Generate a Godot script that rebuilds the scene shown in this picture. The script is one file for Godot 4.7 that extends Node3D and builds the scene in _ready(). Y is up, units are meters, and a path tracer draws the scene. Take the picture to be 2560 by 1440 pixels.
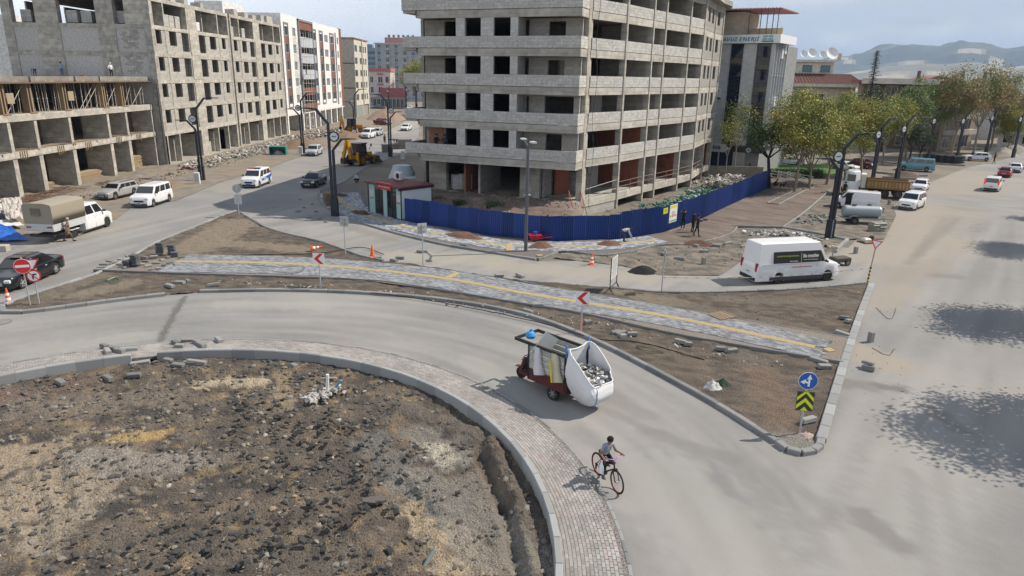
extends Node3D
# A street crossing under construction, seen from about 12 m up. y is up, units are metres; the road surface is y = 0.

var rng := RandomNumberGenerator.new()
var T := {}
var M := {}
var names := {}
var n_low := FastNoiseLite.new()
var n_mid := FastNoiseLite.new()
var n_fine := FastNoiseLite.new()


func _ready() -> void:
	# camera
	var cam := Camera3D.new()
	cam.name = "camera"
	cam.transform = Transform3D(Basis(V(.9998374,.0172399,-.0052884), V(-.0180328,.9558759,-.2932169), V(0,.2932646,.9560313)), V(0,11.6,0))
	cam.fov = 45.476
	cam.near = .3
	cam.far = 14000.0
	add_child(cam)
	# sky, exposure, haze
	var env := Environment.new()
	env.background_mode = Environment.BG_SKY
	env.sky = Sky.new()
	env.sky.sky_material = make_sky()
	env.tonemap_mode = Environment.TONE_MAPPER_LINEAR
	env.tonemap_exposure = 1.15
	env.fog_enabled = true
	env.fog_density = .0001
	env.fog_light_color = K(.74,.85,1.0)
	env.sdfgi_enabled = true
	env.ssao_enabled = true
	env.ssil_enabled = true
	var we := WorldEnvironment.new()
	we.name = "world_environment"
	we.environment = env
	add_child(we)
	# sun: from the right, a little beyond the scene, 48 degrees up
	var sun := DirectionalLight3D.new()
	sun.name = "sun"
	sun.light_energy = 1.6
	sun.light_color = K(1.0,.955,.89)
	sun.light_angular_distance = .5
	sun.shadow_enabled = true
	var to_sun := V(.975 * cos(deg_to_rad(48.0)), sin(deg_to_rad(48.0)), -.222 * cos(deg_to_rad(48.0)))
	add_child(sun)
	sun.transform = Transform3D(Basis.looking_at(-to_sun, Vector3.UP), V(60,60,-20))

	rng.seed = 4711
	for q in [[n_low, .11, 1], [n_mid, .9, 2], [n_fine, 4.5, 3]]:
		q[0].noise_type = FastNoiseLite.TYPE_SIMPLEX_SMOOTH
		q[0].frequency = q[1]
		q[0].seed = q[2]
		q[0].fractal_octaves = 3
	make_textures()
	make_materials()
	build_ground()
	build_kerbs_and_paving()
	build_left_block()
	build_podium()
	build_far_left()
	build_corner_building()
	build_right_buildings()
	build_trees()
	build_street_furniture()
	build_vehicles()
	build_people()
	build_clutter()


# ------------------------------------------------------------------ sky
func make_sky() -> PanoramaSkyMaterial:
	var w := 1024
	var h := 512
	var a := FastNoiseLite.new()
	a.seed = 21
	a.frequency = 1.5
	a.fractal_octaves = 5
	a.noise_type = FastNoiseLite.TYPE_SIMPLEX_SMOOTH
	var b := FastNoiseLite.new()
	b.seed = 8
	b.frequency = .8
	b.fractal_octaves = 2
	var im := Image.create(w, h, false, Image.FORMAT_RGBF)
	for y in h:
		var up := (.5 - (y + .5) / h) * PI
		var s := sin(up)
		for x in w:
			var az := ((x + .5) / w - .5) * TAU
			var d := V(cos(up) * sin(az), s, -cos(up) * cos(az))
			var col: Color
			if s < .0:
				col = K(.34,.33,.31)
			else:
				# warm bright side towards the sun (to the right), blue grey to the left
				var side := clampf(d.x * 1.6 + .2, .0, 1.0)
				var t := pow(clampf(s, .0, 1.0), .55)
				col = K(.68,.74,.8).lerp(K(.12,.2,.37), t)
				col = col.lerp(K(1.45,1.45,1.42), side * (1.0 - t) * .9)
				# flat cloud layers: thinner spacing towards the horizon
				var q := V(d.x,0,d.z) / (s + .16)
				var c := a.get_noise_3d(q.x * .8, 3.0, q.z * .8) + .35 * b.get_noise_3d(q.x, 9.0, q.z)
				var cover := smoothstep(-.2, .36, c) * (1.0 - .55 * smoothstep(.45, .9, s))
				var shade := .5 + .5 * a.get_noise_3d(q.x * .8 + .25, 3.3, q.z * .8)
				var cloud := K(.42,.47,.54).lerp(K(1.55,1.55,1.52), clampf(shade * .6 + side * .6 - .12, 0, 1))
				col = col.lerp(cloud, cover * .9)
			im.set_pixel(x, y, col)
	var m := PanoramaSkyMaterial.new()
	m.panorama = ImageTexture.create_from_image(im)
	return m


# ------------------------------------------------------------------ mesh tools
class Mb:
	var v := PackedVector3Array()
	var n := PackedVector3Array()
	var c := PackedColorArray()
	var ix := PackedInt32Array()
	var col := Color(.6, .6, .6)
	var xf := Transform3D()

	func at(t: Transform3D) -> Mb:
		xf = t
		return self

	func paint(k: Color) -> Mb:
		col = k
		return self

	func p(q: Vector3, nn: Vector3) -> int:
		v.append(xf * q)
		n.append((xf.basis * nn).normalized())
		c.append(col)
		return v.size() - 1

	func tri(a: Vector3, b: Vector3, d: Vector3) -> void:
		var nn := (d - a).cross(b - a)
		if nn.length_squared() < 1e-14:
			return
		nn = nn.normalized()
		ix.append(p(a, nn))
		ix.append(p(b, nn))
		ix.append(p(d, nn))

	func quad(a: Vector3, b: Vector3, d: Vector3, e: Vector3) -> Mb:
		var nn := (d - a).cross(b - a) + (e - a).cross(d - a)
		if nn.length_squared() < 1e-14:
			return self
		nn = nn.normalized()
		var i := p(a, nn)
		p(b, nn)
		p(d, nn)
		p(e, nn)
		ix.append_array(PackedInt32Array([i, i + 1, i + 2, i, i + 2, i + 3]))
		return self

	func box(ctr: Vector3, s: Vector3) -> Mb:
		return boxm(ctr - s / 2, ctr + s / 2)

	func boxm(a: Vector3, b: Vector3) -> Mb:
		quad(Vector3(a.x, a.y, b.z), Vector3(a.x, b.y, b.z), Vector3(b.x, b.y, b.z), Vector3(b.x, a.y, b.z))
		quad(Vector3(b.x, a.y, a.z), Vector3(b.x, b.y, a.z), Vector3(a.x, b.y, a.z), Vector3(a.x, a.y, a.z))
		quad(Vector3(b.x, a.y, b.z), Vector3(b.x, b.y, b.z), Vector3(b.x, b.y, a.z), Vector3(b.x, a.y, a.z))
		quad(Vector3(a.x, a.y, a.z), Vector3(a.x, b.y, a.z), Vector3(a.x, b.y, b.z), Vector3(a.x, a.y, b.z))
		quad(Vector3(a.x, b.y, b.z), Vector3(a.x, b.y, a.z), Vector3(b.x, b.y, a.z), Vector3(b.x, b.y, b.z))
		quad(Vector3(a.x, a.y, a.z), Vector3(a.x, a.y, b.z), Vector3(b.x, a.y, b.z), Vector3(b.x, a.y, a.z))
		return self

	# box with chamfered top edges
	func block(ctr: Vector3, s: Vector3, ch: float) -> Mb:
		var x := s.x / 2
		var z := s.z / 2
		var y0 := -s.y / 2
		var y1 := s.y / 2 - ch
		var y2 := s.y / 2
		var r0 := [Vector3(-x, y0, z), Vector3(x, y0, z), Vector3(x, y0, -z), Vector3(-x, y0, -z)]
		var r1 := [Vector3(-x, y1, z), Vector3(x, y1, z), Vector3(x, y1, -z), Vector3(-x, y1, -z)]
		var k := ch
		var r2 := [Vector3(-x + k, y2, z - k), Vector3(x - k, y2, z - k), Vector3(x - k, y2, -z + k), Vector3(-x + k, y2, -z + k)]
		for i in 4:
			var j := (i + 1) % 4
			quad(ctr + r0[i], ctr + r1[i], ctr + r1[j], ctr + r0[j])
			quad(ctr + r1[i], ctr + r2[i], ctr + r2[j], ctr + r1[j])
		quad(ctr + r2[0], ctr + r2[3], ctr + r2[2], ctr + r2[1])
		quad(ctr + r0[0], ctr + r0[1], ctr + r0[2], ctr + r0[3])
		return self

	# bar of rectangular section from a to b; h is measured along the up hint
	func bar(a: Vector3, b: Vector3, w: float, h: float, hint := Vector3.UP) -> Mb:
		var d := (b - a).normalized()
		var s := d.cross(hint)
		if s.length() < .01:
			s = d.cross(Vector3.RIGHT)
		s = s.normalized() * w / 2
		var u := s.cross(d).normalized() * h / 2
		var r0 := [a - s - u, a + s - u, a + s + u, a - s + u]
		var r1 := [b - s - u, b + s - u, b + s + u, b - s + u]
		for i in 4:
			var j := (i + 1) % 4
			quad(r0[j], r1[j], r1[i], r0[i])
		quad(r0[0], r0[3], r0[2], r0[1])
		quad(r1[0], r1[1], r1[2], r1[3])
		return self

	func cyl(a: Vector3, b: Vector3, r0: float, r1: float, sides := 10, caps := true) -> Mb:
		var d := (b - a).normalized()
		var s := d.cross(Vector3.UP)
		if s.length() < .01:
			s = d.cross(Vector3.RIGHT)
		s = s.normalized()
		var t := d.cross(s)
		var i0 := v.size()
		for i in sides:
			var g := TAU * i / sides
			var o := s * cos(g) + t * sin(g)
			var nn := (o + d * (r0 - r1) / maxf((b - a).length(), 1e-6)).normalized()
			p(a + o * r0, nn)
			p(b + o * r1, nn)
		for i in sides:
			var j := (i + 1) % sides
			ix.append_array(PackedInt32Array([i0 + 2 * i, i0 + 2 * j + 1, i0 + 2 * j, i0 + 2 * i, i0 + 2 * i + 1, i0 + 2 * j + 1]))
		if caps:
			for e in [[a, r0, -d], [b, r1, d]]:
				if e[1] > .0005:
					var k := p(e[0], e[2])
					for i in sides:
						var g := TAU * i / sides
						p(e[0] + (s * cos(g) + t * sin(g)) * e[1], e[2])
					for i in sides:
						var i1 := k + 1 + i
						var i2 := k + 1 + (i + 1) % sides
						if e[2].dot(d) > 0:
							ix.append_array(PackedInt32Array([k, i2, i1]))
						else:
							ix.append_array(PackedInt32Array([k, i1, i2]))
		return self

	func tube(path: Array, r: float, sides := 6) -> Mb:
		for i in path.size() - 1:
			cyl(path[i], path[i + 1], r, r, sides, i == 0 or i == path.size() - 2)
		return self

	# profile: [radius, distance along the axis] pairs, turned round the axis
	func lathe(profile: Array, o: Vector3, axis: Vector3, sides := 14) -> Mb:
		for i in profile.size() - 1:
			var e: Array = profile[i]
			var f: Array = profile[i + 1]
			if absf(f[1] - e[1]) < 1e-5:
				ring(o + axis * e[1], axis * (1.0 if f[0] < e[0] else -1.0), minf(e[0], f[0]), maxf(e[0], f[0]), sides)
			else:
				cyl(o + axis * e[1], o + axis * f[1], e[0], f[0], sides, false)
		return self

	func ring(o: Vector3, axis: Vector3, r0: float, r1: float, sides := 20) -> Mb:
		var s := axis.cross(Vector3.UP)
		if s.length() < .01:
			s = axis.cross(Vector3.RIGHT)
		s = s.normalized()
		var t := axis.cross(s)
		for i in sides:
			var g := TAU * i / sides
			var g2 := TAU * (i + 1) / sides
			var a := s * cos(g) + t * sin(g)
			var b := s * cos(g2) + t * sin(g2)
			if r0 < 1e-4:
				tri(o, o + b * r1, o + a * r1)
			else:
				quad(o + b * r0, o + b * r1, o + a * r1, o + a * r0)
		return self

	# polygon (2D) extruded: placed with axes ux, uy from o, thick along ux x uy (towards the viewer of the polygon)
	func prism(shape: PackedVector2Array, o: Vector3, ux: Vector3, uy: Vector3, depth: float) -> Mb:
		var uz := ux.cross(uy).normalized()
		var q := shape
		var area := .0
		for i in q.size():
			area += q[i].cross(q[(i + 1) % q.size()])
		if area < 0:
			q = q.duplicate()
			q.reverse()
		var t := Geometry2D.triangulate_polygon(q)
		for i in range(0, t.size(), 3):
			var a := o + ux * q[t[i]].x + uy * q[t[i]].y
			var b := o + ux * q[t[i + 1]].x + uy * q[t[i + 1]].y
			var d := o + ux * q[t[i + 2]].x + uy * q[t[i + 2]].y
			if (d - a).cross(b - a).dot(uz) < 0:
				var w := b
				b = d
				d = w
			tri(a + uz * depth, b + uz * depth, d + uz * depth)
			tri(a, d, b)
		for i in q.size():
			var j := (i + 1) % q.size()
			var a := o + ux * q[i].x + uy * q[i].y
			var b := o + ux * q[j].x + uy * q[j].y
			quad(a, a + uz * depth, b + uz * depth, b)
		return self

	# rings of equal point count joined with smooth normals
	func loft(rings: Array, closed := true, caps := true) -> Mb:
		var m: int = rings[0].size()
		var i0 := v.size()
		var acc: Array[Vector3] = []
		acc.resize(m * rings.size())
		acc.fill(Vector3.ZERO)
		var faces := PackedInt32Array()
		for k in rings.size() - 1:
			for i in (m if closed else m - 1):
				var j := (i + 1) % m
				var A: Vector3 = rings[k][i]
				var B: Vector3 = rings[k][j]
				var D: Vector3 = rings[k + 1][j]
				var E: Vector3 = rings[k + 1][i]
				var nn := (D - A).cross(E - B)
				var a := k * m + i
				var b := k * m + j
				var d := (k + 1) * m + j
				var e := (k + 1) * m + i
				for w in [a, b, d, e]:
					acc[w] += nn
				faces.append_array(PackedInt32Array([a, b, d, a, d, e]))
		for k in rings.size():
			for i in m:
				p(rings[k][i], -acc[k * m + i].normalized() if acc[k * m + i].length() > 1e-9 else Vector3.UP)
		# orientation: make the normals point away from the middle of the rings
		var sum := .0
		for k in rings.size():
			var rm := Vector3.ZERO
			for i in m:
				rm += rings[k][i]
			rm /= float(m)
			for i in m:
				sum += (-acc[k * m + i]).dot(rings[k][i] - rm)
		var flip := sum < 0
		if flip:
			for q in range(i0, v.size()):
				n[q] = -n[q]
		for q in range(0, faces.size(), 3):
			if flip:
				ix.append_array(PackedInt32Array([i0 + faces[q], i0 + faces[q + 2], i0 + faces[q + 1]]))
			else:
				ix.append_array(PackedInt32Array([i0 + faces[q], i0 + faces[q + 1], i0 + faces[q + 2]]))
		if caps and closed:
			for e in [[rings[0], rings[1]], [rings[rings.size() - 1], rings[rings.size() - 2]]]:
				var ctr := Vector3.ZERO
				var oc := Vector3.ZERO
				for q in e[0]:
					ctr += q / float(m)
				for q in e[1]:
					oc += q / float(m)
				for i in m:
					var A: Vector3 = e[0][i]
					var B: Vector3 = e[0][(i + 1) % m]
					if (B - ctr).cross(A - ctr).dot(ctr - oc) > 0:
						tri(ctr, A, B)
					else:
						tri(ctr, B, A)
		return self

	func mesh() -> ArrayMesh:
		var a := []
		a.resize(Mesh.ARRAY_MAX)
		a[Mesh.ARRAY_VERTEX] = v
		a[Mesh.ARRAY_NORMAL] = n
		a[Mesh.ARRAY_COLOR] = c
		a[Mesh.ARRAY_INDEX] = ix
		var m := ArrayMesh.new()
		m.add_surface_from_arrays(Mesh.PRIMITIVE_TRIANGLES, a)
		return m


func numbered(called: String, parent: Node) -> String:
	var key := [parent.get_instance_id(), called]
	var k: int = names.get(key, 0)
	names[key] = k + 1
	return called if k == 0 else "%s_%03d" % [called, k]


func own(o: Node3D, called: String, parent: Node = self) -> Node3D:
	o.name = numbered(called, parent)
	parent.add_child(o)
	return o


func put(b: Mb, called: String, mt: Material, parent: Node = self) -> MeshInstance3D:
	return show_mesh(b.mesh(), called, mt, parent)


func show_mesh(me: Mesh, called: String, mt: Material, parent: Node = self, t := Transform3D()) -> MeshInstance3D:
	var o := MeshInstance3D.new()
	o.mesh = me
	o.material_override = mt
	o.transform = t
	own(o, called, parent)
	return o


func tag(o: Node, label: String, category: String, group := "", kind := "") -> Node:
	o.set_meta("label", label)
	o.set_meta("category", category)
	if group != "":
		o.set_meta("group", group)
	if kind != "":
		o.set_meta("kind", kind)
	return o


func thing(called: String, label: String, category: String, at := Vector3.ZERO, turn := .0, group := "") -> Node3D:
	var o := Node3D.new()
	own(o, called)
	o.position = at
	o.rotation.y = turn
	tag(o, label, category, group)
	return o


func copy_of(src: Node3D, label: String, at: Vector3, turn: float, group := "") -> Node3D:
	var base: String = src.get_meta("base_name", src.name)
	src.set_meta("base_name", base)
	var o: Node3D = src.duplicate()
	o.name = numbered(base, self)
	add_child(o)
	o.position = at
	o.rotation.y = turn
	o.set_meta("label", label)
	if group != "":
		o.set_meta("group", group)
	return o


func setting(o: Node, label := "") -> Node:
	o.set_meta("kind", "structure")
	if label != "":
		o.set_meta("label", label)
	return o


func many(me: Mesh, called: String, mt: Material, xs: Array, cols: Array, parent: Node = self) -> MultiMeshInstance3D:
	var mm := MultiMesh.new()
	mm.transform_format = MultiMesh.TRANSFORM_3D
	mm.use_colors = true
	mm.mesh = me
	mm.instance_count = xs.size()
	for i in xs.size():
		mm.set_instance_transform(i, xs[i])
		mm.set_instance_color(i, cols[i])
	var o := MultiMeshInstance3D.new()
	o.multimesh = mm
	o.material_override = mt
	own(o, called, parent)
	o.set_meta("kind", "stuff")
	return o


func rr(a: float, b: float) -> float:
	return rng.randf_range(a, b)


func g3(q: Vector2, y := .0) -> Vector3:
	return V(q.x,y,q.y)


# ------------------------------------------------------------------ textures and materials
func noise_image(size: int, freq: float, octaves: int, sd: int, kind := FastNoiseLite.TYPE_SIMPLEX_SMOOTH) -> Image:
	var f := FastNoiseLite.new()
	f.noise_type = kind
	f.frequency = freq
	f.fractal_octaves = octaves
	f.seed = sd
	return f.get_seamless_image(size, size)


func grade(im: Image, lo: float, hi: float, warm := Color(1, 1, 1)) -> Image:
	var o := Image.create(im.get_width(), im.get_height(), false, Image.FORMAT_RGB8)
	for y in im.get_height():
		for x in im.get_width():
			var k := lerpf(lo, hi, im.get_pixel(x, y).r)
			o.set_pixel(x, y, K(k * warm.r,k * warm.g,k * warm.b))
	return o


func make_textures() -> void:
	var fine := noise_image(512, .09, 4, 5)
	var blot := noise_image(512, .012, 5, 9)
	T.fine_h = ImageTexture.create_from_image(fine)
	T.grain = ImageTexture.create_from_image(grade(fine, .55, 1.22))
	T.dust = ImageTexture.create_from_image(grade(noise_image(512, .02, 6, 12), .84, 1.03))
	T.speck = ImageTexture.create_from_image(grade(fine, .84, 1.06))
	# formwork concrete, 5 m a side: lifts every .5 m, panels, stains
	var c := Image.create(512, 512, false, Image.FORMAT_RGB8)
	var band: Array[float] = []
	for i in 80:
		band.append(rr(-.07, .05))
	for y in 512:
		var lift := y / 51
		var edge := y % 51
		for x in 512:
			var panel := (x + lift * 97) / 128
			var k := .86 + band[(lift * 7 + panel * 3) % 80] + (blot.get_pixel(x, y).r - .5) * .2 + (fine.get_pixel(x, y).r - .5) * .1
			if edge < 2:
				k -= .17
			if (x + lift * 97) % 128 < 1:
				k -= .08
			k = clampf(k, .3, 1.0)
			c.set_pixel(x, y, K(k,k * .99,k * .97))
	T.concrete = ImageTexture.create_from_image(c)
	# aerated block work seen from afar, 2.4 m a side: 60 x 24 cm blocks
	var b := Image.create(512, 512, false, Image.FORMAT_RGB8)
	for y in 512:
		var row := y / 51
		for x in 512:
			var cell := (x + (row % 2) * 64) / 128
			var k := .9 + band[(row * 11 + cell * 5) % 80] * .8 + (fine.get_pixel(x, y).r - .5) * .14 + (blot.get_pixel(x, y).r - .5) * .14
			if y % 51 < 2 or (x + (row % 2) * 64) % 128 < 2:
				k -= .12
			k = clampf(k, .3, 1.0)
			b.set_pixel(x, y, K(k,k * .99,k * .975))
	T.block = ImageTexture.create_from_image(b)


func make_mat(called: String, rough: float, tex := "", scale := 1.0, metal := .0, bump := .0, tint := Color(1, 1, 1)) -> StandardMaterial3D:
	var m := StandardMaterial3D.new()
	m.resource_name = called
	m.vertex_color_use_as_albedo = true
	m.albedo_color = tint.linear_to_srgb()
	m.roughness = rough
	m.metallic = metal
	if tex != "":
		m.albedo_texture = T[tex]
		m.uv1_triplanar = true
		m.uv1_world_triplanar = true
		m.uv1_scale = Vector3.ONE * scale
		if bump > .0:
			m.heightmap_enabled = true
			m.heightmap_texture = T.fine_h
			m.heightmap_scale = bump
	M[called] = m
	return m


func make_materials() -> void:
	make_mat("asphalt", .92, "speck", .6, .0, .4)
	make_mat("earth", 1.0, "grain", .28, .0, 5.0)
	make_mat("far_land", 1.0)
	make_mat("concrete", .9, "concrete", .2, .0, .0)
	make_mat("block", .95, "dust", .35)
	make_mat("blockwork", .95, "block", 1.0 / 2.4)
	make_mat("paver", .9, "grain", 1.3, .0, .4)
	make_mat("render", .85, "dust", .12)
	make_mat("paint", .32)
	make_mat("matte", .8)
	make_mat("cloth", .95)
	make_mat("steel", .45, "", 1.0, .7)
	make_mat("chrome", .2, "", 1.0, 1.0)
	make_mat("rubber", .85)
	make_mat("wood", .85, "dust", .9)
	make_mat("rust", .9, "grain", .8)
	make_mat("sheet_metal", .42, "", 1.0, .25)
	make_mat("skin", .6)
	var g := make_mat("glass", .06)
	g.metallic_specular = .7
	make_mat("window_glass", .05).metallic_specular = .8
	var l := make_mat("leaf", .6)
	l.backlight_enabled = true
	l.backlight = K(.25,.3,.08)
	var tarp := make_mat("sack", .55)
	tarp.backlight_enabled = true
	tarp.backlight = K(.25,.25,.25)
	var lamp := make_mat("tail_lit", .3)
	lamp.emission_enabled = true
	lamp.emission = K(1,.05,.04)
	lamp.emission_energy_multiplier = .6


# ------------------------------------------------------------------ ground
const DISC := Vector2(-11.45, -14.57)
const DISC_R := 12.62


func circle(c: Vector2, r: float, k := 96) -> PackedVector2Array:
	var o := poly([])
	for i in k:
		o.append(c + U(cos(TAU * i / k), sin(TAU * i / k)) * r)
	return o


func rect(x0: float, z0: float, x1: float, z1: float) -> PackedVector2Array:
	return poly([U(x0,z0), U(x1,z0), U(x1,z1), U(x0,z1)])


# a sheet over a polygon: square cells, cut at the outline; hf gives heights, cf colours
func sheet(called: String, polys: Array, holes: Array, cell: float, hf: Callable, cf: Callable, mt: Material, parent: Node = self) -> MeshInstance3D:
	var lo := U(1e9,1e9)
	var hi := -lo
	for po in polys:
		for q in po:
			lo = lo.min(q)
			hi = hi.max(q)
	var nx := int(ceil((hi.x - lo.x) / cell)) + 1
	var nz := int(ceil((hi.y - lo.y) / cell)) + 1
	var inside := PackedByteArray()
	inside.resize((nx + 1) * (nz + 1))
	for j in nz + 1:
		for i in nx + 1:
			var q := lo + U(i,j) * cell
			var k := 0
			for po in polys:
				if Geometry2D.is_point_in_polygon(q, po):
					k = 1
			if k:
				for ho in holes:
					if Geometry2D.is_point_in_polygon(q, ho):
						k = 0
			inside[j * (nx + 1) + i] = k
	var b := Mb.new()
	var idx := {}
	var add := func(q: Vector2) -> int:
		b.v.append(V(q.x, hf.call(q), q.y))
		b.n.append(Vector3.ZERO)
		b.c.append(cf.call(q))
		return b.v.size() - 1
	for j in nz:
		for i in nx:
			var k0 := j * (nx + 1) + i
			var keys := [k0, k0 + 1, k0 + nx + 2, k0 + nx + 1]
			var s := inside[keys[0]] + inside[keys[1]] + inside[keys[2]] + inside[keys[3]]
			if s == 0:
				continue
			var qs := [lo + U(i,j) * cell, lo + U(i + 1,j) * cell, lo + U(i + 1,j + 1) * cell, lo + U(i,j + 1) * cell]
			if s == 4:
				var t := []
				for e in 4:
					if not idx.has(keys[e]):
						idx[keys[e]] = add.call(qs[e])
					t.append(idx[keys[e]])
				b.ix.append_array(PackedInt32Array([t[0], t[1], t[2], t[0], t[2], t[3]]))
				continue
			var pieces: Array = []
			for po in polys:
				pieces.append_array(Geometry2D.intersect_polygons(poly(qs), po))
			for ho in holes:
				var left: Array = []
				for pc in pieces:
					left.append_array(Geometry2D.clip_polygons(pc, ho))
				pieces = left
			for pc in pieces:
				var tr := Geometry2D.triangulate_polygon(pc)
				var ids := []
				for q in pc:
					ids.append(add.call(q))
				for e in range(0, tr.size(), 3):
					var A: Vector2 = pc[tr[e]]
					var B: Vector2 = pc[tr[e + 1]]
					var D: Vector2 = pc[tr[e + 2]]
					if (B - A).cross(D - A) > 0:
						b.ix.append_array(PackedInt32Array([ids[tr[e]], ids[tr[e + 1]], ids[tr[e + 2]]]))
					else:
						b.ix.append_array(PackedInt32Array([ids[tr[e]], ids[tr[e + 2]], ids[tr[e + 1]]]))
	for e in range(0, b.ix.size(), 3):
		var nn := (b.v[b.ix[e + 2]] - b.v[b.ix[e]]).cross(b.v[b.ix[e + 1]] - b.v[b.ix[e]])
		for w in 3:
			b.n[b.ix[e + w]] += nn
	for e in b.n.size():
		b.n[e] = b.n[e].normalized() if b.n[e].length_squared() > 1e-16 else Vector3.UP
	return put(b, called, mt, parent)


# soft strokes of another colour: [from, to, radius, colour, strength]
func stroked(q: Vector2, base: Color, strokes: Array, rough := .35) -> Color:
	var w := 1.0 + rough * n_mid.get_noise_2d(q.x * 1.3, q.y * 1.3) * 2.0
	for s in strokes:
		var a: Vector2 = s[0]
		var r: float = s[2]
		var d: Vector2 = s[1] - a
		var e := q - a
		var t := clampf(e.dot(d) / maxf(d.length_squared(), 1e-6), .0, 1.0)
		var k := (e - d * t).length() * w
		if k < r:
			base = base.lerp(s[3], s[4] * smoothstep(1.0, .45, k / r))
	return base


var road_strokes := []
var island_strokes := []
var disc_strokes := []
var disc_ridges := []
const DUST := Color(.315, .275, .225)
const PALE := Color(.33, .325, .295)
const TAR := Color(.15, .15, .148)


func pair(ps: Array, r: float, col: Color, k: float) -> Array:
	return [ps[0], ps[1], r, col, k]


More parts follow.
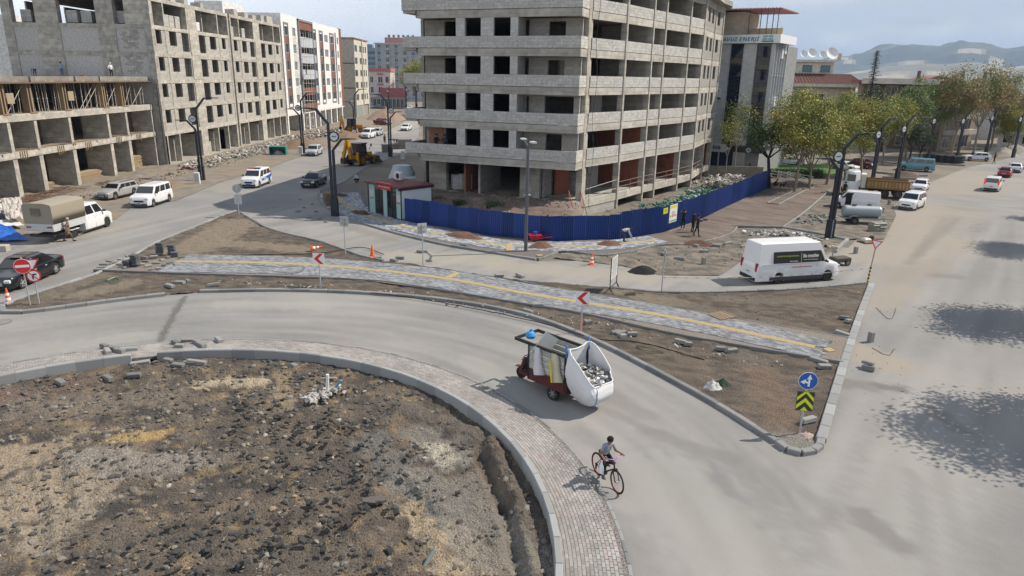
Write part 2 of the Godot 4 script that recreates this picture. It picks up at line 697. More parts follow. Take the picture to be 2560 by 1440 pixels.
func set_strokes() -> void:
	road_strokes = [
		pair(L2([31.75,-58.66,39.95,-67.09]), 7.0, DUST, .75),
		pair(L2([26.18,-47.12,32.76,-52.63]), 4.5, DUST, .7),
		pair(L2([49.14,-80.92,59.63,-92.56]), 9.0, DUST, .7),
		pair(L2([23.52,-40.95,28.4,-45.1]), 1.6, K(.27,.24,.2), .7),
		pair(L2([20.29,-36.06,23.34,-39.25]), 1.2, K(.3,.27,.22), .7),
		pair(L2([27.16,-42.08,28.1,-41.96]), .8, K(.2,.185,.175), .75),
		pair(L2([15.77,-28.92,16.29,-27.81]), 1.5, DUST, .8),
		pair(L2([13.62,-25.44,15.24,-25.14]), .55, K(.15,.14,.13), .6),
		pair(L2([14.78,-25.49,15.47,-24.96]), .35, K(.14,.13,.12), .6),
		pair(L2([9.98,-16.7,10.26,-15.33]), .5, K(.185,.178,.17), .85),
		pair(L2([15.77,-23.42,15.86,-21.74]), .5, K(.2,.19,.18), .75),
		pair(L2([9.22,-16.77,8.7,-16.21]), .35, K(.2,.195,.185), .6),
		pair(L2([4.77,-21.2,7.27,-19.47]), .45, K(.18,.178,.17), .6),
		pair(L2([7.27,-19.47,9.1,-17.15]), .4, K(.2,.195,.185), .4),
		pair(L2([3.06,-23.25,5.05,-21.21]), .35, K(.19,.185,.178), .5),
		pair(L2([10.5,-14.2,12.62,-18.95]), .3, K(.225,.22,.21), .6),
		pair(L2([11.41,-14.22,13.81,-19.69]), .3, K(.225,.22,.21), .5),
		pair(L2([28.53,-47.29,44.98,-67.59]), .5, K(.2,.185,.165), .6),
		pair(L2([26.71,-44.99,47.2,-72.46]), .4, K(.21,.19,.17), .6),
		pair(L2([24.86,-36.32,43.17,-59.67]), .35, K(.22,.215,.2), .5),
		pair(L2([3.46,-24.11,4.99,-22.37]), .5, K(.2,.195,.185), .5),
		pair(L2([-15.63,-28.28,-16.78,-32.05]), .2, K(.12,.118,.11), .9),
		pair(L2([-16.78,-32.05,-17.59,-35.12]), .2, K(.12,.118,.11), .9),
		pair(L2([-20.83,-27.2,-16.96,-29.29]), .9, PALE, .5),
		pair(L2([-14.92,-30.88,-5.38,-31.21]), .5, K(.21,.205,.195), .4),
		pair(L2([-5.21,-30.14,-.46,-27.26]), .5, K(.21,.205,.195), .4),
		pair(L2([-15.05,-34.04,-10.01,-33.99]), .8, PALE, .5),
		pair(L2([-1.66,-27.2,1.79,-21.95]), .8, PALE, .45),
		pair(L2([4.59,-18.24,6.21,-14.09]), 2.2, PALE, .45),
		pair(L2([13.28,-19.67,9.2,-14.16]), 1.8, PALE, .4),
		pair(L2([-5.7,-39.08,-.66,-36.26]), .6, DUST, .7),
		pair(L2([-7.55,-44.67,-1.36,-44.06]), 2.0, K(.335,.31,.26), .7),
		pair(L2([-.8,-42.58,7.89,-40.83]), 1.8, K(.335,.305,.255), .7),
		pair(L2([9.14,-40.91,13.91,-40.34]), 1.6, K(.3,.285,.25), .6),
		pair(L2([-18.05,-48.58,-10.93,-47.88]), 1.6, K(.27,.26,.235), .5),
		pair(L2([-31,-53.12,-32.95,-47.39]), 2.4, K(.34,.31,.26), .55),
		pair(L2([-30.31,-71.62,-29.28,-86.35]), 2.5, K(.31,.285,.24), .5),
		pair(L2([-18.73,-54.2,-16.48,-57.74]), 1.3, K(.16,.155,.145), .5),
		pair(L2([-14.01,-54.62,-8.89,-49.31]), .8, K(.2,.19,.17), .6),
		pair(L2([-26,-37.79,-23.67,-50.8]), 2.0, K(.205,.2,.19), .45),
		pair(L2([-19,-31.35,-16.46,-30.91]), .7, K(.22,.215,.2), .5),
		pair(L2([-23.21,-29.08,-21.67,-28.95]), .8, K(.22,.215,.2), .5),
		pair(L2([-21.88,-98.38,-22.53,-85.38]), 2.5, K(.27,.25,.215), .5),
		pair(L2([-26.14,-149.48,-26.96,-192.18]), 4.0, K(.36,.335,.29), .7),
	]
	road_strokes.sort_custom(func(a, b): return a[2] > b[2])
	var beige := K(.27,.222,.165)
	var dark := K(.085,.072,.06)
	island_strokes = [
		pair(L2([-22.15,-53.9,-22.05,-45.26]), 2.6, beige, .85),
		pair(L2([-20.37,-47.15,-14.34,-45.84]), 1.3, beige, .8),
		pair(L2([-22.11,-56.35,-15.21,-48.81]), .55, dark, .6),
		pair(L2([-15.21,-48.81,-8.84,-43.02]), .6, dark, .55),
		pair(L2([-23.63,-45.71,-23.97,-51.49]), .5, dark, .5),
		pair(L2([-23.12,-34.93,-21.58,-37.26]), .9, K(.26,.22,.165), .7),
		pair(L2([-24.25,-38.73,-24.55,-34.5]), .8, K(.21,.18,.135), .6),
		pair(L2([5.88,-37.02,9.12,-35.42]), .9, K(.26,.22,.165), .7),
		pair(L2([3.9,-37.66,6.22,-36.31]), .45, dark, .7),
		pair(L2([.47,-39.06,3.92,-37.9]), .4, dark, .7),
		pair(L2([11.53,-36.26,18.48,-35.95]), .8, K(.19,.165,.135), .6),
		pair(L2([9.12,-35.42,15.03,-31.43]), .7, K(.18,.148,.115), .6),
		pair(L2([10.43,-26.48,9.88,-21.96]), .9, K(.19,.135,.1), .75),
		pair(L2([6.75,-28.97,8.06,-26.38]), .6, K(.185,.145,.11), .6),
		pair(L2([9.36,-28.62,10.79,-27.56]), .6, K(.15,.135,.115), .8),
		pair(L2([11.7,-23.93,10,-20.84]), .5, dark, .6),
		pair(L2([9.31,-20.81,10.17,-20.58]), .7, K(.27,.255,.23), .8),
		pair(L2([15.47,-32.02,15.97,-30.94]), .5, dark, .7),
		pair(L2([-3.81,-34.68,4.07,-29.33]), .35, K(.25,.2,.15), .6),
	]


func road_height(q: Vector2) -> float:
	return .012 * n_low.get_noise_2d(q.x, q.y)


func road_colour(q: Vector2) -> Color:
	# wheel-worn streaks run along the right-hand road, or round the roundabout near it
	var s: float
	var r := q.distance_to(DISC)
	var along := U(.6,-.8)
	if q.x < -16.0 and q.y < -32.0:
		along = U(.35,-.94)
	if r < 23.0 and q.x < 9.0:
		s = n_mid.get_noise_2d(r * 1.1, atan2(q.y - DISC.y, q.x - DISC.x) * 2.0)
	else:
		s = n_mid.get_noise_2d(q.dot(U(-along.y,along.x)) * .8, q.dot(along) * .05)
	var big := n_low.get_noise_2d(q.x * .9, q.y * .9)
	var k := .245 + .055 * s + .04 * big + .016 * n_fine.get_noise_2d(q.x, q.y)
	var c := K(k,k * .995,k * .98).lerp(K(k * 1.04,k * 1.0,k * .95), clampf(.5 + big, 0, 1))
	return stroked(q, c, road_strokes)


func island_height(q: Vector2) -> float:
	return .065 + .05 * n_low.get_noise_2d(q.x * 3.0, q.y * 3.0) + .06 * n_mid.get_noise_2d(q.x * 1.4, q.y * 1.4) + .04 * n_fine.get_noise_2d(q.x, q.y)


func island_colour(q: Vector2) -> Color:
	var k := n_mid.get_noise_2d(q.x * .8, q.y * 1.6)
	var c := K(.165,.132,.102).lerp(K(.088,.073,.061), clampf(.5 + k * 1.5, 0, 1))
	c = stroked(q, c, island_strokes)
	var f := 1.0 + .22 * n_fine.get_noise_2d(q.x * 1.3, q.y * 1.3)
	return K(c.r * f,c.g * f,c.b * f)


func disc_height(q: Vector2) -> float:
	var r := q.distance_to(DISC)
	var h := -.2 + .1 * n_low.get_noise_2d(q.x * 2.4 + 40, q.y * 2.4) + .05 * n_mid.get_noise_2d(q.x * 1.6, q.y * 1.6) + .03 * n_fine.get_noise_2d(q.x * .9, q.y * .9)
	h += .06 * absf(n_fine.get_noise_2d(q.x * 2.3 + 9, q.y * 2.3)) + .05 * n_fine.get_noise_2d(q.x * .5, q.y * .5 + 30)
	h += .08 * smoothstep(2.2, .2, DISC_R - r)
	for s in disc_ridges:
		var d: Vector2 = s[1] - s[0]
		var e: Vector2 = q - s[0]
		var t := clampf(e.dot(d) / d.length_squared(), .0, 1.0)
		var k = (e - d * t).length() * (1.0 + .3 * n_mid.get_noise_2d(q.x * 2.0, q.y * 2.0)) / s[2]
		if k < 1.0:
			h += s[3] * smoothstep(1.0, .3, k) * (1.0 + .5 * n_fine.get_noise_2d(q.x, q.y))
	return h


func disc_colour(q: Vector2) -> Color:
	var a := clampf(.5 + 1.2 * n_mid.get_noise_2d(q.x * .55 + 3, q.y * .55), 0, 1)
	var c := K(.165,.132,.1).lerp(K(.062,.055,.049), a)
	var o := n_mid.get_noise_2d(q.x * 1.1 - 7, q.y * 1.1 + 5)
	c = c.lerp(K(.3,.22,.125), smoothstep(.15, .5, o) * .6)
	c = stroked(q, c, disc_strokes, .6)
	var f := 1.0 + .35 * n_fine.get_noise_2d(q.x * 1.5, q.y * 1.5)
	return K(c.r * f,c.g * f,c.b * f)


func build_ground() -> void:
	set_strokes()
	var mud := K(.215,.2,.175)
	var sand := K(.37,.295,.2)
	disc_strokes = [
		pair(L2([-14.27,-16.63,-13.24,-17.67]), 2.2, K(.33,.27,.2), .85),
		pair(L2([-16.08,-19.15,-14.79,-19.69]), 1.0, K(.33,.265,.19), .85),
		pair(L2([-12.24,-15.27,-12.17,-16.51]), .9, K(.3,.255,.195), .7),
		pair(L2([-18.98,-23.19,-16.26,-24.92]), .8, K(.17,.118,.095), .85),
		pair(L2([-17.57,-22.43,-12.93,-23.61]), 1.1, K(.2,.165,.13), .8),
		pair(L2([-13.17,-20.27,-11.8,-20.73]), .45, K(.42,.29,.13), .85),
		pair(L2([-13.22,-19.01,-10,-19.12]), .9, K(.27,.245,.215), .8),
		pair(L2([-12.21,-24.72,-9.79,-25.01]), .5, K(.43,.36,.255), .95),
		pair(L2([-9.35,-25.61,-8.14,-22.81]), .45, K(.3,.235,.155), .8),
		pair(L2([-2.94,-21.19,-1.82,-19.4]), .85, mud, .85),
		pair(L2([-2.43,-20.26,-1.95,-19.4]), .5, K(.4,.375,.3), .95),
		pair(L2([-4.61,-20.58,-3.13,-17.99]), .8, K(.165,.16,.148), .8),
		pair(L2([-2.84,-18.44,-1.16,-15.58]), 1.0, mud, .9),
		pair(L2([-1.16,-15.58,-.46,-13.91]), .9, K(.27,.235,.19), .85),
		pair(L2([-1.46,-18.05,.63,-14.52]), .9, K(.2,.185,.16), .85),
		pair(L2([-4.7,-23.27,-1,-20.99]), .6, K(.145,.125,.105), .8),
		pair(L2([-.43,-19.95,.97,-15.64]), .45, K(.12,.1,.085), .8),
		pair(L2([-2.89,-17.18,-1.45,-14.17]), .4, sand, .85),
		pair(L2([-7.85,-24.91,-6.51,-24.59]), .5, K(.23,.18,.12), .6),
		pair(L2([-9.84,-21.22,-4.54,-18.38]), .9, K(.11,.095,.08), .6),
		pair(L2([-10.18,-15.33,-4.67,-14.38]), .8, K(.12,.105,.088), .6),
	]
	disc_ridges = [
		[L2([-3.24,-17.88,-2.15,-16.25])[0], L2([-3.24,-17.88,-2.15,-16.25])[1], .55, -.16],
		[L2([-2.15,-16.25,-1.43,-13.89])[0], L2([-2.15,-16.25,-1.43,-13.89])[1], .5, .14],
		[L2([-.64,-20.46,.22,-17.27])[0], L2([-.64,-20.46,.22,-17.27])[1], .34, .2],
		[L2([-.94,-19.68,-.12,-17.06])[0], L2([-.94,-19.68,-.12,-17.06])[1], .3, -.22],
		[L2([-.12,-17.06,.32,-14.08])[0], L2([-.12,-17.06,.32,-14.08])[1], .3, -.22],
		[L2([.22,-17.27,.62,-14.08])[0], L2([.22,-17.27,.62,-14.08])[1], .3, .12],
		[L2([-4.06,-22.97,-1.28,-21.11])[0], L2([-4.06,-22.97,-1.28,-21.11])[1], .5, .12],
		[L2([-14.08,-18.98,-12.36,-19.28])[0], L2([-14.08,-18.98,-12.36,-19.28])[1], .9, .14],
		[L2([-14.05,-18.75,-12.34,-16.5])[0], L2([-14.05,-18.75,-12.34,-16.5])[1], .3, -.12],
		[L2([-13.28,-16.66,-11.21,-13.63])[0], L2([-13.28,-16.66,-11.21,-13.63])[1], .35, -.1],
		[L2([-12.86,-25.46,-9.03,-25.63])[0], L2([-12.86,-25.46,-9.03,-25.63])[1], .5, -.1],
		[L2([-11.9,-24.73,-9.95,-25.01])[0], L2([-11.9,-24.73,-9.95,-25.01])[1], .4, .1],
		[L2([-4.03,-16.02,-2.1,-13.87])[0], L2([-4.03,-16.02,-2.1,-13.87])[1], .7, .12],
	]
	# land out to the hills, falling gently away as the plain does
	var b := Mb.new()
	var radii := [.0, 120.0, 200.0, 300.0, 450.0, 650.0, 900.0, 1300.0, 1800.0, 2500.0, 3200.0, 4000.0, 5000.0, 6500.0, 9000.0, 12000.0]
	var rings := []
	var seg := 120
	for r in radii:
		var ring := []
		for i in seg:
			var g: float = TAU * i / seg
			ring.append(V(cos(g) * maxf(r, .01), -.6 - 14.0 * smoothstep(250.0, 1500.0, r), sin(g) * maxf(r, .01)))
		rings.append(ring)
	for k in radii.size() - 1:
		for i in seg:
			var j := (i + 1) % seg
			var g: float = TAU * i / seg
			var r: float = radii[k]
			var f := n_low.get_noise_2d(cos(g) * r * .02, sin(g) * r * .06)
			var c := K(.3,.26,.19).lerp(K(.13,.15,.09), clampf(.5 + f * 1.6, 0, 1))
			if f > .16 and r > 1500:
				c = K(.48,.43,.33)
			b.paint(c)
			b.quad(rings[k][i], rings[k + 1][i], rings[k + 1][j], rings[k][j])
	for i in b.n.size():
		b.n[i] = Vector3.UP
	setting(put(b, "ground", M.far_land))

	# soil of the building site, with the roundabout's hole cut out
	var hole := circle(DISC, DISC_R + .12)
	var soil_c := func(q: Vector2) -> Color:
		var f := n_low.get_noise_2d(q.x * .8, q.y * .8)
		var g := 1.0 + .12 * n_mid.get_noise_2d(q.x, q.y)
		var c := K(.31,.27,.215).lerp(K(.21,.188,.16), clampf(.5 + f, 0, 1))
		return K(c.r * g,c.g * g,c.b * g)
	var soil_h := func(q: Vector2) -> float:
		return -.05 + .02 * n_mid.get_noise_2d(q.x, q.y)
	setting(sheet("site_soil", [rect(-75, -330, 175, 14)], [hole], 2.0, soil_h, soil_c, M.earth))

	# roads
	var road := poly(L2([-36.49,-45.31,-36.33,-47.37,-34.74,-50.15,-32.31,-54.92,-33.81,-60.17,-31.58,-63.7,-32.27,-75.38,-31.4,-88.44,-31.17,-100.96,-29.9,-114.19,-28.97,-131.11,-27.6,-145.86,-28.32,-173.54,-29.36,-191.45]))
	road.append_array(poly([U(-31.0,-290), U(-22.0,-290)]))
	road.append_array(poly(L2([-25.23,-187.34,-18.81,-136.86,-17.52,-106.51,-19.4,-88.13,-19.11,-77.31,-20.21,-70.66,-18.6,-65.51,-16.32,-61.11,-13.87,-56.77,-10.04,-52.38,-5.23,-48.08,-1.42,-45.78,1.68,-43.86,4.22,-44.24,8.25,-42.91,15.79,-46.37,20.83,-51.68,24.69,-49.38,31.02,-58.6,47.13,-80.68,67.31,-103.07,78.75,-113.01,91.19,-126.11])))
	road.append_array(poly([U(118,-165), U(190,-260), U(200,-250), U(150,-165), U(120,-130), U(70,-74), U(38,-34), U(24,10), U(-40,10), U(-60,-36)]))
	var near := Geometry2D.intersect_polygons(road, rect(-60, -62, 45, 10))
	var far := Geometry2D.intersect_polygons(road, rect(-60, -300, 205, -62))
	far.append_array(Geometry2D.intersect_polygons(road, rect(45, -62, 205, 10)))
	setting(sheet("road", near, [hole], .22, road_height, road_colour, M.asphalt))
	setting(sheet("road", far, [], 1.5, road_height, road_colour, M.asphalt))

	# bare earth of the roundabout, dug up
	setting(sheet("roundabout_earth", [Geometry2D.intersect_polygons(circle(DISC, DISC_R), rect(-26, -28, 3, -10.5))[0]], [], .085, disc_height, disc_colour, M.earth))
	setting(sheet("roundabout_earth", [Geometry2D.intersect_polygons(circle(DISC, DISC_R), rect(-26, -10.5, 3, 0))[0]], [], .5, disc_height, disc_colour, M.earth))

	# earth of the traffic island
	var isl := poly(L2([-24.14,-59.2,-22.52,-57,-18.51,-51.66,-13.84,-48.03,-10.15,-44.27,-8.33,-43.05,-6.43,-42.49,-.86,-39.82,.47,-39.22,5.79,-38.09,8.42,-37.32,11.89,-37.53,16.83,-38.45,21.54,-40.05,21.74,-39.73,10.46,-20.64,10.11,-20.11,9.29,-19.88,9.02,-20.56,7.31,-24.09,3.76,-29.81,.43,-33.3,-3.89,-35.36,-8.42,-36.31,-12.92,-36.49,-17.17,-36.01,-17.65,-35.62,-18.71,-35.34,-22.22,-33.11,-24.12,-32.01,-25.07,-31.96,-25.64,-32.48,-25.93,-33.74,-24.59,-38.71,-24.6,-42.92,-25.01,-47.4,-24.37,-57.01]))
	setting(sheet("island_earth", [isl], [], .16, island_height, island_colour, M.earth))

	# sub-base laid beside the fence, and the rough strip in front of it
	var base_c := func(q: Vector2) -> Color:
		var s := n_mid.get_noise_2d(q.dot(U(.7,.7)) * .25, q.dot(U(.7,-.7)) * 1.1)
		var c := K(.165,.128,.108).lerp(K(.27,.222,.182), clampf(.42 + s * 1.1, 0, 1))
		var g := 1.0 + .15 * n_fine.get_noise_2d(q.x, q.y)
		return K(c.r * g,c.g * g,c.b * g)
	var base_h := func(q: Vector2) -> float:
		return .09 + .015 * n_mid.get_noise_2d(q.x, q.y)
	setting(sheet("pavement_base", [poly(L2([8.39,-50.68,13.09,-54.18,16.8,-59.76,21.59,-67.22,29.28,-78.59,32.98,-89.06,38.25,-91.29,42.29,-90.28,35.43,-76.99,27.13,-63.36,22.35,-56.2,18.53,-56.19,17.22,-53.49,15.14,-51.09,12.33,-49.44,10.46,-48.92,8.42,-47.2]))], [], .5, base_h, base_c, M.earth))
	var rough_c := func(q: Vector2) -> Color:
		var s := n_mid.get_noise_2d(q.x * .9, q.y * .9)
		var c := K(.285,.245,.195).lerp(K(.14,.128,.115), clampf(.5 + s * 1.3, 0, 1))
		var g := 1.0 + .25 * n_fine.get_noise_2d(q.x, q.y)
		return K(c.r * g,c.g * g,c.b * g)
	var rough_h := func(q: Vector2) -> float:
		return .035 + .05 * n_mid.get_noise_2d(q.x * 1.4, q.y * 1.4) + .03 * n_fine.get_noise_2d(q.x, q.y)
	setting(sheet("rough_earth", [poly(L2([2.79,-44.88,3.43,-46.36,5.96,-45.43,8.03,-46.48,10.41,-48.66,12.27,-49.18,15.06,-50.82,18.39,-55.55,22.23,-55.88,25.94,-52.08,24.86,-50.41,21.82,-46.8,15.28,-44.71,12.92,-41.16,9.18,-41.09,7.23,-43.04]))], [], .25, rough_h, rough_c, M.earth))
	setting(sheet("rough_earth", [poly(L2([22.59,-56.22,26.96,-62.95,35.57,-77,37.72,-79.58,37.29,-76.64,39.59,-71.65,35.2,-62.57,28.84,-52.31,26.23,-52.38]))], [], .3, rough_h, rough_c, M.earth))

	# verge below the left-hand buildings
	var verge_h := func(q: Vector2) -> float:
		var t := smoothstep(-37.0, -43.0, q.x)
		return -.01 + t * .35 + (.04 + .12 * t) * (n_mid.get_noise_2d(q.x * .9, q.y * .9) + .6 * n_fine.get_noise_2d(q.x * .8, q.y * .8))
	var verge_c := func(q: Vector2) -> Color:
		var s := n_mid.get_noise_2d(q.x * .5, q.y * .5)
		var c := K(.34,.285,.22).lerp(K(.25,.235,.21), clampf(.5 + s * 1.3, 0, 1))
		c = c.lerp(K(.38,.28,.18), smoothstep(.1, .4, n_low.get_noise_2d(q.x * 2.0, q.y * 2.0)) * .6)
		var g := 1.0 + .25 * n_fine.get_noise_2d(q.x, q.y)
		return K(c.r * g,c.g * g,c.b * g)
	var verge := poly([U(-47,-48)])
	verge.append_array(poly(L2([-36.57,-45.42,-36.42,-47.49,-34.83,-50.29,-32.4,-55.07,-33.91,-60.35,-31.68,-63.91,-32.39,-75.67,-31.53,-88.83,-31.32,-101.47,-30.06,-114.83,-29.16,-131.94,-27.79,-146.89,-28.55,-174.99])))
	verge.append_array(poly([U(-34,-215), U(-45,-215)]))
	setting(sheet("verge", [verge], [], .6, verge_h, verge_c, M.earth))
	# bank of rubble and soil between fence and corner building
	var bank_h := func(q: Vector2) -> float:
		var d := (q - U(-8.9,-55.9)).dot(U(.47,-.88))
		return clampf(.25 + .2 * d, .1, 1.42) + .18 * n_mid.get_noise_2d(q.x * .7, q.y * .7) + .1 * n_fine.get_noise_2d(q.x * .7, q.y * .7)
	var bank_c := func(q: Vector2) -> Color:
		var s := n_mid.get_noise_2d(q.x * .8, q.y * .8)
		var c := K(.24,.185,.15).lerp(K(.17,.12,.1), clampf(.5 + s * 1.3, 0, 1))
		c = c.lerp(K(.36,.3,.25), smoothstep(3.0, 6.0, q.x) * .8)
		var g := 1.0 + .3 * n_fine.get_noise_2d(q.x, q.y)
		return K(c.r * g,c.g * g,c.b * g)
	setting(sheet("earth_bank", [poly([U(-8.7,-56.1), U(-5.2,-54.0), U(-1.9,-51.4), U(2.9,-49.9), U(5.2,-50.5), U(6.1,-60.2), U(-8.4,-65.2), U(-10.5,-63.5), U(-8.3,-59.8)])], [], .35, bank_h, bank_c, M.earth))
	var side_h := func(q: Vector2) -> float:
		return -.1 + .35 * n_mid.get_noise_2d(q.x * .6, q.y * .6) + .12 * n_fine.get_noise_2d(q.x * .7, q.y * .7)
	setting(sheet("earth_bank", [poly([U(5.2,-50.6), U(8.1,-51.0), U(11.5,-53.4), U(16.6,-60.2), U(21.5,-67.7), U(29.0,-79.0), U(33.0,-90.0), U(24.8,-87.4), U(22.8,-84.4), U(20.0,-78.2), U(14.4,-70.2), U(9.7,-63.6), U(6.2,-59.8)])], [], .4, side_h, rough_c, M.earth))
	build_hills()
	build_stones()
	build_seams()


# cracks, seams and tyre marks: thin irregular dark strips on the road
func build_seams() -> void:
	var road := get_node("road")
	var lines := [L2([-15.63,-28.28,-16.1,-29.85,-16.84,-32.35,-17.59,-35.12]), L2([-.45,-27.04,.86,-24.9,1.7,-22.87,2.64,-20.57]), L2([4.75,-21.06,5.58,-19.9,6.37,-18.52,6.82,-16.52]), L2([5.94,-22.11,6.98,-20.73,8.05,-19.5]), L2([-13.53,-33.34,-10.65,-33.31,-7.61,-32.55,-4.62,-31.26]), L2([-21.13,-27.64,-19.47,-28.91,-16.55,-29.57]), L2([8.28,-18.36,8.85,-16.58,8.68,-14.74]), L2([-27.09,-72,-26.66,-81.23,-26.34,-93.91]), L2([-27.37,-53.44,-27.02,-63.53,-26.89,-76.35]), L2([-17.34,-49.95,-12.56,-47.51,-8.85,-45.91]), L2([-4.67,-42.81,.48,-42,5.4,-40.67])]
	for l in 1:
		var b := pen(K(.14,.138,.132) if l == 0 else K(.23,.226,.215))
		var pts: Array = smooth_line(lines[l], .25)
		var w0: float = .13 if l == 0 else .028
		for i in pts.size() - 1:
			if l > 0 and n_mid.get_noise_2d(i * .35, l * 9.0) < -.3:
				continue
			var d: Vector2 = (pts[i + 1] - pts[i]).normalized().orthogonal()
			var wa := w0 * (.6 + .7 * n_fine.get_noise_2d(i * .5, l * 3.0))
			var wb := w0 * (.6 + .7 * n_fine.get_noise_2d(i * .5 + .5, l * 3.0))
			var sh := d * .05 * n_fine.get_noise_2d(i * .4, l * 5.0)
			b.quad(g3(pts[i] - d * wa + sh, .02), g3(pts[i] + d * wa + sh, .02), g3(pts[i + 1] + d * wb + sh, .02), g3(pts[i + 1] - d * wb + sh, .02))
		for i in b.n.size():
			b.n[i] = Vector3.UP
		put(b, "road_seam" if l % 3 else "tar_seam", M.asphalt, road)


func build_hills() -> void:
	# two ridges beyond the plain on the right, the nearer one lower and paler
	for layer in [[5200.0, 7800.0, 1.0, 3, K(.085,.1,.085)], [3600.0, 5200.0, .36, 17, K(.17,.165,.13)]]:
		var r0: float = layer[0]
		var r1: float = layer[1]
		var f := FastNoiseLite.new()
		f.seed = layer[3]
		f.frequency = .0011
		f.fractal_octaves = 5
		var b := Mb.new()
		var na := 260
		var nr := 22
		var pts := []
		for i in na + 1:
			var g := deg_to_rad(lerpf(6.0, 75.0, float(i) / na))
			var row := []
			var deg := rad_to_deg(g)
			var top := lerpf(120.0, 300.0, smoothstep(20.0, 30.0, deg)) + 55.0 * smoothstep(33.0, 36.5, deg) + 40.0 * smoothstep(30.0, 32.0, deg) * smoothstep(34.0, 32.5, deg)
			for j in nr + 1:
				var t := float(j) / nr
				var r := lerpf(r0, r1, t)
				var p := U(sin(g) * r, -cos(g) * r)
				var prof := pow(sin(clampf(t, 0, 1) * PI), 1.2)
				var h: float = -16.0 + prof * layer[2] * (top * (1.0 + .5 * f.get_noise_2d(p.x * .45, p.y * .45)) + 60.0 * f.get_noise_2d(p.x, p.y) + 22.0 * f.get_noise_2d(p.x * 3.4, p.y * 3.4))
				row.append(V(p.x,h,p.y))
			pts.append(row)
		for i in na:
			for j in nr:
				var q: Vector3 = pts[i][j]
				var k := f.get_noise_2d(q.x * 2.0, q.z * 2.0)
				var c: Color = layer[4]
				b.paint(c.lerp(K(.36,.32,.24), smoothstep(.02, .3, k - q.y * .0009)))
				b.quad(pts[i][j], pts[i][j + 1], pts[i + 1][j + 1], pts[i + 1][j])
		setting(put(b, "hills", M.far_land))


# ------------------------------------------------------------------ stones and crumbs
func chunk_mesh(sd: int, flat: float) -> ArrayMesh:
	var r := RandomNumberGenerator.new()
	r.seed = sd
	var b := Mb.new()
	b.paint(K(1,1,1))
	var t := (1.0 + sqrt(5.0)) / 2.0
	var vs := [V(-1,t,0), V(1,t,0), V(-1,-t,0), V(1,-t,0), V(0,-1,t), V(0,1,t), V(0,-1,-t), V(0,1,-t), V(t,0,-1), V(t,0,1), V(-t,0,-1), V(-t,0,1)]
	for i in 12:
		var q: Vector3 = vs[i].normalized() * r.randf_range(.62, 1.25)
		vs[i] = V(q.x, q.y * flat, q.z * r.randf_range(.75, 1.1))
	for f in [[0, 11, 5], [0, 5, 1], [0, 1, 7], [0, 7, 10], [0, 10, 11], [1, 5, 9], [5, 11, 4], [11, 10, 2], [10, 7, 6], [7, 1, 8], [3, 9, 4], [3, 4, 2], [3, 2, 6], [3, 6, 8], [3, 8, 9], [4, 9, 5], [2, 4, 11], [6, 2, 10], [8, 6, 7], [9, 8, 1]]:
		b.tri(vs[f[0]], vs[f[2]], vs[f[1]])
	return b.mesh()


var chunks := []
var chunk_cols := [K(.1,.095,.09), K(.17,.15,.125), K(.27,.25,.22), K(.33,.26,.17), K(.42,.4,.37)]
var chunk_tinted := {}


func tinted_chunk(k: int, c: int) -> ArrayMesh:
	var key := k * 10 + c
	if not chunk_tinted.has(key):
		var b := Mb.new()
		var a: Array = chunks[k].surface_get_arrays(0)
		b.v = a[Mesh.ARRAY_VERTEX]
		b.n = a[Mesh.ARRAY_NORMAL]
		b.ix = a[Mesh.ARRAY_INDEX]
		for i in b.v.size():
			b.c.append(chunk_cols[c])
		chunk_tinted[key] = b.mesh()
	return chunk_tinted[key]


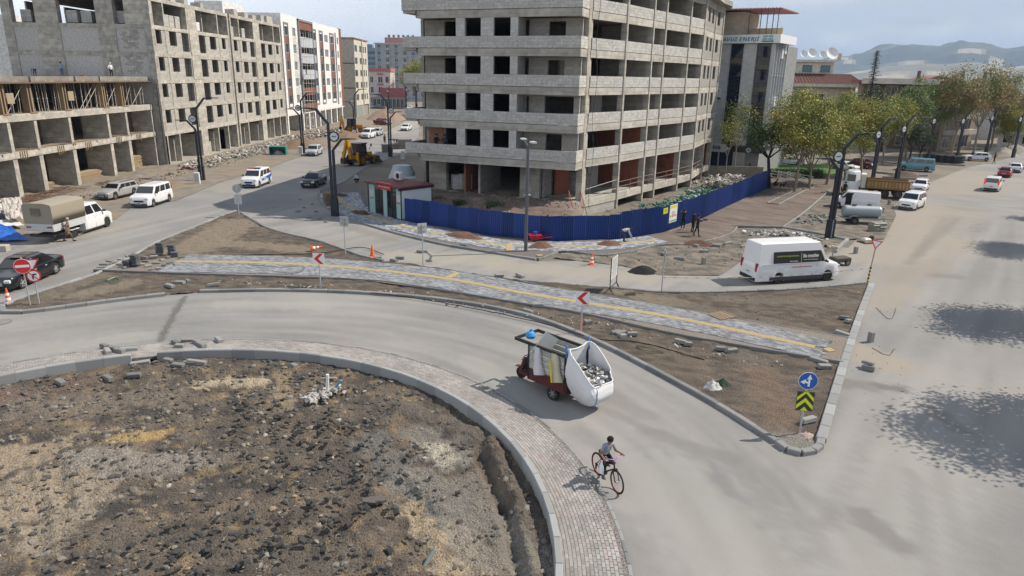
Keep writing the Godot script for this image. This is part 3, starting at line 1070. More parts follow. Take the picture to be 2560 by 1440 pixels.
func build_stones() -> void:
	for i in 6:
		chunks.append(chunk_mesh(100 + i, .55))
	var host := get_node("roundabout_earth")
	var big := []
	var xs := []
	var cs := []
	for i in 26000:
		var q := U(rr(-25, 1.3), rr(-27, -11.5))
		if q.distance_to(DISC) > DISC_R - .15:
			continue
		# the gravel is thick in the broken middle, thin on the driven mud and on the packed left side
		var dens := .35 + .9 * n_mid.get_noise_2d(q.x * .5, q.y * .5)
		if q.x > -6.0 and q.y < -12.0:
			dens -= .45 * smoothstep(-7.0, -3.5, q.x)
		if q.x < -14.5 and q.y > -20.0:
			dens -= .4
		if rng.randf() > clampf(dens + .35, .06, 1.0):
			continue
		var s := .016 + .125 * pow(rng.randf(), 4.5)
		var c := int(clampf(rng.randfn(.9, 1.3), 0, 4))
		var t := Transform3D(Basis.from_euler(V(rr(-.5, .5), rr(0, TAU), rr(-.5, .5))).scaled(V(s,s,s)), V(q.x, disc_height(q) + s * .15, q.y))
		big.append([s, t, c, i % 6])
	big.sort_custom(func(a, b): return a[0] > b[0])
	for i in big.size():
		if i < 230:
			show_mesh(tinted_chunk(big[i][3], big[i][2]), "stone", M.paver, host, big[i][1])
		else:
			xs.append(big[i][1])
			var f := rr(.8, 1.2)
			var k: Color = chunk_cols[big[i][2]]
			cs.append(K(k.r * f,k.g * f,k.b * f))
	many(chunks[1], "gravel", M.paver, xs, cs, host)
	# crumbs on the island, on the rough strips and along the kerbs
	scatter("gravel", get_node("island_earth"), poly(L2([-23.07,-57.13,-8.64,-43.34,-22.24,-43.4,-24.73,-39.57,-24.55,-34.5,-25.26,-32.5,-19.31,-35.88])), 1300, .015, .07, .09)
	scatter("gravel", get_node("island_earth"), poly(L2([-17.31,-37.37,-6.29,-36.82,4.05,-32.58,13.76,-26.84,10.17,-20.58,9.23,-20.94,3.78,-30.07,-3.92,-35.71,-13.04,-36.86])), 1500, .012, .06, .08)
	scatter("gravel", get_node("island_earth"), poly(L2([.47,-38.81,5.93,-37.4,11.74,-37,20.64,-39.09,16.17,-30.95,8.89,-34.4,2.74,-37.44])), 1300, .012, .06, .08)
	scatter("gravel", get_node("rough_earth"), poly(L2([3.2,-44.91,10.29,-48.05,17.94,-54.29,22.22,-55.41,25.3,-52.03,21.82,-46.8,15.28,-44.71,9.23,-41.37])), 1300, .02, .1, .05)
	scatter("gravel", get_node("verge"), poly([U(-46,-62), U(-39,-64), U(-37,-90), U(-38,-125), U(-42.8,-135), U(-43.2,-88)]), 2200, .04, .2, .2)
	scatter("gravel", get_node("earth_bank"), poly([U(-8.6,-56.4), U(2.9,-50.2), U(5.0,-51), U(5.8,-59.6), U(-8,-64)]), 1500, .03, .14, .7)
	scatter("gravel", get_node("road"), poly(L2([14.61,-27.95,21.62,-39.15,20.98,-36.1,15.94,-25.54,12.95,-23.98])), 500, .008, .04, .0)


func scatter(called: String, parent: Node, area: PackedVector2Array, count: int, s0: float, s1: float, y: float) -> void:
	var lo := U(1e9,1e9)
	var hi := -lo
	for q in area:
		lo = lo.min(q)
		hi = hi.max(q)
	var ground: Callable = island_height
	if parent.name.begins_with("earth_bank"):
		ground = func(q: Vector2) -> float:
			return clampf(.25 + .2 * (q - U(-8.9,-55.9)).dot(U(.47,-.88)), .1, 1.42) + .18 * n_mid.get_noise_2d(q.x * .7, q.y * .7)
	elif not parent.name.begins_with("island"):
		ground = func(_q: Vector2) -> float: return y
	var xs := []
	var cs := []
	for i in count:
		var q := U(rr(lo.x, hi.x), rr(lo.y, hi.y))
		if not Geometry2D.is_point_in_polygon(q, area):
			continue
		var s := s0 + (s1 - s0) * pow(rng.randf(), 3.0)
		xs.append(Transform3D(Basis.from_euler(V(rr(-.5, .5), rr(0, TAU), rr(-.5, .5))).scaled(V(s,s,s)), V(q.x, ground.call(q) + s * .1, q.y)))
		var k: Color = chunk_cols[int(clampf(rng.randfn(2.0, 1.2), 0, 4))]
		cs.append(k)
	many(chunks[count % 6], called, M.paver, xs, cs, parent)


# ------------------------------------------------------------------ kerbs and paving
var kerb_meshes := {}


func kerb_mesh(length: float, w: float, h: float, tone: int) -> ArrayMesh:
	var key := "%.2f %.2f %.2f %d" % [length, w, h, tone]
	if not kerb_meshes.has(key):
		var k: float = [.25, .29, .22, .33, .4, .44][tone]
		kerb_meshes[key] = pen(K(k * .98,k,k * 1.0)).block(V(0,h / 2 - .15,0), V(length,h + .3,w), .025).mesh()
	return kerb_meshes[key]


# a row of kerb stones along a line; off shifts the row sideways (to the right of the way it runs)
func kerb(line: Array, w: float, h: float, stone: float, tones: Array, off := .0, called := "kerb", base := .0) -> Node3D:
	var root := Node3D.new()
	own(root, called)
	setting(root)
	for i in line.size() - 1:
		var a: Vector2 = line[i]
		var b: Vector2 = line[i + 1]
		var d := b - a
		var k: int = maxi(1, int(round(d.length() / stone)))
		var l := d.length() / k
		var side := U(-d.y,d.x).normalized() * off
		for j in k:
			var c := a + d * ((j + .5) / k) + side
			var m := kerb_mesh(snappedf(stone, .01) - .012, w, h, tones[rng.randi() % tones.size()])
			var t := Transform3D(Basis(Vector3.UP, atan2(-d.y, d.x) + rr(-.008, .008)).scaled_local(V(l / stone,1,1)), V(c.x, base + rr(-.008, .008), c.y))
			show_mesh(m, "kerb_stone", M.paver, root, t)
	return root


func smooth_line(pts: Array, step: float) -> Array:
	var c := Curve2D.new()
	for i in pts.size():
		var a: Vector2 = pts[maxi(i - 1, 0)]
		var b: Vector2 = pts[mini(i + 1, pts.size() - 1)]
		var t := (b - a) / 6.0
		c.add_point(pts[i], -t, t)
	c.bake_interval = .1
	var o := []
	var n := int(ceil(c.get_baked_length() / step))
	for i in n + 1:
		o.append(c.sample_baked(c.get_baked_length() * i / n))
	return o


# paving along a line: rows of small blocks between offsets lo..hi, each row its own bond; skip = offsets of the guiding strip
func pave(line: Array, lo_f: Callable, hi_f: Callable, bl: float, bw: float, cols: Array, y: float, parent: Node, alone: int, skip_lo := 9.0, skip_hi := 9.0) -> void:
	var c := Curve2D.new()
	for q in line:
		c.add_point(q)
	var total := c.get_baked_length()
	var all := []
	var rows0 := int(floor(-4.0 / bw))
	for r in range(rows0, -rows0):
		var o := (r + .5) * bw
		if o > skip_lo and o < skip_hi:
			continue
		var s: float = bl * (.5 if r % 2 else .0) + rr(0, .02)
		while s < total - bl * .4:
			var f := s / total
			if o > lo_f.call(f) and o < hi_f.call(f):
				var q := c.sample_baked(s)
				var d := (c.sample_baked(minf(s + .1, total)) - c.sample_baked(maxf(s - .1, 0))).normalized()
				var at := q + U(-d.y,d.x) * o
				var col: Color = cols[rng.randi() % cols.size()]
				# tones run in drifts, as the pallets came
				var k := 1.0 + .25 * n_mid.get_noise_2d(at.x * .6, at.y * .6) + rr(-.1, .1)
				all.append([at.length_squared(), Transform3D(Basis(Vector3.UP, atan2(-d.y, d.x)), V(at.x, y + rr(-.003, .003), at.y)), K(col.r * k,col.g * k,col.b * k)])
			s += bl
	var me := pen(K(1,1,1)).block(V(0,-.03,0), V(bl - .008,.06,bw - .008), .004).mesh()
	all.sort_custom(func(a, b): return a[0] < b[0])
	var xs := []
	var cs := []
	var tints := {}
	for i in all.size():
		if i < alone:
			var ci: int = clampi(int(all[i][2].g * 25), 1, 20)
			if not tints.has(ci):
				var ref: Color = cols[0]
				var g := ci / 25.0 + .02
				tints[ci] = pen(K(ref.r / ref.g * g,g,ref.b / ref.g * g)).block(V(0,-.03,0), V(bl - .008,.06,bw - .008), .004).mesh()
			show_mesh(tints[ci], "paving_block", M.paver, parent, all[i][1])
		else:
			xs.append(all[i][1])
			cs.append(all[i][2])
	if xs.size():
		many(me, "paving_blocks", M.paver, xs, cs, parent)


func guide_tiles(line: Array, size: float, y: float, parent: Node) -> void:
	var me := Mb.new()
	me.paint(K(.52,.4,.2)).block(V(0,-.02,0), V(size - .01,.06,size - .01), .006)
	for i in 4:
		me.box(V(0, .0115, (i - 1.5) * size * .22), V(size * .9,.005,.03))
	var m := me.mesh()
	var c := Curve2D.new()
	for q in line:
		c.add_point(q)
	var n := int(c.get_baked_length() / size)
	for i in n:
		var s := (i + .5) * size
		var q := c.sample_baked(s)
		var d := (c.sample_baked(s + .1) - c.sample_baked(s - .1)).normalized()
		show_mesh(m, "guide_tile", M.paver, parent, Transform3D(Basis(Vector3.UP, atan2(-d.y, d.x)), V(q.x,y,q.y)))


func build_kerbs_and_paving() -> void:
	# roundabout: high pale kerb blocks on the inside, paved ring, low edging on the outside
	var ring := Node3D.new()
	own(ring, "roundabout_kerb")
	setting(ring)
	var blk := []
	for tone in [3, 4, 4]:
		blk.append(kerb_mesh(1.0, .2, .22, tone))
	for i in 80:
		var a := TAU * i / 80
		var p := DISC + U(cos(a), sin(a)) * (DISC_R + .1)
		# the gap where the blocks are still missing
		if p.x > -15.6 and p.x < -14.6 and p.y < -20:
			continue
		show_mesh(blk[i % 3], "kerb_stone", M.paver, ring, Transform3D(Basis(Vector3.UP, -a - PI / 2 + rr(-.006, .006)).scaled_local(V(1.0,1.6,1)), V(p.x, -.06 + rr(-.008, .008), p.y)))
	var rp := Node3D.new()
	own(rp, "roundabout_paving")
	setting(rp)
	var cw := []
	for i in 130:
		var a := deg_to_rad(18.0 - 165.0 * i / 129.0)
		cw.append(DISC + U(cos(a), sin(a)) * 13.6)
	setting(sheet("paving_bed", [circle(DISC, 14.45, 160)], [circle(DISC, DISC_R + .15)], .6, func(_q: Vector2) -> float: return .045, func(_q: Vector2) -> Color: return Color(.27, .245, .22), M.earth))
	pave(cw, func(_f): return -.76, func(_f): return .72, .2, .1, [Color(.36, .345, .325), Color(.4, .38, .36), Color(.32, .305, .29), Color(.4, .355, .335)], .075, rp, 290)
	var eg := []
	for i in 100:
		var a := deg_to_rad(22.0 - 175.0 * i / 99.0)
		eg.append(DISC + U(cos(a), sin(a)) * 14.48)
	kerb(eg, .12, .06, .5, [2, 3, 3], .0, "edging")

	# island outline
	var dk := [0, 1, 2, 1]
	kerb(smooth_line(L2([-22.68,-57.16,-18.56,-51.8,-13.87,-48.15,-10.17,-44.38,-8.4,-43.15]), 1.0), .2, .15, 1.0, dk)
	kerb(smooth_line(L2([-24.14,-59.01,-24.37,-57.01,-25.01,-47.4,-24.6,-42.92,-24.59,-38.71]), 1.0), .2, .15, 1.0, [3, 4, 3])
	kerb(smooth_line(L2([-24.59,-38.71,-25.36,-35.73,-25.84,-33.62,-25.78,-32.78]), 1.0), .2, .15, 1.0, [3, 4, 3])
	kerb(smooth_line(L2([-25.7,-32.66,-25,-31.96,-24.16,-32.07,-22.26,-33.17,-20.6,-34.25,-18.72,-35.26]), 1.0), .28, .17, 1.0, [0, 1, 1])
	kerb(smooth_line(L2([-17.14,-35.94,-12.9,-36.42,-8.41,-36.24,-3.88,-35.29,.43,-33.23,3.75,-29.76,7.3,-24.06,8.95,-20.56]), 1.0), .24, .16, 1.0, dk)
	kerb(smooth_line(L2([8.97,-20.51,9.29,-19.88,10.09,-20.08,10.52,-20.72]), .5), .26, .17, .5, [1, 3, 1])
	kerb(smooth_line(L2([10.52,-20.72,14.4,-27.5,18.18,-33.95,21.58,-39.63]), 1.0), .34, .17, .9, [3, 4, 3, 1])
	kerb(smooth_line(L2([5.78,-38.01,8.42,-37.32,11.89,-37.53,16.83,-38.45,21.42,-39.96]), 1.0), .2, .15, 1.0, dk)

	# walkway across the island
	var wk := Node3D.new()
	own(wk, "walkway_paving")
	setting(wk)
	var yel: Array = smooth_line(L2([-21.21,-41.76,-14.64,-41.73,-9.41,-40.86,-3.82,-38.95,.59,-36.48,3.91,-34.85,8.47,-32.58,14.27,-28.71]), .5)
	var low := L2([-25.08,-39.55,-18.53,-39.11,-8.91,-38.55,-4.34,-36.93,-.09,-34.96,3.74,-33.17,7.97,-30.38,14.31,-27.37])
	var top := L2([16.03,-30.32,8.83,-34.14,5.41,-36.04,2.04,-37.63,-2.73,-40.4,-5.64,-41.49,-9.82,-42.75,-15.18,-43.39,-22.05,-43])
	var bedpoly := poly(low)
	bedpoly.append_array(poly(top))
	setting(sheet("paving_bed", [bedpoly], [], 1.0, func(_q: Vector2) -> float: return .125, func(q: Vector2) -> Color: return Color(.3, .25, .2).lerp(Color(.26, .225, .2), clampf(.5 + n_mid.get_noise_2d(q.x, q.y), 0, 1)), M.earth))
	var greys := [K(.235,.25,.27), K(.3,.315,.335), K(.18,.195,.215), K(.36,.375,.39)]
	pave(yel, func(f): return -1.75 + .35 * smoothstep(.5, 1.0, f), func(f): return lerpf(2.45, 1.35, smoothstep(.0, .85, f)), .24, .1, greys, .155, wk, 290, -.21, .21)
	var pt: Array = yel.slice(0, yel.size() - 1)
	guide_tiles(pt, .4, .155, wk)
	guide_tiles(L2([14.23,-28.94,14.43,-28.26]), .4, .157, wk)
	guide_tiles(L2([-3.84,-39.2,-3.41,-40.09,-2.95,-40.39]), .4, .156, wk)
	kerb(smooth_line(low, 1.0), .12, .19, .8, [0, 2, 2])
	kerb(smooth_line(L2([.23,-39.29,2.04,-37.71,5.42,-36.12,8.85,-34.2,16.08,-30.42]), 1.0), .1, .15, .8, [1, 2])

	# pavement in front of the fence
	var pv := Node3D.new()
	own(pv, "pavement_paving")
	setting(pv)
	var outer := L2([-20.01,-70.68,-19.33,-67.76,-18.12,-64.45,-16.37,-61.31,-13.91,-56.94,-10.07,-52.52,-5.24,-48.2,-1.42,-45.89,1.56,-44.16,2.54,-45.3,3.31,-46.7,4.41,-46.44,5.97,-45.54,8.05,-46.59,10.43,-48.79])
	var pvpoly := poly(outer)
	pvpoly.append_array(poly(L2([11.45,-50.93,8.34,-50.42,3.18,-49.36,-1.89,-50.94,-5.17,-53.53,-8.88,-55.56,-12.27,-58.86,-14.27,-65.97,-16.43,-73.25,-18.2,-75.32])))
	setting(sheet("paving_bed", [pvpoly], [], 1.0, func(_q: Vector2) -> float: return .1, func(_q: Vector2) -> Color: return Color(.2, .18, .17), M.earth))
	var mid: Array = smooth_line(L2([-17.98,-68.88,-15.69,-63,-11.89,-56.95,-7.25,-52.47,-2.71,-49.28,-.63,-47.94,1.66,-47.75,5.98,-48.08,8.76,-49.29,11.09,-50.63]), .5)
	var bright := [K(.2,.225,.27), K(.38,.4,.43), K(.24,.265,.3), K(.5,.51,.53)]
	pave(mid, func(f): return -2.3 + 1.0 * smoothstep(.0, .3, f), func(f): return 1.75 - .35 * smoothstep(.2, .7, f) - .35 * smoothstep(.7, 1.0, f), .3, .15, bright, .13, pv, 0, -.21, .21)
	guide_tiles(mid, .4, .13, pv)
	guide_tiles(L2([-.28,-47.85,-.26,-46.09]), .4, .131, pv)
	guide_tiles(L2([1.63,-44.91,2.18,-45.05]), .4, .16, pv)
	var root := kerb(smooth_line(L2([-20.01,-70.68,-19.33,-67.76,-18.12,-64.45,-16.37,-61.31,-13.91,-56.94,-10.07,-52.52,-5.24,-48.2,-1.42,-45.89,1.56,-44.16]), 1.0), .2, .15, 1.0, dk)
	kerb(smooth_line(L2([1.7,-44.27,2.54,-45.3,3.31,-46.7,4.41,-46.44,5.97,-45.54,8.05,-46.59,10.43,-48.79,12.3,-49.31,15.1,-50.95,17.32,-53.5,18.49,-55.87]), .5), .12, .15, .5, [1, 3, 0])
	kerb(smooth_line(L2([18.23,-56.33,22.35,-56.2]), 1.0), .15, .16, 1.0, [0, 0, 1])
	kerb(L2([22.29,-56.04,23.18,-55.34,24.5,-53.8,25.74,-51.79]), .22, .18, 1.0, [1, 3])
	kerb(L2([25.74,-51.79,24.2,-49.59,23.05,-47.81]), .24, .2, .8, [3, 4])
	kerb(smooth_line(L2([22.52,-56.38,27.21,-63.57,35.69,-77.59]), 1.0), .15, .14, 1.0, [1, 3])
	# planting bed frame on the sub-base
	kerb(L2([25.18,-67.81,30.53,-75.32,32.76,-77.83]), .12, .2, 1.0, [3, 1])
	kerb(L2([25.1,-67.57,26,-67]), .12, .2, 1.0, [0])
	kerb(L2([26,-67,32.14,-76.05,34.56,-79.21]), .12, .2, 1.0, [1, 3])
	# kerbs of the side street and parking bays farther on
	kerb(L2([47.62,-89.48,49.49,-88.62,52.15,-88.23]), .2, .2, 1.5, [1, 3])
	kerb(L2([49.3,-94.38,52.48,-91.24,54.88,-91.94]), .2, .2, 1.5, [1, 3])
	kerb(L2([64.09,-106.52,66.32,-105.35,67.78,-104.58]), .2, .2, 1.5, [0, 1])


# ------------------------------------------------------------------ buildings on the left
const CONC := Color(.6, .58, .535)
const CONC2 := Color(.5, .485, .455)
const AAC := Color(.52, .51, .485)
const PLAIN := Color(1, 1, 1)


# local axes of a wall: x along it, y up, z out of it
func wall_axes(o: Vector3, out: Vector3) -> Transform3D:
	return Transform3D(Basis(Vector3.UP.cross(out).normalized(), Vector3.UP, out.normalized()), o)


# wall with rectangular holes [u0, u1, y0, y1], front face at z = front, thickness t
func holed(b: Mb, u0: float, u1: float, y0: float, y1: float, holes: Array, front: float, t: float) -> void:
	var us := [u0, u1]
	var ys := [y0, y1]
	for h in holes:
		us.append(clampf(h[0], u0, u1))
		us.append(clampf(h[1], u0, u1))
		ys.append(clampf(h[2], y0, y1))
		ys.append(clampf(h[3], y0, y1))
	us.sort()
	ys.sort()
	for j in ys.size() - 1:
		if ys[j + 1] - ys[j] < .001:
			continue
		var my: float = (ys[j] + ys[j + 1]) / 2
		var start := u0
		var cur := u0
		for i in us.size() - 1:
			if us[i + 1] - us[i] < .001:
				continue
			var mu: float = (us[i] + us[i + 1]) / 2
			var open := false
			for h in holes:
				if mu > h[0] and mu < h[1] and my > h[2] and my < h[3]:
					open = true
			if open:
				if cur - start > .001:
					b.boxm(V(start,ys[j],front - t), V(cur,ys[j + 1],front))
				start = us[i + 1]
			cur = us[i + 1]
		if cur - start > .001:
			b.boxm(V(start,ys[j],front - t), V(cur,ys[j + 1],front))


func vary(c: Color, k := .08) -> Color:
	var f := 1.0 + rr(-k, k)
	return K(c.r * f,c.g * f,c.b * f)


func part_box(parent: Node, called: String, xf: Transform3D, a: Vector3, b: Vector3, col: Color, mt: Material) -> MeshInstance3D:
	var m := Mb.new()
	m.at(xf).paint(col).boxm(a.min(b), a.max(b))
	return put(m, called, mt, parent)


# stack of aerated blocks on a pallet, its blocks told apart
func block_pallet(label: String, group: String, at: Vector3, turn: float, s := Vector3(1.2, 1.2, 1.0), col := Color(.5, .49, .47)) -> Node3D:
	var t := thing("block_stack", label, "block stack", at, turn, group)
	var b := Mb.new()
	var ny := int(s.y / .25)
	for j in ny:
		for i in 2:
			for k in 4:
				b.paint(vary(col, .1))
				b.box(V((i - .5) * s.x / 2, .14 + (j + .5) * s.y / ny, (k - 1.5) * s.z / 4), V(s.x / 2 - .012,s.y / ny - .01,s.z / 4 - .012) * rr(.985, 1.0))
	var bl := put(b, "blocks", M.block, t)
	bl.set_meta("kind", "stuff")
	var p := pen(K(.3,.21,.12))
	for k in 3:
		p.box(V(0, .05, (k - 1) * s.z * .42), V(s.x,.1,.1))
	p.box(V(0,.12,0), V(s.x,.03,s.z))
	put(p, "pallet", M.wood, t)
	return t


func build_left_block() -> void:
	var o := thing("concrete_frame_block", "six storey raw concrete frame block with empty window openings along the left road", "building")
	var xf := wall_axes(V(-43.3,0,-86.7), V(1,0,0))
	var W := 47.8
	# plinth
	part_box(o, "plinth", xf, V(-.2,-.6,-17.4), V(W,.42,.35), CONC2, M.concrete)
	# floors and ring beams
	for k in 6:
		var yb: float = 3.86 + 3.13 * k
		part_box(o, "floor_slab", xf, V(.05,yb + .2,-17.3), V(W - .05,yb + .44,-.36), CONC2, M.concrete)
		for s in 2:
			var u0: float = .0 if s == 0 else 23.95
			part_box(o, "beam", xf, V(u0,yb,-.35), V(u0 + 23.2,yb + .45,.0), vary(CONC, .05), M.concrete)
			# joint of the formwork under the beam
	# expansion joint and downpipe between the sections
	part_box(o, "joint_infill", xf, V(23.2,.4,-.6), V(23.95,19.9,-.22), CONC2 * .8, M.concrete)
	var dp := Mb.new().at(xf).paint(K(.12,.12,.12))
	dp.cyl(V(-.35,.5,-.05), V(-.35,10.0,-.05), .09, .09, 8)
	put(dp, "downpipe", M.matte, o)
	# windows per storey: u0, u1, sill above floor, door-high?
	var op := [[.95, 2.35, 1.05, 2.6], [4.35, 6.25, .95, 2.62], [7.7, 9.65, .35, 2.64], [12.75, 14.75, .35, 2.64], [16.25, 18.35, .95, 2.66], [20.45, 21.75, 1.15, 2.66]]
	var piers := [[.0, .35], [3.25, 3.6], [9.85, 12.5], [19.35, 19.65], [22.85, 23.2]]
	for s in 2:
		var du := 23.95 * s
		for k in 4:
			var fl: float = 4.31 + 3.13 * k
			for p in piers:
				part_box(o, "column", xf, V(du + p[0],fl,-.6), V(du + p[1],fl + 2.68,-.015 if p[1] - p[0] < 1 else .03), vary(CONC, .06), M.concrete)
			var spans := [[.35, 3.25, [0]], [3.6, 9.85, [1, 2]], [12.5, 19.35, [3, 4]], [19.65, 22.85, [5]]]
			for sp in spans:
				var b := Mb.new().at(xf).paint(vary(AAC, .06))
				var hs := []
				for i in sp[2]:
					hs.append([du + op[i][0], du + op[i][1], fl + op[i][2], fl + op[i][3]])
				holed(b, du + sp[0], du + sp[1], fl, fl + 2.68, hs, -.07, .22)
				put(b, "infill_wall", M.blockwork, o)
		# open top storey: fins and two bays walled half way at the far end
		for p in [[.0, .35, 3.0], [3.2, 3.5, 3.0], [9.4, 12.3, .7], [19.1, 19.4, 3.5], [22.85, 23.2, 3.0]]:
			part_box(o, "column", xf, V(du + p[0],16.83,-p[2]), V(du + p[1],19.52,.0), vary(CONC, .06), M.concrete)
		# ground storey: fins
		for p in [[.0, .4, 3.2], [3.7, 4.0, 3.4], [10.2, 12.3, .8], [15.8, 16.1, 3.0], [19.4, 19.7, 3.4], [22.8, 23.2, 3.2]]:
			part_box(o, "column", xf, V(du + p[0],.42,-p[2]), V(du + p[1],3.87,-.01), vary(CONC, .06), M.concrete)
		part_box(o, "half_wall", xf, V(du + 12.5,.42,-1.3), V(du + 15.4,1.9,-1.1), AAC, M.blockwork)
	# inner walls: they close the view through the openings
	for k in 6:
		var fl: float = .42 if k == 0 else 4.31 + 3.13 * (k - 1)
		var bw := Mb.new().at(xf).paint(CONC2 * .9)
		holed(bw, .3, W - .3, fl, fl + (3.3 if k == 0 else 2.8), [[6, 7.2, fl, fl + 2.1], [17, 18.2, fl, fl + 2.1], [30, 31.2, fl, fl + 2.1], [40, 41.2, fl, fl + 2.1]], -5.2, .2)
		put(bw, "inner_wall", M.blockwork, o)
		for u in [3.4, 9.7, 15.6, 19.5, 27.4, 33.6, 39.6, 43.4]:
			part_box(o, "partition", xf, V(u - .1,fl,-5.2), V(u + .1,fl + 2.9,-.65), CONC2, M.blockwork)
		if k == 5:
			for e in [[4.2, 10.4], [11.9, W]]:
				part_box(o, "back_wall", xf, V(e[0],fl,-17.4), V(e[1],fl + 2.7,-17.2), CONC2, M.blockwork)
		if k < 5:
			part_box(o, "back_wall", xf, V(0,fl,-17.4), V(W,fl + 3.3,-17.2), CONC2, M.blockwork)
			part_box(o, "back_wall", xf, V(W - .25,fl,-17.2), V(W - .05,fl + 3.0,-.36), CONC2, M.blockwork)
	# end wall towards the camera
	var ef := wall_axes(V(-60.8,0,-86.7), V(0,0,1))
	for k in 6:
		var fl: float = .42 if k == 0 else 4.31 + 3.13 * (k - 1)
		var top: float = 3.87 if k == 0 else fl + 2.66
		for p in [[.0, 1.1], [3.9, 6.6], [11.1, 13.2], [16.6, 17.49]]:
			part_box(o, "column", ef, V(p[0],fl,-.7), V(p[1],top,.05), vary(CONC2, .06), M.concrete)
		part_box(o, "beam", ef, V(0,top,-.4), V(17.14,top + .46,.02), vary(CONC2, .05), M.concrete)
		if k < 5:
			for p in [[1.1, 3.9], [6.6, 11.1], [13.2, 16.6]]:
				part_box(o, "infill_wall", ef, V(p[0],fl,-.3), V(p[1],top,-.04), vary(K(.47,.46,.445), .04), M.block)
	# patched damp block work on two panels of the end wall
	for y in [11.3, 14.2]:
		var m := Mb.new().at(ef)
		for j in 9:
			for i in 4:
				if rng.randf() < .8 and (j > 0 or i != 2):
					m.paint(vary(K(.36,.34,.31), .12))
					m.box(V(14.0 + i * .5 + (.2 if j % 2 else .0), y + j * .24, -.04), V(.47,.22,.03))
		put(m, "patched_blocks", M.block, o).set_meta("kind", "stuff")
	# roof: parapet stubs, stair heads
	for p in [[5.0, 6.4, 1.0], [8.2, 9.6, .9], [12.0, 13.2, 1.0], [17.0, 18.0, .9], [29.0, 30.5, 1.1], [33.5, 35.0, 1.0], [37.0, 38.6, .9], [41.0, 42.5, 1.2], [44.0, 47.0, 1.3]]:
		part_box(o, "roof_block_pile", xf, V(p[0],19.97,-2.6), V(p[1],19.97 + p[2],-1.2), vary(AAC, .08), M.blockwork)
	part_box(o, "stair_head", xf, V(33.0,19.97,-9.0), V(42.0,22.6,-4.5), K(.74,.73,.71), M.render)
	part_box(o, "stair_head", xf, V(8.0,19.97,-9.5), V(14.0,21.4,-5.0), K(.6,.59,.57), M.render)
	# stacks of blocks stored on the open top storey
	var g := "block stacks stored on the open top storey"
	for q in [[V(-58.6,16.83,-88.2), "leftmost"], [V(-53.0,16.83,-88.0), "second from left"], [V(-51.4,16.83,-88.2), "third from left"], [V(-50.2,16.83,-89.6), "fourth from left"], [V(-47.0,16.83,-88.0), "fifth from left"], [V(-45.6,16.83,-88.0), "sixth from left"]]:
		block_pallet("block pallet in the shaded end bays of the top storey, " + q[1], g, q[0], .0, V(1.25,1.35,1.1))
	for q in [[V(-44.6,16.83,-92.2), "first bay round the corner"], [V(-44.7,16.83,-93.8), "second bay pile round the corner"], [V(-44.6,16.83,-95.2), "last of the three by the wide column"], [V(-44.6,16.83,-113.5), "beyond the downpipe joint"], [V(-44.7,16.83,-118.0), "farthest along the street"]]:
		block_pallet("block pallet on the sunlit street side upstairs, " + q[1], g, q[0], PI / 2, V(1.3,1.4,1.1))
	block_pallet("white wrapped stack of sacks in a top storey bay", "", V(-44.3,16.83,-100.6), PI / 2, V(1.1,1.1,1.0), K(.75,.75,.74))


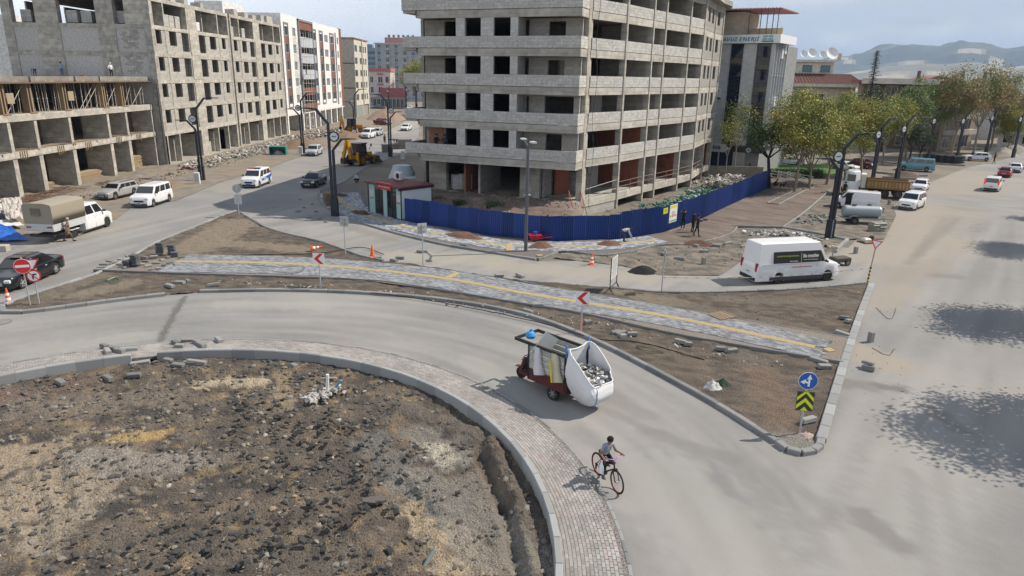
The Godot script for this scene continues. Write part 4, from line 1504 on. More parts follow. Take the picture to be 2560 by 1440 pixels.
func build_podium() -> void:
	var o := thing("concrete_podium", "three level concrete podium with propped formwork in front of the tall block", "building")
	var xf := wall_axes(V(-44.4,0,-46.0), V(1,0,0))
	var W := 40.6
	var D := 16.5
	part_box(o, "plinth", xf, V(0,-.5,-D), V(W,.2,.2), CONC2, M.concrete)
	part_box(o, "floor_slab", xf, V(0,4.1,-D), V(W,4.36,-.3), CONC2, M.concrete)
	part_box(o, "beam", xf, V(0,3.88,-.3), V(W,4.42,.05), CONC, M.concrete)
	part_box(o, "floor_slab", xf, V(0,7.35,-D), V(W,7.62,-.3), CONC2, M.concrete)
	part_box(o, "beam", xf, V(0,7.05,-.3), V(W,7.68,.05), CONC, M.concrete)
	part_box(o, "roof_slab", xf, V(0,10.42,-D), V(W,10.68,-.3), CONC2, M.concrete)
	part_box(o, "formwork_deck", xf, V(0,10.3,-D), V(W,10.41,.3), K(.2,.12,.07), M.wood)
	for p in [[.0, 14.6], [14.9, 19.2], [19.5, 25.9], [26.2, 30.2], [30.5, W]]:
		part_box(o, "roof_edge_beam", xf, V(p[0],10.42,-.3), V(p[1],10.92,.0), vary(K(.36,.35,.33), .1), M.concrete)
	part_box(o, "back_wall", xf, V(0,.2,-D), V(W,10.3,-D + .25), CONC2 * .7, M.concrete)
	var us := [5.0, 10.5, 15.6, 19.1, 24.2, 30.9, 34.6]
	for u in us:
		part_box(o, "column", xf, V(u - .28,.2,-2.9), V(u + .28,3.88,-.02), vary(CONC, .05), M.concrete)
		part_box(o, "column", xf, V(u - .2,4.36,-2.9), V(u + .2,7.05,-.02), vary(CONC, .05), M.concrete)
	part_box(o, "column", xf, V(W - .5,.2,-2.4), V(W - .2,7.05,-.02), CONC, M.concrete)
	for u in [7.5, 13.0, 21.5, 27.5, 33.0]:
		part_box(o, "inner_column", xf, V(u - .4,.2,-9.0), V(u + .4,7.3,-8.3), CONC2, M.concrete)
		part_box(o, "inner_wall", xf, V(u - 2.0,4.36,-6.5), V(u + 1.6,7.3,-6.3), CONC2, M.concrete)
	# formwork columns of boards, and steel props
	for u in us:
		var b := Mb.new().at(xf)
		for q in [-.2, .2]:
			b.paint(vary(K(.36,.26,.16), .2))
			b.boxm(V(u + q - .07,7.62,-.7), V(u + q + .07, 10.3, -.1 + absf(q) * .12))
		b.paint(K(.3,.2,.12)).boxm(V(u - .5,7.66,-.75), V(u + .5,7.76,.1))
		put(b, "formwork_column", M.wood, o)
	for u in [15.9, 24.5]:
		part_box(o, "formwork_panel", xf, V(u,8.6,.02), V(u + .9,9.5,.06), K(.4,.33,.22), M.wood)
	var u := 3.6
	var k := 0
	while u < W - .6:
		for row in 2:
			var lean := rr(-.08, .08)
			var b := Mb.new().at(xf).paint(vary(K(.4,.36,.33), .2))
			var z := -.45 - row * 1.4 + rr(-.1, .1)
			b.cyl(V(u,7.63,z), V(u + lean,8.9,z), .04, .04, 5, false)
			b.cyl(V(u + lean,8.9,z), V(u + lean * 1.7,10.3,z), .03, .03, 5, false)
			b.box(V(u + lean,8.92,z), V(.16,.06,.06))
			b.box(V(u,7.64,z), V(.16,.02,.16))
			put(b, "steel_prop", M.matte, o)
		u += rr(.62, 1.0)
		k += 1
	for q in [[16.0, 18.6], [26.6, 29.6], [27.4, 30.4], [31.2, 34.0], [36.5, 39.9], [34.9, 37.0]]:
		var b := Mb.new().at(xf).paint(K(.42,.38,.34))
		b.cyl(V(q[0],7.7,-.25), V(q[1],10.2,-.25), .035, .035, 5)
		put(b, "brace", M.matte, o)
	# planks stuck out under the second floor edge
	for u2 in [8.0, 11.4, 16.2, 21.5, 26.0, 31.8, 36.0]:
		var b := Mb.new().at(xf)
		for i in 5:
			b.paint(vary(K(.32,.23,.15), .25))
			var x: float = u2 + i * .42 + rr(-.1, .1)
			b.bar(V(x, 4.44 + rr(0, .1), -1.5), V(x + rr(.8, 2.4), 4.46 + rr(0, .1), rr(-.3, .35)), .16, .04)
		for i in 4:
			b.paint(vary(K(.36,.26,.17), .2))
			b.boxm(V(u2 + .3 * i, 3.55 + rr(0, .25), .06), V(u2 + .3 * i + .06,4.45,.12))
		put(b, "edge_planks", M.wood, o).set_meta("kind", "stuff")
	# stacks of boards kept on the ground floor
	var spots := [[V(-46.4,.2,-74.2), 4.2, .9, "low wide stack of formwork boards behind the second pillar"], [V(-46.2,.2,-83.4), 2.4, 1.5, "highest stack of boards at the far end of the podium"], [V(-45.6,.2,-81.9), 1.8, .8, "short ragged board pile beside the highest stack"], [V(-47.2,.2,-67.8), 3.4, .5, "low board pile in the dark bay by the truck"]]
	for s in spots:
		var t := thing("board_stack", s[3], "lumber", s[0], PI / 2 + rr(-.06, .06), "board stacks on the podium ground floor")
		var b := Mb.new()
		var y := .0
		while y < s[2]:
			for i in 6:
				b.paint(vary(K(.4,.3,.19), .28))
				b.box(V(rr(-.18, .18), y + .03, (i - 2.5) * .24), V(s[1] * rr(.8, 1.05), .045, .21))
			y += .065
		put(b, "boards", M.wood, t).set_meta("kind", "stuff")
	# rusty reinforcement mesh and bars lying before the podium
	var rb := thing("rebar_heap", "rusty reinforcement bars heaped along the podium edge behind the truck", "rebar", V(-43.2,.0,-62.5))
	var b := Mb.new()
	for i in 240:
		b.paint(vary(K(.17,.095,.06), .3))
		var p := V(rr(-1.6, 1.2), .0, rr(-4.5, 6.0))
		p.y = .35 + rr(0, .45) * (1.0 - absf(p.x) / 2.0)
		var d := V(rr(-.5, .5), rr(-.03, .03), rr(-1.8, 1.8))
		if i % 3 == 0:
			d = V(rr(-1.4, 1.4), rr(-.05, .05), rr(-.4, .4))
		b.cyl(p - d, p + d, .012, .012, 4, false)
	put(b, "bars", M.rust, rb).set_meta("kind", "stuff")
	var w := pen(K(.2,.11,.07))
	for i in 60:
		var a := rr(0, TAU)
		var p := V(cos(a) * rr(.1, .7), .25 + rr(0, .3), sin(a) * rr(.1, 1.0))
		w.cyl(p, p + V(rr(-.7, .7), rr(-.15, .2), rr(-.7, .7)), .012, .012, 4, false)
	tag(put(w, "rebar_heap", M.rust), "small tangle of rusty stirrups on the verge behind the silver estate car", "rebar").position = V(-42.4,.0,-71.0)


# a window set in a wall: frame with pane, in wall axes
func set_window(parent: Node, xf: Transform3D, u0: float, u1: float, y0: float, y1: float, z: float, frame_col: Color, mullion := 1, glass := Color(.03, .04, .05)) -> void:
	var b := Mb.new().at(xf).paint(frame_col)
	var f := .07
	b.boxm(V(u0,y0,z - .06), V(u1,y0 + f,z))
	b.boxm(V(u0,y1 - f,z - .06), V(u1,y1,z))
	b.boxm(V(u0,y0 + f,z - .06), V(u0 + f,y1 - f,z))
	b.boxm(V(u1 - f,y0 + f,z - .06), V(u1,y1 - f,z))
	for i in mullion:
		var u := lerpf(u0, u1, float(i + 1) / (mullion + 1))
		b.boxm(V(u - .03,y0 + f,z - .05), V(u + .03,y1 - f,z - .004))
	var w := put(b, "window", M.paint, parent)
	var g := Mb.new().at(xf).paint(glass)
	g.boxm(V(u0 + f,y0 + f,z - .045), V(u1 - f,y1 - f,z - .03))
	put(g, "pane", M.window_glass, w)


func build_far_left() -> void:
	build_white_block()
	# beige block beyond it
	var o := thing("beige_block", "plain beige five storey block beyond the white and brown building", "building")
	var xf := wall_axes(V(-43.3,0,-193.4), V(1,0,0))
	var col := K(.6,.57,.49)
	var b := Mb.new().at(xf).paint(col)
	var hs := []
	var cols := [[.7, 4.0], [6.9, 9.2], [11.0, 12.8], [14.0, 15.7]]
	for k in 5:
		for c in cols:
			hs.append([c[0], c[1], 4.7 + 3.18 * k, 6.4 + 3.18 * k])
	holed(b, 0, 17.6, 3.4, 20.7, hs, .0, .3)
	put(b, "wall", M.render, o)
	for h in hs:
		set_window(o, xf, h[0], h[1], h[2], h[3], -.15, K(.55,.54,.5), 1)
	part_box(o, "pilaster", xf, V(9.4,3.4,.003), V(10.1,20.7,.25), col * .92, M.render)
	part_box(o, "core", xf, V(.3,.0,-14), V(17.3,20.6,-.31), col * .5, M.render)
	part_box(o, "side_wall", xf, V(-.02,.0,-14.2), V(.3,20.75,-.0), col * .95, M.render)
	for y in [7.9, 14.3]:
		part_box(o, "string_course", xf, V(-.08,y,-14.2), V(-.02,y + .25,.05), K(.16,.12,.1), M.render)
	for k in 5:
		set_window(o, wall_axes(V(-57.3,0,-193.33), V(0,0,1)), 7.5, 9.0, 4.9 + 3.18 * k, 6.2 + 3.18 * k, .1, K(.6,.6,.58), 0)
	part_box(o, "roof", xf, V(-.4,20.76,-14.5), V(17.9,20.95,.3), K(.42,.2,.16), M.render)
	part_box(o, "shop_front", xf, V(.8,.2,-.2), V(9.0,3.3,-.05), K(.25,.28,.27), M.paint)
	for u in [.0, 9.0, 17.0]:
		part_box(o, "column", xf, V(u,0,-.3), V(u + .6,3.4,.0), col, M.render)
	# pink and white house at the bend
	var p := thing("pink_house", "low white house with pink bands where the left road bends", "building")
	var pf := wall_axes(V(-53.6,0,-262), V(0,0,1))
	part_box(p, "wall", pf, V(0,0,-10), V(7.8,13.3,0), K(.62,.58,.55), M.render)
	part_box(p, "roof", pf, V(-.3,12.7,-10.3), V(8.0,13.9,.25), K(.5,.19,.19), M.render)
	for k in 3:
		set_window(p, pf, 3.3, 5.0, 1.6 + 3.6 * k, 3.8 + 3.6 * k, .05, K(.7,.7,.7), 1)
		part_box(p, "pink_panel", pf, V(3.0,4.2 + 3.6 * k,.0), V(5.3,5.0 + 3.6 * k,.03), K(.5,.2,.2), M.render)
		set_window(p, pf, 6.0, 7.3, 1.6 + 3.6 * k, 3.8 + 3.6 * k, .05, K(.7,.7,.7), 1)
		set_window(p, pf, .4, 1.6, 1.6 + 3.6 * k, 3.8 + 3.6 * k, .05, K(.7,.7,.7), 1)
	var p2 := thing("pink_annex", "single storey shop row with a wide dark pink parapet at the bend", "building")
	part_box(p2, "wall", pf, V(2.0,0,.3), V(13.4,4.0,6.0), K(.3,.28,.27), M.render)
	part_box(p2, "parapet", pf, V(5.3,4.0,.2), V(13.6,7.2,6.2), K(.34,.12,.13), M.render)
	for i in 8:
		set_window(p2, pf, 2.4 + i * 1.4, 3.6 + i * 1.4, .3, 3.4, 6.06, K(.45,.45,.45), 1)
	# grey apartment tower with tanks on its roof
	var t := thing("grey_apartment_block", "tall grey apartment block with water tanks on its red roof, far up the left road", "building")
	var tf := wall_axes(V(-64.2,0,-330), V(0,0,1))
	part_box(t, "wall", tf, V(0,0,-16), V(23.5,25.2,0), K(.42,.44,.46), M.render)
	part_box(t, "pent_house", tf, V(4.0,25.2,-12), V(17.0,28.0,-3), K(.42,.22,.2), M.render)
	part_box(t, "roof", tf, V(-.5,25.1,-16.5), V(24.0,25.5,.4), K(.6,.6,.6), M.render)
	for i in 6:
		part_box(t, "bay", tf, V(.9 + i * 3.9,1.0,-.2), V(2.3 + i * 3.9,24.6,.12), K(.3,.31,.33), M.render)
		for k in 8:
			if i % 2 == 1:
				part_box(t, "balcony", tf, V(.7 + i * 3.9,1.3 + 3.0 * k,.13), V(2.9 + i * 3.9,2.2 + 3.0 * k,.9), K(.5,.5,.5), M.render)
			set_window(t, tf, 1.0 + i * 3.9, 2.6 + i * 3.9, 2.3 + 3.0 * k, 3.8 + 3.0 * k, .22, K(.8,.8,.8), 1)
	for i in 6:
		var tk := Mb.new().at(tf).paint(K(.18,.18,.2))
		tk.cyl(V(5.0 + i * 2.2,28.9,-6), V(6.0 + i * 2.2,28.9,-6), .45, .45, 8)
		tk.bar(V(5.2 + i * 2.2,28.0,-5.4), V(5.9 + i * 2.2,28.9,-5.6), 1.0, .05)
		tk.boxm(V(5.2 + i * 2.2,27.9,-6.3), V(5.8 + i * 2.2,28.5,-5.9))
		put(tk, "water_tank", M.matte, t)
	var bl := thing("blue_tower", "bluish glazed high block at the far end of the left road", "building")
	var bf := wall_axes(V(-92,0,-420), V(0,0,1))
	part_box(bl, "wall", bf, V(0,0,-14), V(12,26.5,0), K(.25,.34,.42), M.render)
	for k in 8:
		part_box(bl, "window_band", bf, V(.6,2.0 + 3.0 * k,.0), V(11.4,3.5 + 3.0 * k,.08), K(.06,.09,.12), M.window_glass)
	part_box(bl, "roof", bf, V(3,26.5,-9), V(8,28.5,-4), K(.2,.26,.33), M.render)
	# white tower behind the podium at the left edge
	var wt := thing("white_tower", "white apartment tower glimpsed behind the tall concrete frame at the left edge", "building")
	var wf := wall_axes(V(-96,0,-128), V(0,0,1))
	part_box(wt, "wall", wf, V(0,0,-12), V(8,20.5,0), K(.7,.7,.7), M.render)
	for k in 6:
		set_window(wt, wf, 6.3, 7.6, 2.0 + 3.0 * k, 3.6 + 3.0 * k, .06, K(.4,.42,.44), 0)


func build_white_block() -> void:
	var o := thing("white_block", "finished white building with brown panel strips next to the raw concrete frame", "building")
	var z0 := -134.6
	var xf := wall_axes(V(-43.3,0,z0), V(1,0,0))
	var W := 45.2
	var white := K(.84,.83,.81)
	var brown := K(.235,.095,.07)
	var grey := K(.24,.25,.27)
	var holes := []
	# strips: u0, u1, filling between the windows, frame?
	var strips := [[1.5, 3.6, brown, true], [6.5, 8.5, K(.6,.59,.57), false], [20.4, 22.4, K(.4,.42,.45), true], [25.6, 27.9, brown, true], [29.6, 32.6, white, false], [34.3, 37.5, brown, true], [40.9, 42.4, white, false]]
	for s in strips:
		for k in 5:
			holes.append([s[0], s[1], 5.9 + 3.13 * k, 7.5 + 3.13 * k])
	var bay := [10.2, 19.3]
	holes.append([bay[0], bay[1], 4.0, 21.1])
	var b := Mb.new().at(xf).paint(white)
	holed(b, 0, 43.1, 4.0, 22.1, holes, .0, .35)
	put(b, "wall", M.render, o)
	part_box(o, "core", xf, V(.2,4.0,-14), V(W - .2,21.9,-2.0), K(.55,.54,.52), M.render)
	part_box(o, "end_strip", xf, V(43.1,4.0,-14), V(W,22.2,.05), brown, M.render)
	part_box(o, "soffit", xf, V(0,3.7,-14), V(W,3.99,-.02), white * .9, M.render)
	part_box(o, "side_wall", xf, V(-.0,19.9,-14), V(.25,22.1,-.36), white, M.render)
	for k in 5:
		part_box(o, "inner_floor", xf, V(.3,7.6 + 3.13 * k,-2.0), V(W - .3,7.75 + 3.13 * k,-.36), K(.5,.5,.49), M.render)
	for s in strips:
		for k in 5:
			var y := 5.9 + 3.13 * k
			set_window(o, xf, s[0], s[1], y, y + 1.6, -.12, grey if s[3] else K(.75,.75,.74), 1, K(.045,.055,.065) if s[3] else K(.16,.16,.15))
			if s[2] != white and k < 4:
				part_box(o, "panel", xf, V(s[0],y + 1.64,-.02), V(s[1],y + 3.09,.03), s[2], M.render)
		if s[3]:
			var f := Mb.new().at(xf).paint(grey)
			f.boxm(V(s[0] - .3,5.4,0), V(s[0],20.4,.12))
			f.boxm(V(s[1],5.4,0), V(s[1] + .3,20.4,.12))
			f.boxm(V(s[0] - .3,20.4,0), V(s[1] + .3,20.7,.12))
			f.boxm(V(s[0] - .3,5.1,0), V(s[1] + .3,5.4,.12))
			put(f, "strip_frame", M.render, o)
	part_box(o, "dark_strip", xf, V(39.0,4.6,0), V(39.9,21.0,.09), grey * .7, M.render)
	# balcony bay
	var f := Mb.new().at(xf).paint(grey)
	f.boxm(V(bay[0] - .4,4.0,0), V(bay[0],21.9,.35))
	f.boxm(V(bay[1],4.0,0), V(bay[1] + .4,21.9,.35))
	f.boxm(V(bay[0] - .4,21.5,.001), V(bay[1] + .4,21.9,.351))
	put(f, "bay_frame", M.render, o)
	part_box(o, "panel", xf, V(bay[0],20.0,-.1), V(bay[1],21.5,.2), brown, M.render)
	for k in 5:
		var y := 4.2 + 3.13 * k
		part_box(o, "balcony_front", xf, V(bay[0],y,-.05), V(bay[1], y + (1.9 if k > 1 else 1.45), .25), K(.5,.53,.58) if k > 1 else brown, M.render)
		set_window(o, xf, bay[0] + .5, bay[0] + 4.0, y + 1.0, y + 2.9, -1.5, K(.75,.75,.74), 2, K(.2,.2,.19))
		set_window(o, xf, bay[0] + 5.0, bay[1] - .6, y + 1.0, y + 2.9, -1.5, K(.75,.75,.74), 1, K(.06,.07,.07))
	# white pillars and shop bays of the ground storey
	for u in [.0, 10.0, 14.2, 18.6, 22.4, 27.0, 32.0, 37.4, 42.8]:
		part_box(o, "pillar", xf, V(u,0,-.9), V(u + .65,3.7,-.03), white, M.render)
		part_box(o, "shop_wall", xf, V(u + .3,0,-6.0), V(u + .5,3.7,-.9), K(.72,.7,.66), M.render)
	part_box(o, "back_wall", xf, V(.3,0,-6.3), V(W,3.7,-6.05), K(.62,.6,.55), M.render)
	part_box(o, "plinth", xf, V(-.1,-.5,-6.5), V(W,.3,.3), CONC2, M.concrete)
	# scaffold tower
	var sc := thing("scaffold_tower", "narrow tube scaffold tower standing against the white building", "scaffold", V(-42.6,0,-143.9))
	for q in [V(0,0,0), V(1.0,0,0), V(0,0,-1.9), V(1.0,0,-1.9)]:
		put(pen(K(.6,.58,.54)).cyl(q, q + V(0,19.5,0), .045, .045, 5), "upright", M.matte, sc)
	for k in 11:
		var r := pen(K(.55,.53,.5))
		var y := 1.2 + 1.7 * k
		r.cyl(V(0,y,.3), V(0,y,-2.3), .03, .03, 4)
		r.cyl(V(1,y,.3), V(1,y,-2.3), .03, .03, 4)
		r.cyl(V(-.3,y,0), V(1.8,y,0), .03, .03, 4)
		r.cyl(V(-.3,y,-1.9), V(1.8,y,-1.9), .03, .03, 4)
		put(r, "ledger", M.matte, sc)
	part_box(sc, "deck", Transform3D(), V(0,11.35,-1.9), V(1.0,11.42,.0), K(.3,.22,.14), M.wood)


# ------------------------------------------------------------------ the big corner building
var brick_spots := []


# courses of blocks over a wall rectangle in wall axes, remembered until all are known
func lay_blocks(xf: Transform3D, u0: float, u1: float, y0: float, y1: float, z: float, lit: Color) -> void:
	var rows: int = maxi(1, int(round((y1 - y0) / .23)))
	var h := (y1 - y0) / rows
	for r in rows:
		var u := u0
		var first := true
		while u < u1 - .02:
			var l := .6
			if first and r % 2 == 1:
				l = .3
			first = false
			l = minf(l, u1 - u)
			if u1 - u - l < .12:
				l = u1 - u
			brick_spots.append([xf * Transform3D(Basis.from_scale(V(l - .015,h - .014,.03)), V(u + l / 2, y0 + (r + .5) * h, z + rr(-.004, .007))), vary(lit, .11)])
			u += l


func build_corner_building() -> void:
	var o := thing("corner_building", "large raw concrete and block building shell on the corner behind the blue fence", "building")
	var C := V(6.15,0,-60.05)
	var ff := wall_axes(C, V(-.375,0,.927))
	# right-hand front: column points along the bend
	var path := [U(6.15,-60.05), U(9.65,-64.2), U(12.8,-68.7), U(14.35,-70.7), U(17.75,-75.2), U(20.1,-78.6), U(23.0,-85.2), U(24.7,-88.0)]
	var foot := poly([])
	for q in path:
		foot.append(q)
	for q in [U(25.6,-92.0), U(22,-112), U(-2.5,-112), U(-8.6,-66.6), U(-7.7,-65.3)]:
		foot.append(q)
	var outline := poly([])
	for q in foot:
		outline.append(U(q.x,-q.y))
	var slab := func(called: String, y: float, t: float, col: Color, pg: PackedVector2Array) -> void:
		put(pen(col).prism(pg, V(0,y,0), Vector3.RIGHT, Vector3.FORWARD, t), called, M.concrete, o)
	var inner: PackedVector2Array = Geometry2D.offset_polygon(outline, -.25)[0]
	slab.call("floor_slab", .95, .42, CONC2, inner)
	for k in 6:
		slab.call("floor_slab", 4.6 + 3.0 * k, .24, CONC2, inner)
	slab.call("roof_cornice", 20.05, .5, CONC2, Geometry2D.offset_polygon(outline, .9)[0])
	# dark core walls inside
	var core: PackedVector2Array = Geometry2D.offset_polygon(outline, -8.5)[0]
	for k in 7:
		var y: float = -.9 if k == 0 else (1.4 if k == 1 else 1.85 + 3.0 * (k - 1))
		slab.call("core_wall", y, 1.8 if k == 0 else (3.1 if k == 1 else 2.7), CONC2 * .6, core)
	# outer walls on the two sides the street view does not reach
	for e in [[U(25.6,-92.0), U(22,-112)], [U(22,-112), U(-2.5,-112)], [U(-2.5,-112), U(-8.6,-66.6)]]:
		var a: Vector2 = e[0]
		var b: Vector2 = e[1]
		put(pen(AAC).bar(V(a.x,9.5,a.y), V(b.x,9.5,b.y), .25, 21.0), "outer_wall", M.blockwork, o)
	part_box(o, "corner_pillar", ff, V(-.55,-1.2,-.4), V(-.02,20.6,.72), K(.6,.575,.515), M.concrete)

	# front with the balconies
	for k in 5:
		var y: float = 4.26 + 3.0 * k
		part_box(o, "balcony_slab", ff, V(-14.9,y + .36,.6), V(-.1,y + .58,2.66), CONC2, M.concrete)
		part_box(o, "balcony_slab", ff, V(-16.1,y + .42,-2.0), V(-14.91,y + .62,2.8), CONC2, M.concrete)
		var us := [-14.62, -12.4, -9.9, -7.6, -5.2, -2.6, .02]
		for i in 6:
			part_box(o, "beam", ff, V(us[i],y,2.62), V(us[i + 1] - .006, y + .6, 2.9 + rr(-.004, .008)), vary(K(.5,.485,.45), .14), M.concrete)
		part_box(o, "beam", ff, V(-.28,y + .002,.95), V(.0,y + .598,2.61), vary(CONC, .05), M.concrete)
		part_box(o, "beam", ff, V(-15.2,y + .1,-2.0), V(-14.65,y + .5,2.2), vary(CONC2, .1), M.concrete)
		var p := Mb.new().at(ff).paint(AAC * .75)
		p.boxm(V(-16.15,y + .64,2.72), V(.0,y + 1.55,2.92))
		p.boxm(V(-.18,y + .64,1.0), V(.018,y + 1.55,2.72))
		p.boxm(V(-16.14,y + .64,-2.0), V(-15.95,y + 1.55,2.72))
		put(p, "parapet", M.block, o)
		lay_blocks(ff, -16.15, .03, y + .64, y + 1.56, 2.925, K(.5,.485,.46))
		var rf := wall_axes(ff * V(.02,0,2.93), ff.basis.x)
		lay_blocks(rf, .0, 1.9, y + .64, y + 1.56, .004, AAC * 1.15)
		# flush bay with two windows
		var wb := Mb.new().at(ff).paint(AAC * .75)
		var hs := [[-10.11, -8.66, y + 1.5, y + 2.98], [-7.48, -6.0, y + 1.5, y + 2.98]]
		holed(wb, -10.96, -5.32, y + 1.56, y + 2.99, hs, 2.915, .2)
		wb.boxm(V(-10.96,y + .6,1.2), V(-10.76,y + 2.99,2.71))
		wb.boxm(V(-5.52,y + .6,1.2), V(-5.32,y + 2.99,2.71))
		put(wb, "bay_wall", M.block, o)
		for q in [[-10.96, -10.13], [-8.64, -7.5], [-5.98, -5.32]]:
			lay_blocks(ff, q[0], q[1], y + 1.57, y + 2.985, 2.918, K(.52,.515,.5))
		# recessed walls behind the balconies
		var rc := Mb.new().at(ff).paint(vary(K(.46,.435,.4), .06))
		var fl := y + .59
		holed(rc, -14.9, -10.97, fl, y + 2.99, [[-12.95, -11.5, fl, y + 2.85]], 1.2, .25)
		put(rc, "recess_wall", M.concrete, o)
		rc = Mb.new().at(ff).paint(vary(K(.46,.445,.42), .05))
		if k == 1:
			holed(rc, -5.3, -.4, fl, y + 2.99, [[-5.2, -4.9, fl, y + 2.8], [-3.5, -.9, fl, y + 2.85]], 1.2, .25)
		else:
			holed(rc, -5.3, -.4, fl, y + 2.99, [[-3.3, -1.83, fl, y + 2.75]] if k == 0 else [[-5.3, -5.0, fl, y + 2.9], [-3.3, -1.83, fl, y + 2.75]], 1.2, .25)
		put(rc, "recess_wall", M.blockwork, o)
	# terracotta brick wall on the first balcony, left
	part_box(o, "brick_wall", ff, V(-14.6,4.87,1.22), V(-13.1,7.2,1.3), K(.33,.17,.12), M.block)
	# ground storey of the front: piers and brick partitions above the platform
	for q in [[-14.7, -12.93, .5, CONC2], [-5.58, -3.74, .5, CONC2]]:
		part_box(o, "pier", ff, V(q[0],1.37,1.2 - q[2]), V(q[1],4.27,1.2), vary(K(.46,.44,.4), .05), M.concrete)
	part_box(o, "brick_partition", ff, V(-11.05,1.37,-3.5), V(-10.9,4.25,1.25), K(.34,.15,.095), M.block)
	part_box(o, "block_partition", ff, V(-9.65,1.37,-3.5), V(-9.45,4.25,1.2), AAC * .9, M.blockwork)
	part_box(o, "block_partition", ff, V(-3.7,1.37,-4.0), V(-3.5,4.25,.6), AAC * .8, M.blockwork)
	part_box(o, "block_partition", ff, V(-3.4,1.37,-4.2), V(-.6,3.2,-4.0), AAC * .8, M.blockwork)
	part_box(o, "platform", ff, V(-14.9,.4,-.6), V(-.3,1.38,1.35), CONC2, M.concrete)
	block_pallet("pale pallet of blocks inside the left ground floor bay of the shell", "block pallets in the corner building", ff * V(-12.3,1.38,.2), .4, V(.9,1.3,.9), K(.6,.6,.6))
	block_pallet("grey pallet of blocks by the terracotta partition in the shell", "block pallets in the corner building", ff * V(-11.5,1.38,.0), .35, V(1.0,1.4,.9))

	# right-hand front
	var red := K(.36,.13,.085)
	for i in path.size() - 1:
		var a: Vector2 = path[i]
		var b: Vector2 = path[i + 1]
		var L := a.distance_to(b)
		var out := V(-(b - a).y, 0, (b - a).x).normalized()
		if out.z < 0 and out.x < 0:
			out = -out
		var xf := wall_axes(g3(b), out)
		var s0 := L
		# wall axes run from far (0) to near (L)
		if (xf * V(L,0,0)).distance_to(g3(a)) > .1:
			xf = wall_axes(g3(a), out)
		for k in 5:
			var y: float = 4.26 + 3.0 * k
			part_box(o, "beam", xf, V(.0,y,-.3), V(L - .01, y + .6, .02 + rr(-.004, .01)), vary(K(.68,.66,.61), .07), M.concrete)
			var w := Mb.new().at(xf).paint(AAC * .8)
			w.boxm(V(.13,y + .64,-.18), V(L - .13,y + 1.55,.0))
			if i >= 5:
				var hs := [[1.0, 1.75, y + 1.5, y + 2.95], [3.3, 4.1, y + 1.5, y + 2.95]] if i == 5 else [[.9, 1.9, y + 1.5, y + 2.95]]
				if i == 5:
					hs = [[L - 2.6, L - 1.2, y + 1.5, y + 2.95], [L - 5.2, L - 3.8, y + 1.5, y + 2.95]]
				holed(w, .13, L - .13, y + 1.55, y + 2.99, hs, -.0, .18)
			put(w, "parapet", M.block if i < 5 else M.blockwork, o)
			if i < 5:
				lay_blocks(xf, .13, L - .13, y + .64, y + 1.56, .004, AAC * 1.12)
		# top storey band under the cornice
		part_box(o, "beam", xf, V(.0,19.3,-.3), V(L - .01,20.05,.02), vary(CONC, .06), M.concrete)
		# platform band
		part_box(o, "beam", xf, V(.0,.75,-.3), V(L - .01,1.42,.02), vary(K(.68,.66,.61), .07), M.concrete)
		# slim column and the deep cross wall behind it, at the near end
		part_box(o, "column", xf, V(L - .12,-1.2,-.5), V(L + .12,20.05,.1), K(.62,.6,.56), M.concrete)
		for k in 6:
			var y0: float = 1.4 if k == 0 else 4.85 + 3.0 * (k - 1)
			var y1: float = 4.5 if k == 0 else y0 + 2.7
			if i > 0:
				part_box(o, "cross_wall", xf, V(L - .1,y0,-5.4), V(L + .1,y1,-.5), red if (i == 1 and k < 2) or (i == 3 and k == 0) or (i == 6 and k == 0) else vary(CONC2, .1), M.block if (i == 1 and k < 2) else M.concrete)
			if k == 0 or (i + k) % 3 == 0:
				part_box(o, "cross_wall", xf, V(.4,y0,-3.6), V(L * .45,y1,-3.4), vary(red, .1) if k == 0 and i in [0, 3, 4] else vary(CONC2 * .9, .1), M.block)
		part_box(o, "cross_wall", xf, V(L - .1,-1.0,-5.0), V(L + .1,.75,-.5), CONC2, M.concrete)
		if i == 0:
			part_box(o, "basement_wall", xf, V(.12,-1.0,-.2), V(L - .12,.75,-.03), AAC, M.blockwork)
		elif i < 6:
			# handrails of scrap tube along the open platform
			var r := Mb.new().at(xf).paint(K(.3,.2,.18))
			r.cyl(V(.2,1.95,.0), V(L - .2,1.95,.0), .035, .035, 5)
			r.cyl(V(.2,2.4,.0), V(L - .2,2.4,.0), .035, .035, 5)
			r.cyl(V(L * .5,1.4,.0), V(L * .5,2.45,.0), .04, .04, 5)
			put(r, "railing", M.rust, o)
	var r0 := pen(K(.55,.5,.46))
	var d0 := V(.645,0,-.764)
	for y in [1.75, 2.55]:
		r0.cyl(C + d0 * .3 + V(0,y - .25,0), C + d0 * 5.2 + V(0,y + .1,0), .035, .035, 5)
	put(r0, "railing", M.rust, o)
	# a sagging cable down the corner
	var cb := []
	for i in 22:
		cb.append(C + V(.5 + .12 * sin(i * .9), 19.5 - i * .9, .25 + .1 * cos(i * 1.3)))
	put(pen(K(.05,.05,.05)).tube(cb, .02, 4), "cable", M.matte, o)
	# the blocks: those nearest are parts of their own
	var eye := V(0,11.6,0)
	brick_spots.sort_custom(func(p, q): return p[0].origin.distance_squared_to(eye) < q[0].origin.distance_squared_to(eye))
	var unit := {}
	var xs := []
	var cs := []
	for i in brick_spots.size():
		var c: Color = brick_spots[i][1]
		if i < 280:
			var key := int(c.r * 60)
			if not unit.has(key):
				unit[key] = pen(c).box(Vector3.ZERO, Vector3.ONE).mesh()
			show_mesh(unit[key], "block", M.block, o, brick_spots[i][0])
		else:
			xs.append(brick_spots[i][0])
			cs.append(c)
	many(pen(K(1,1,1)).box(Vector3.ZERO, Vector3.ONE).mesh(), "blocks", M.block, xs, cs, o)
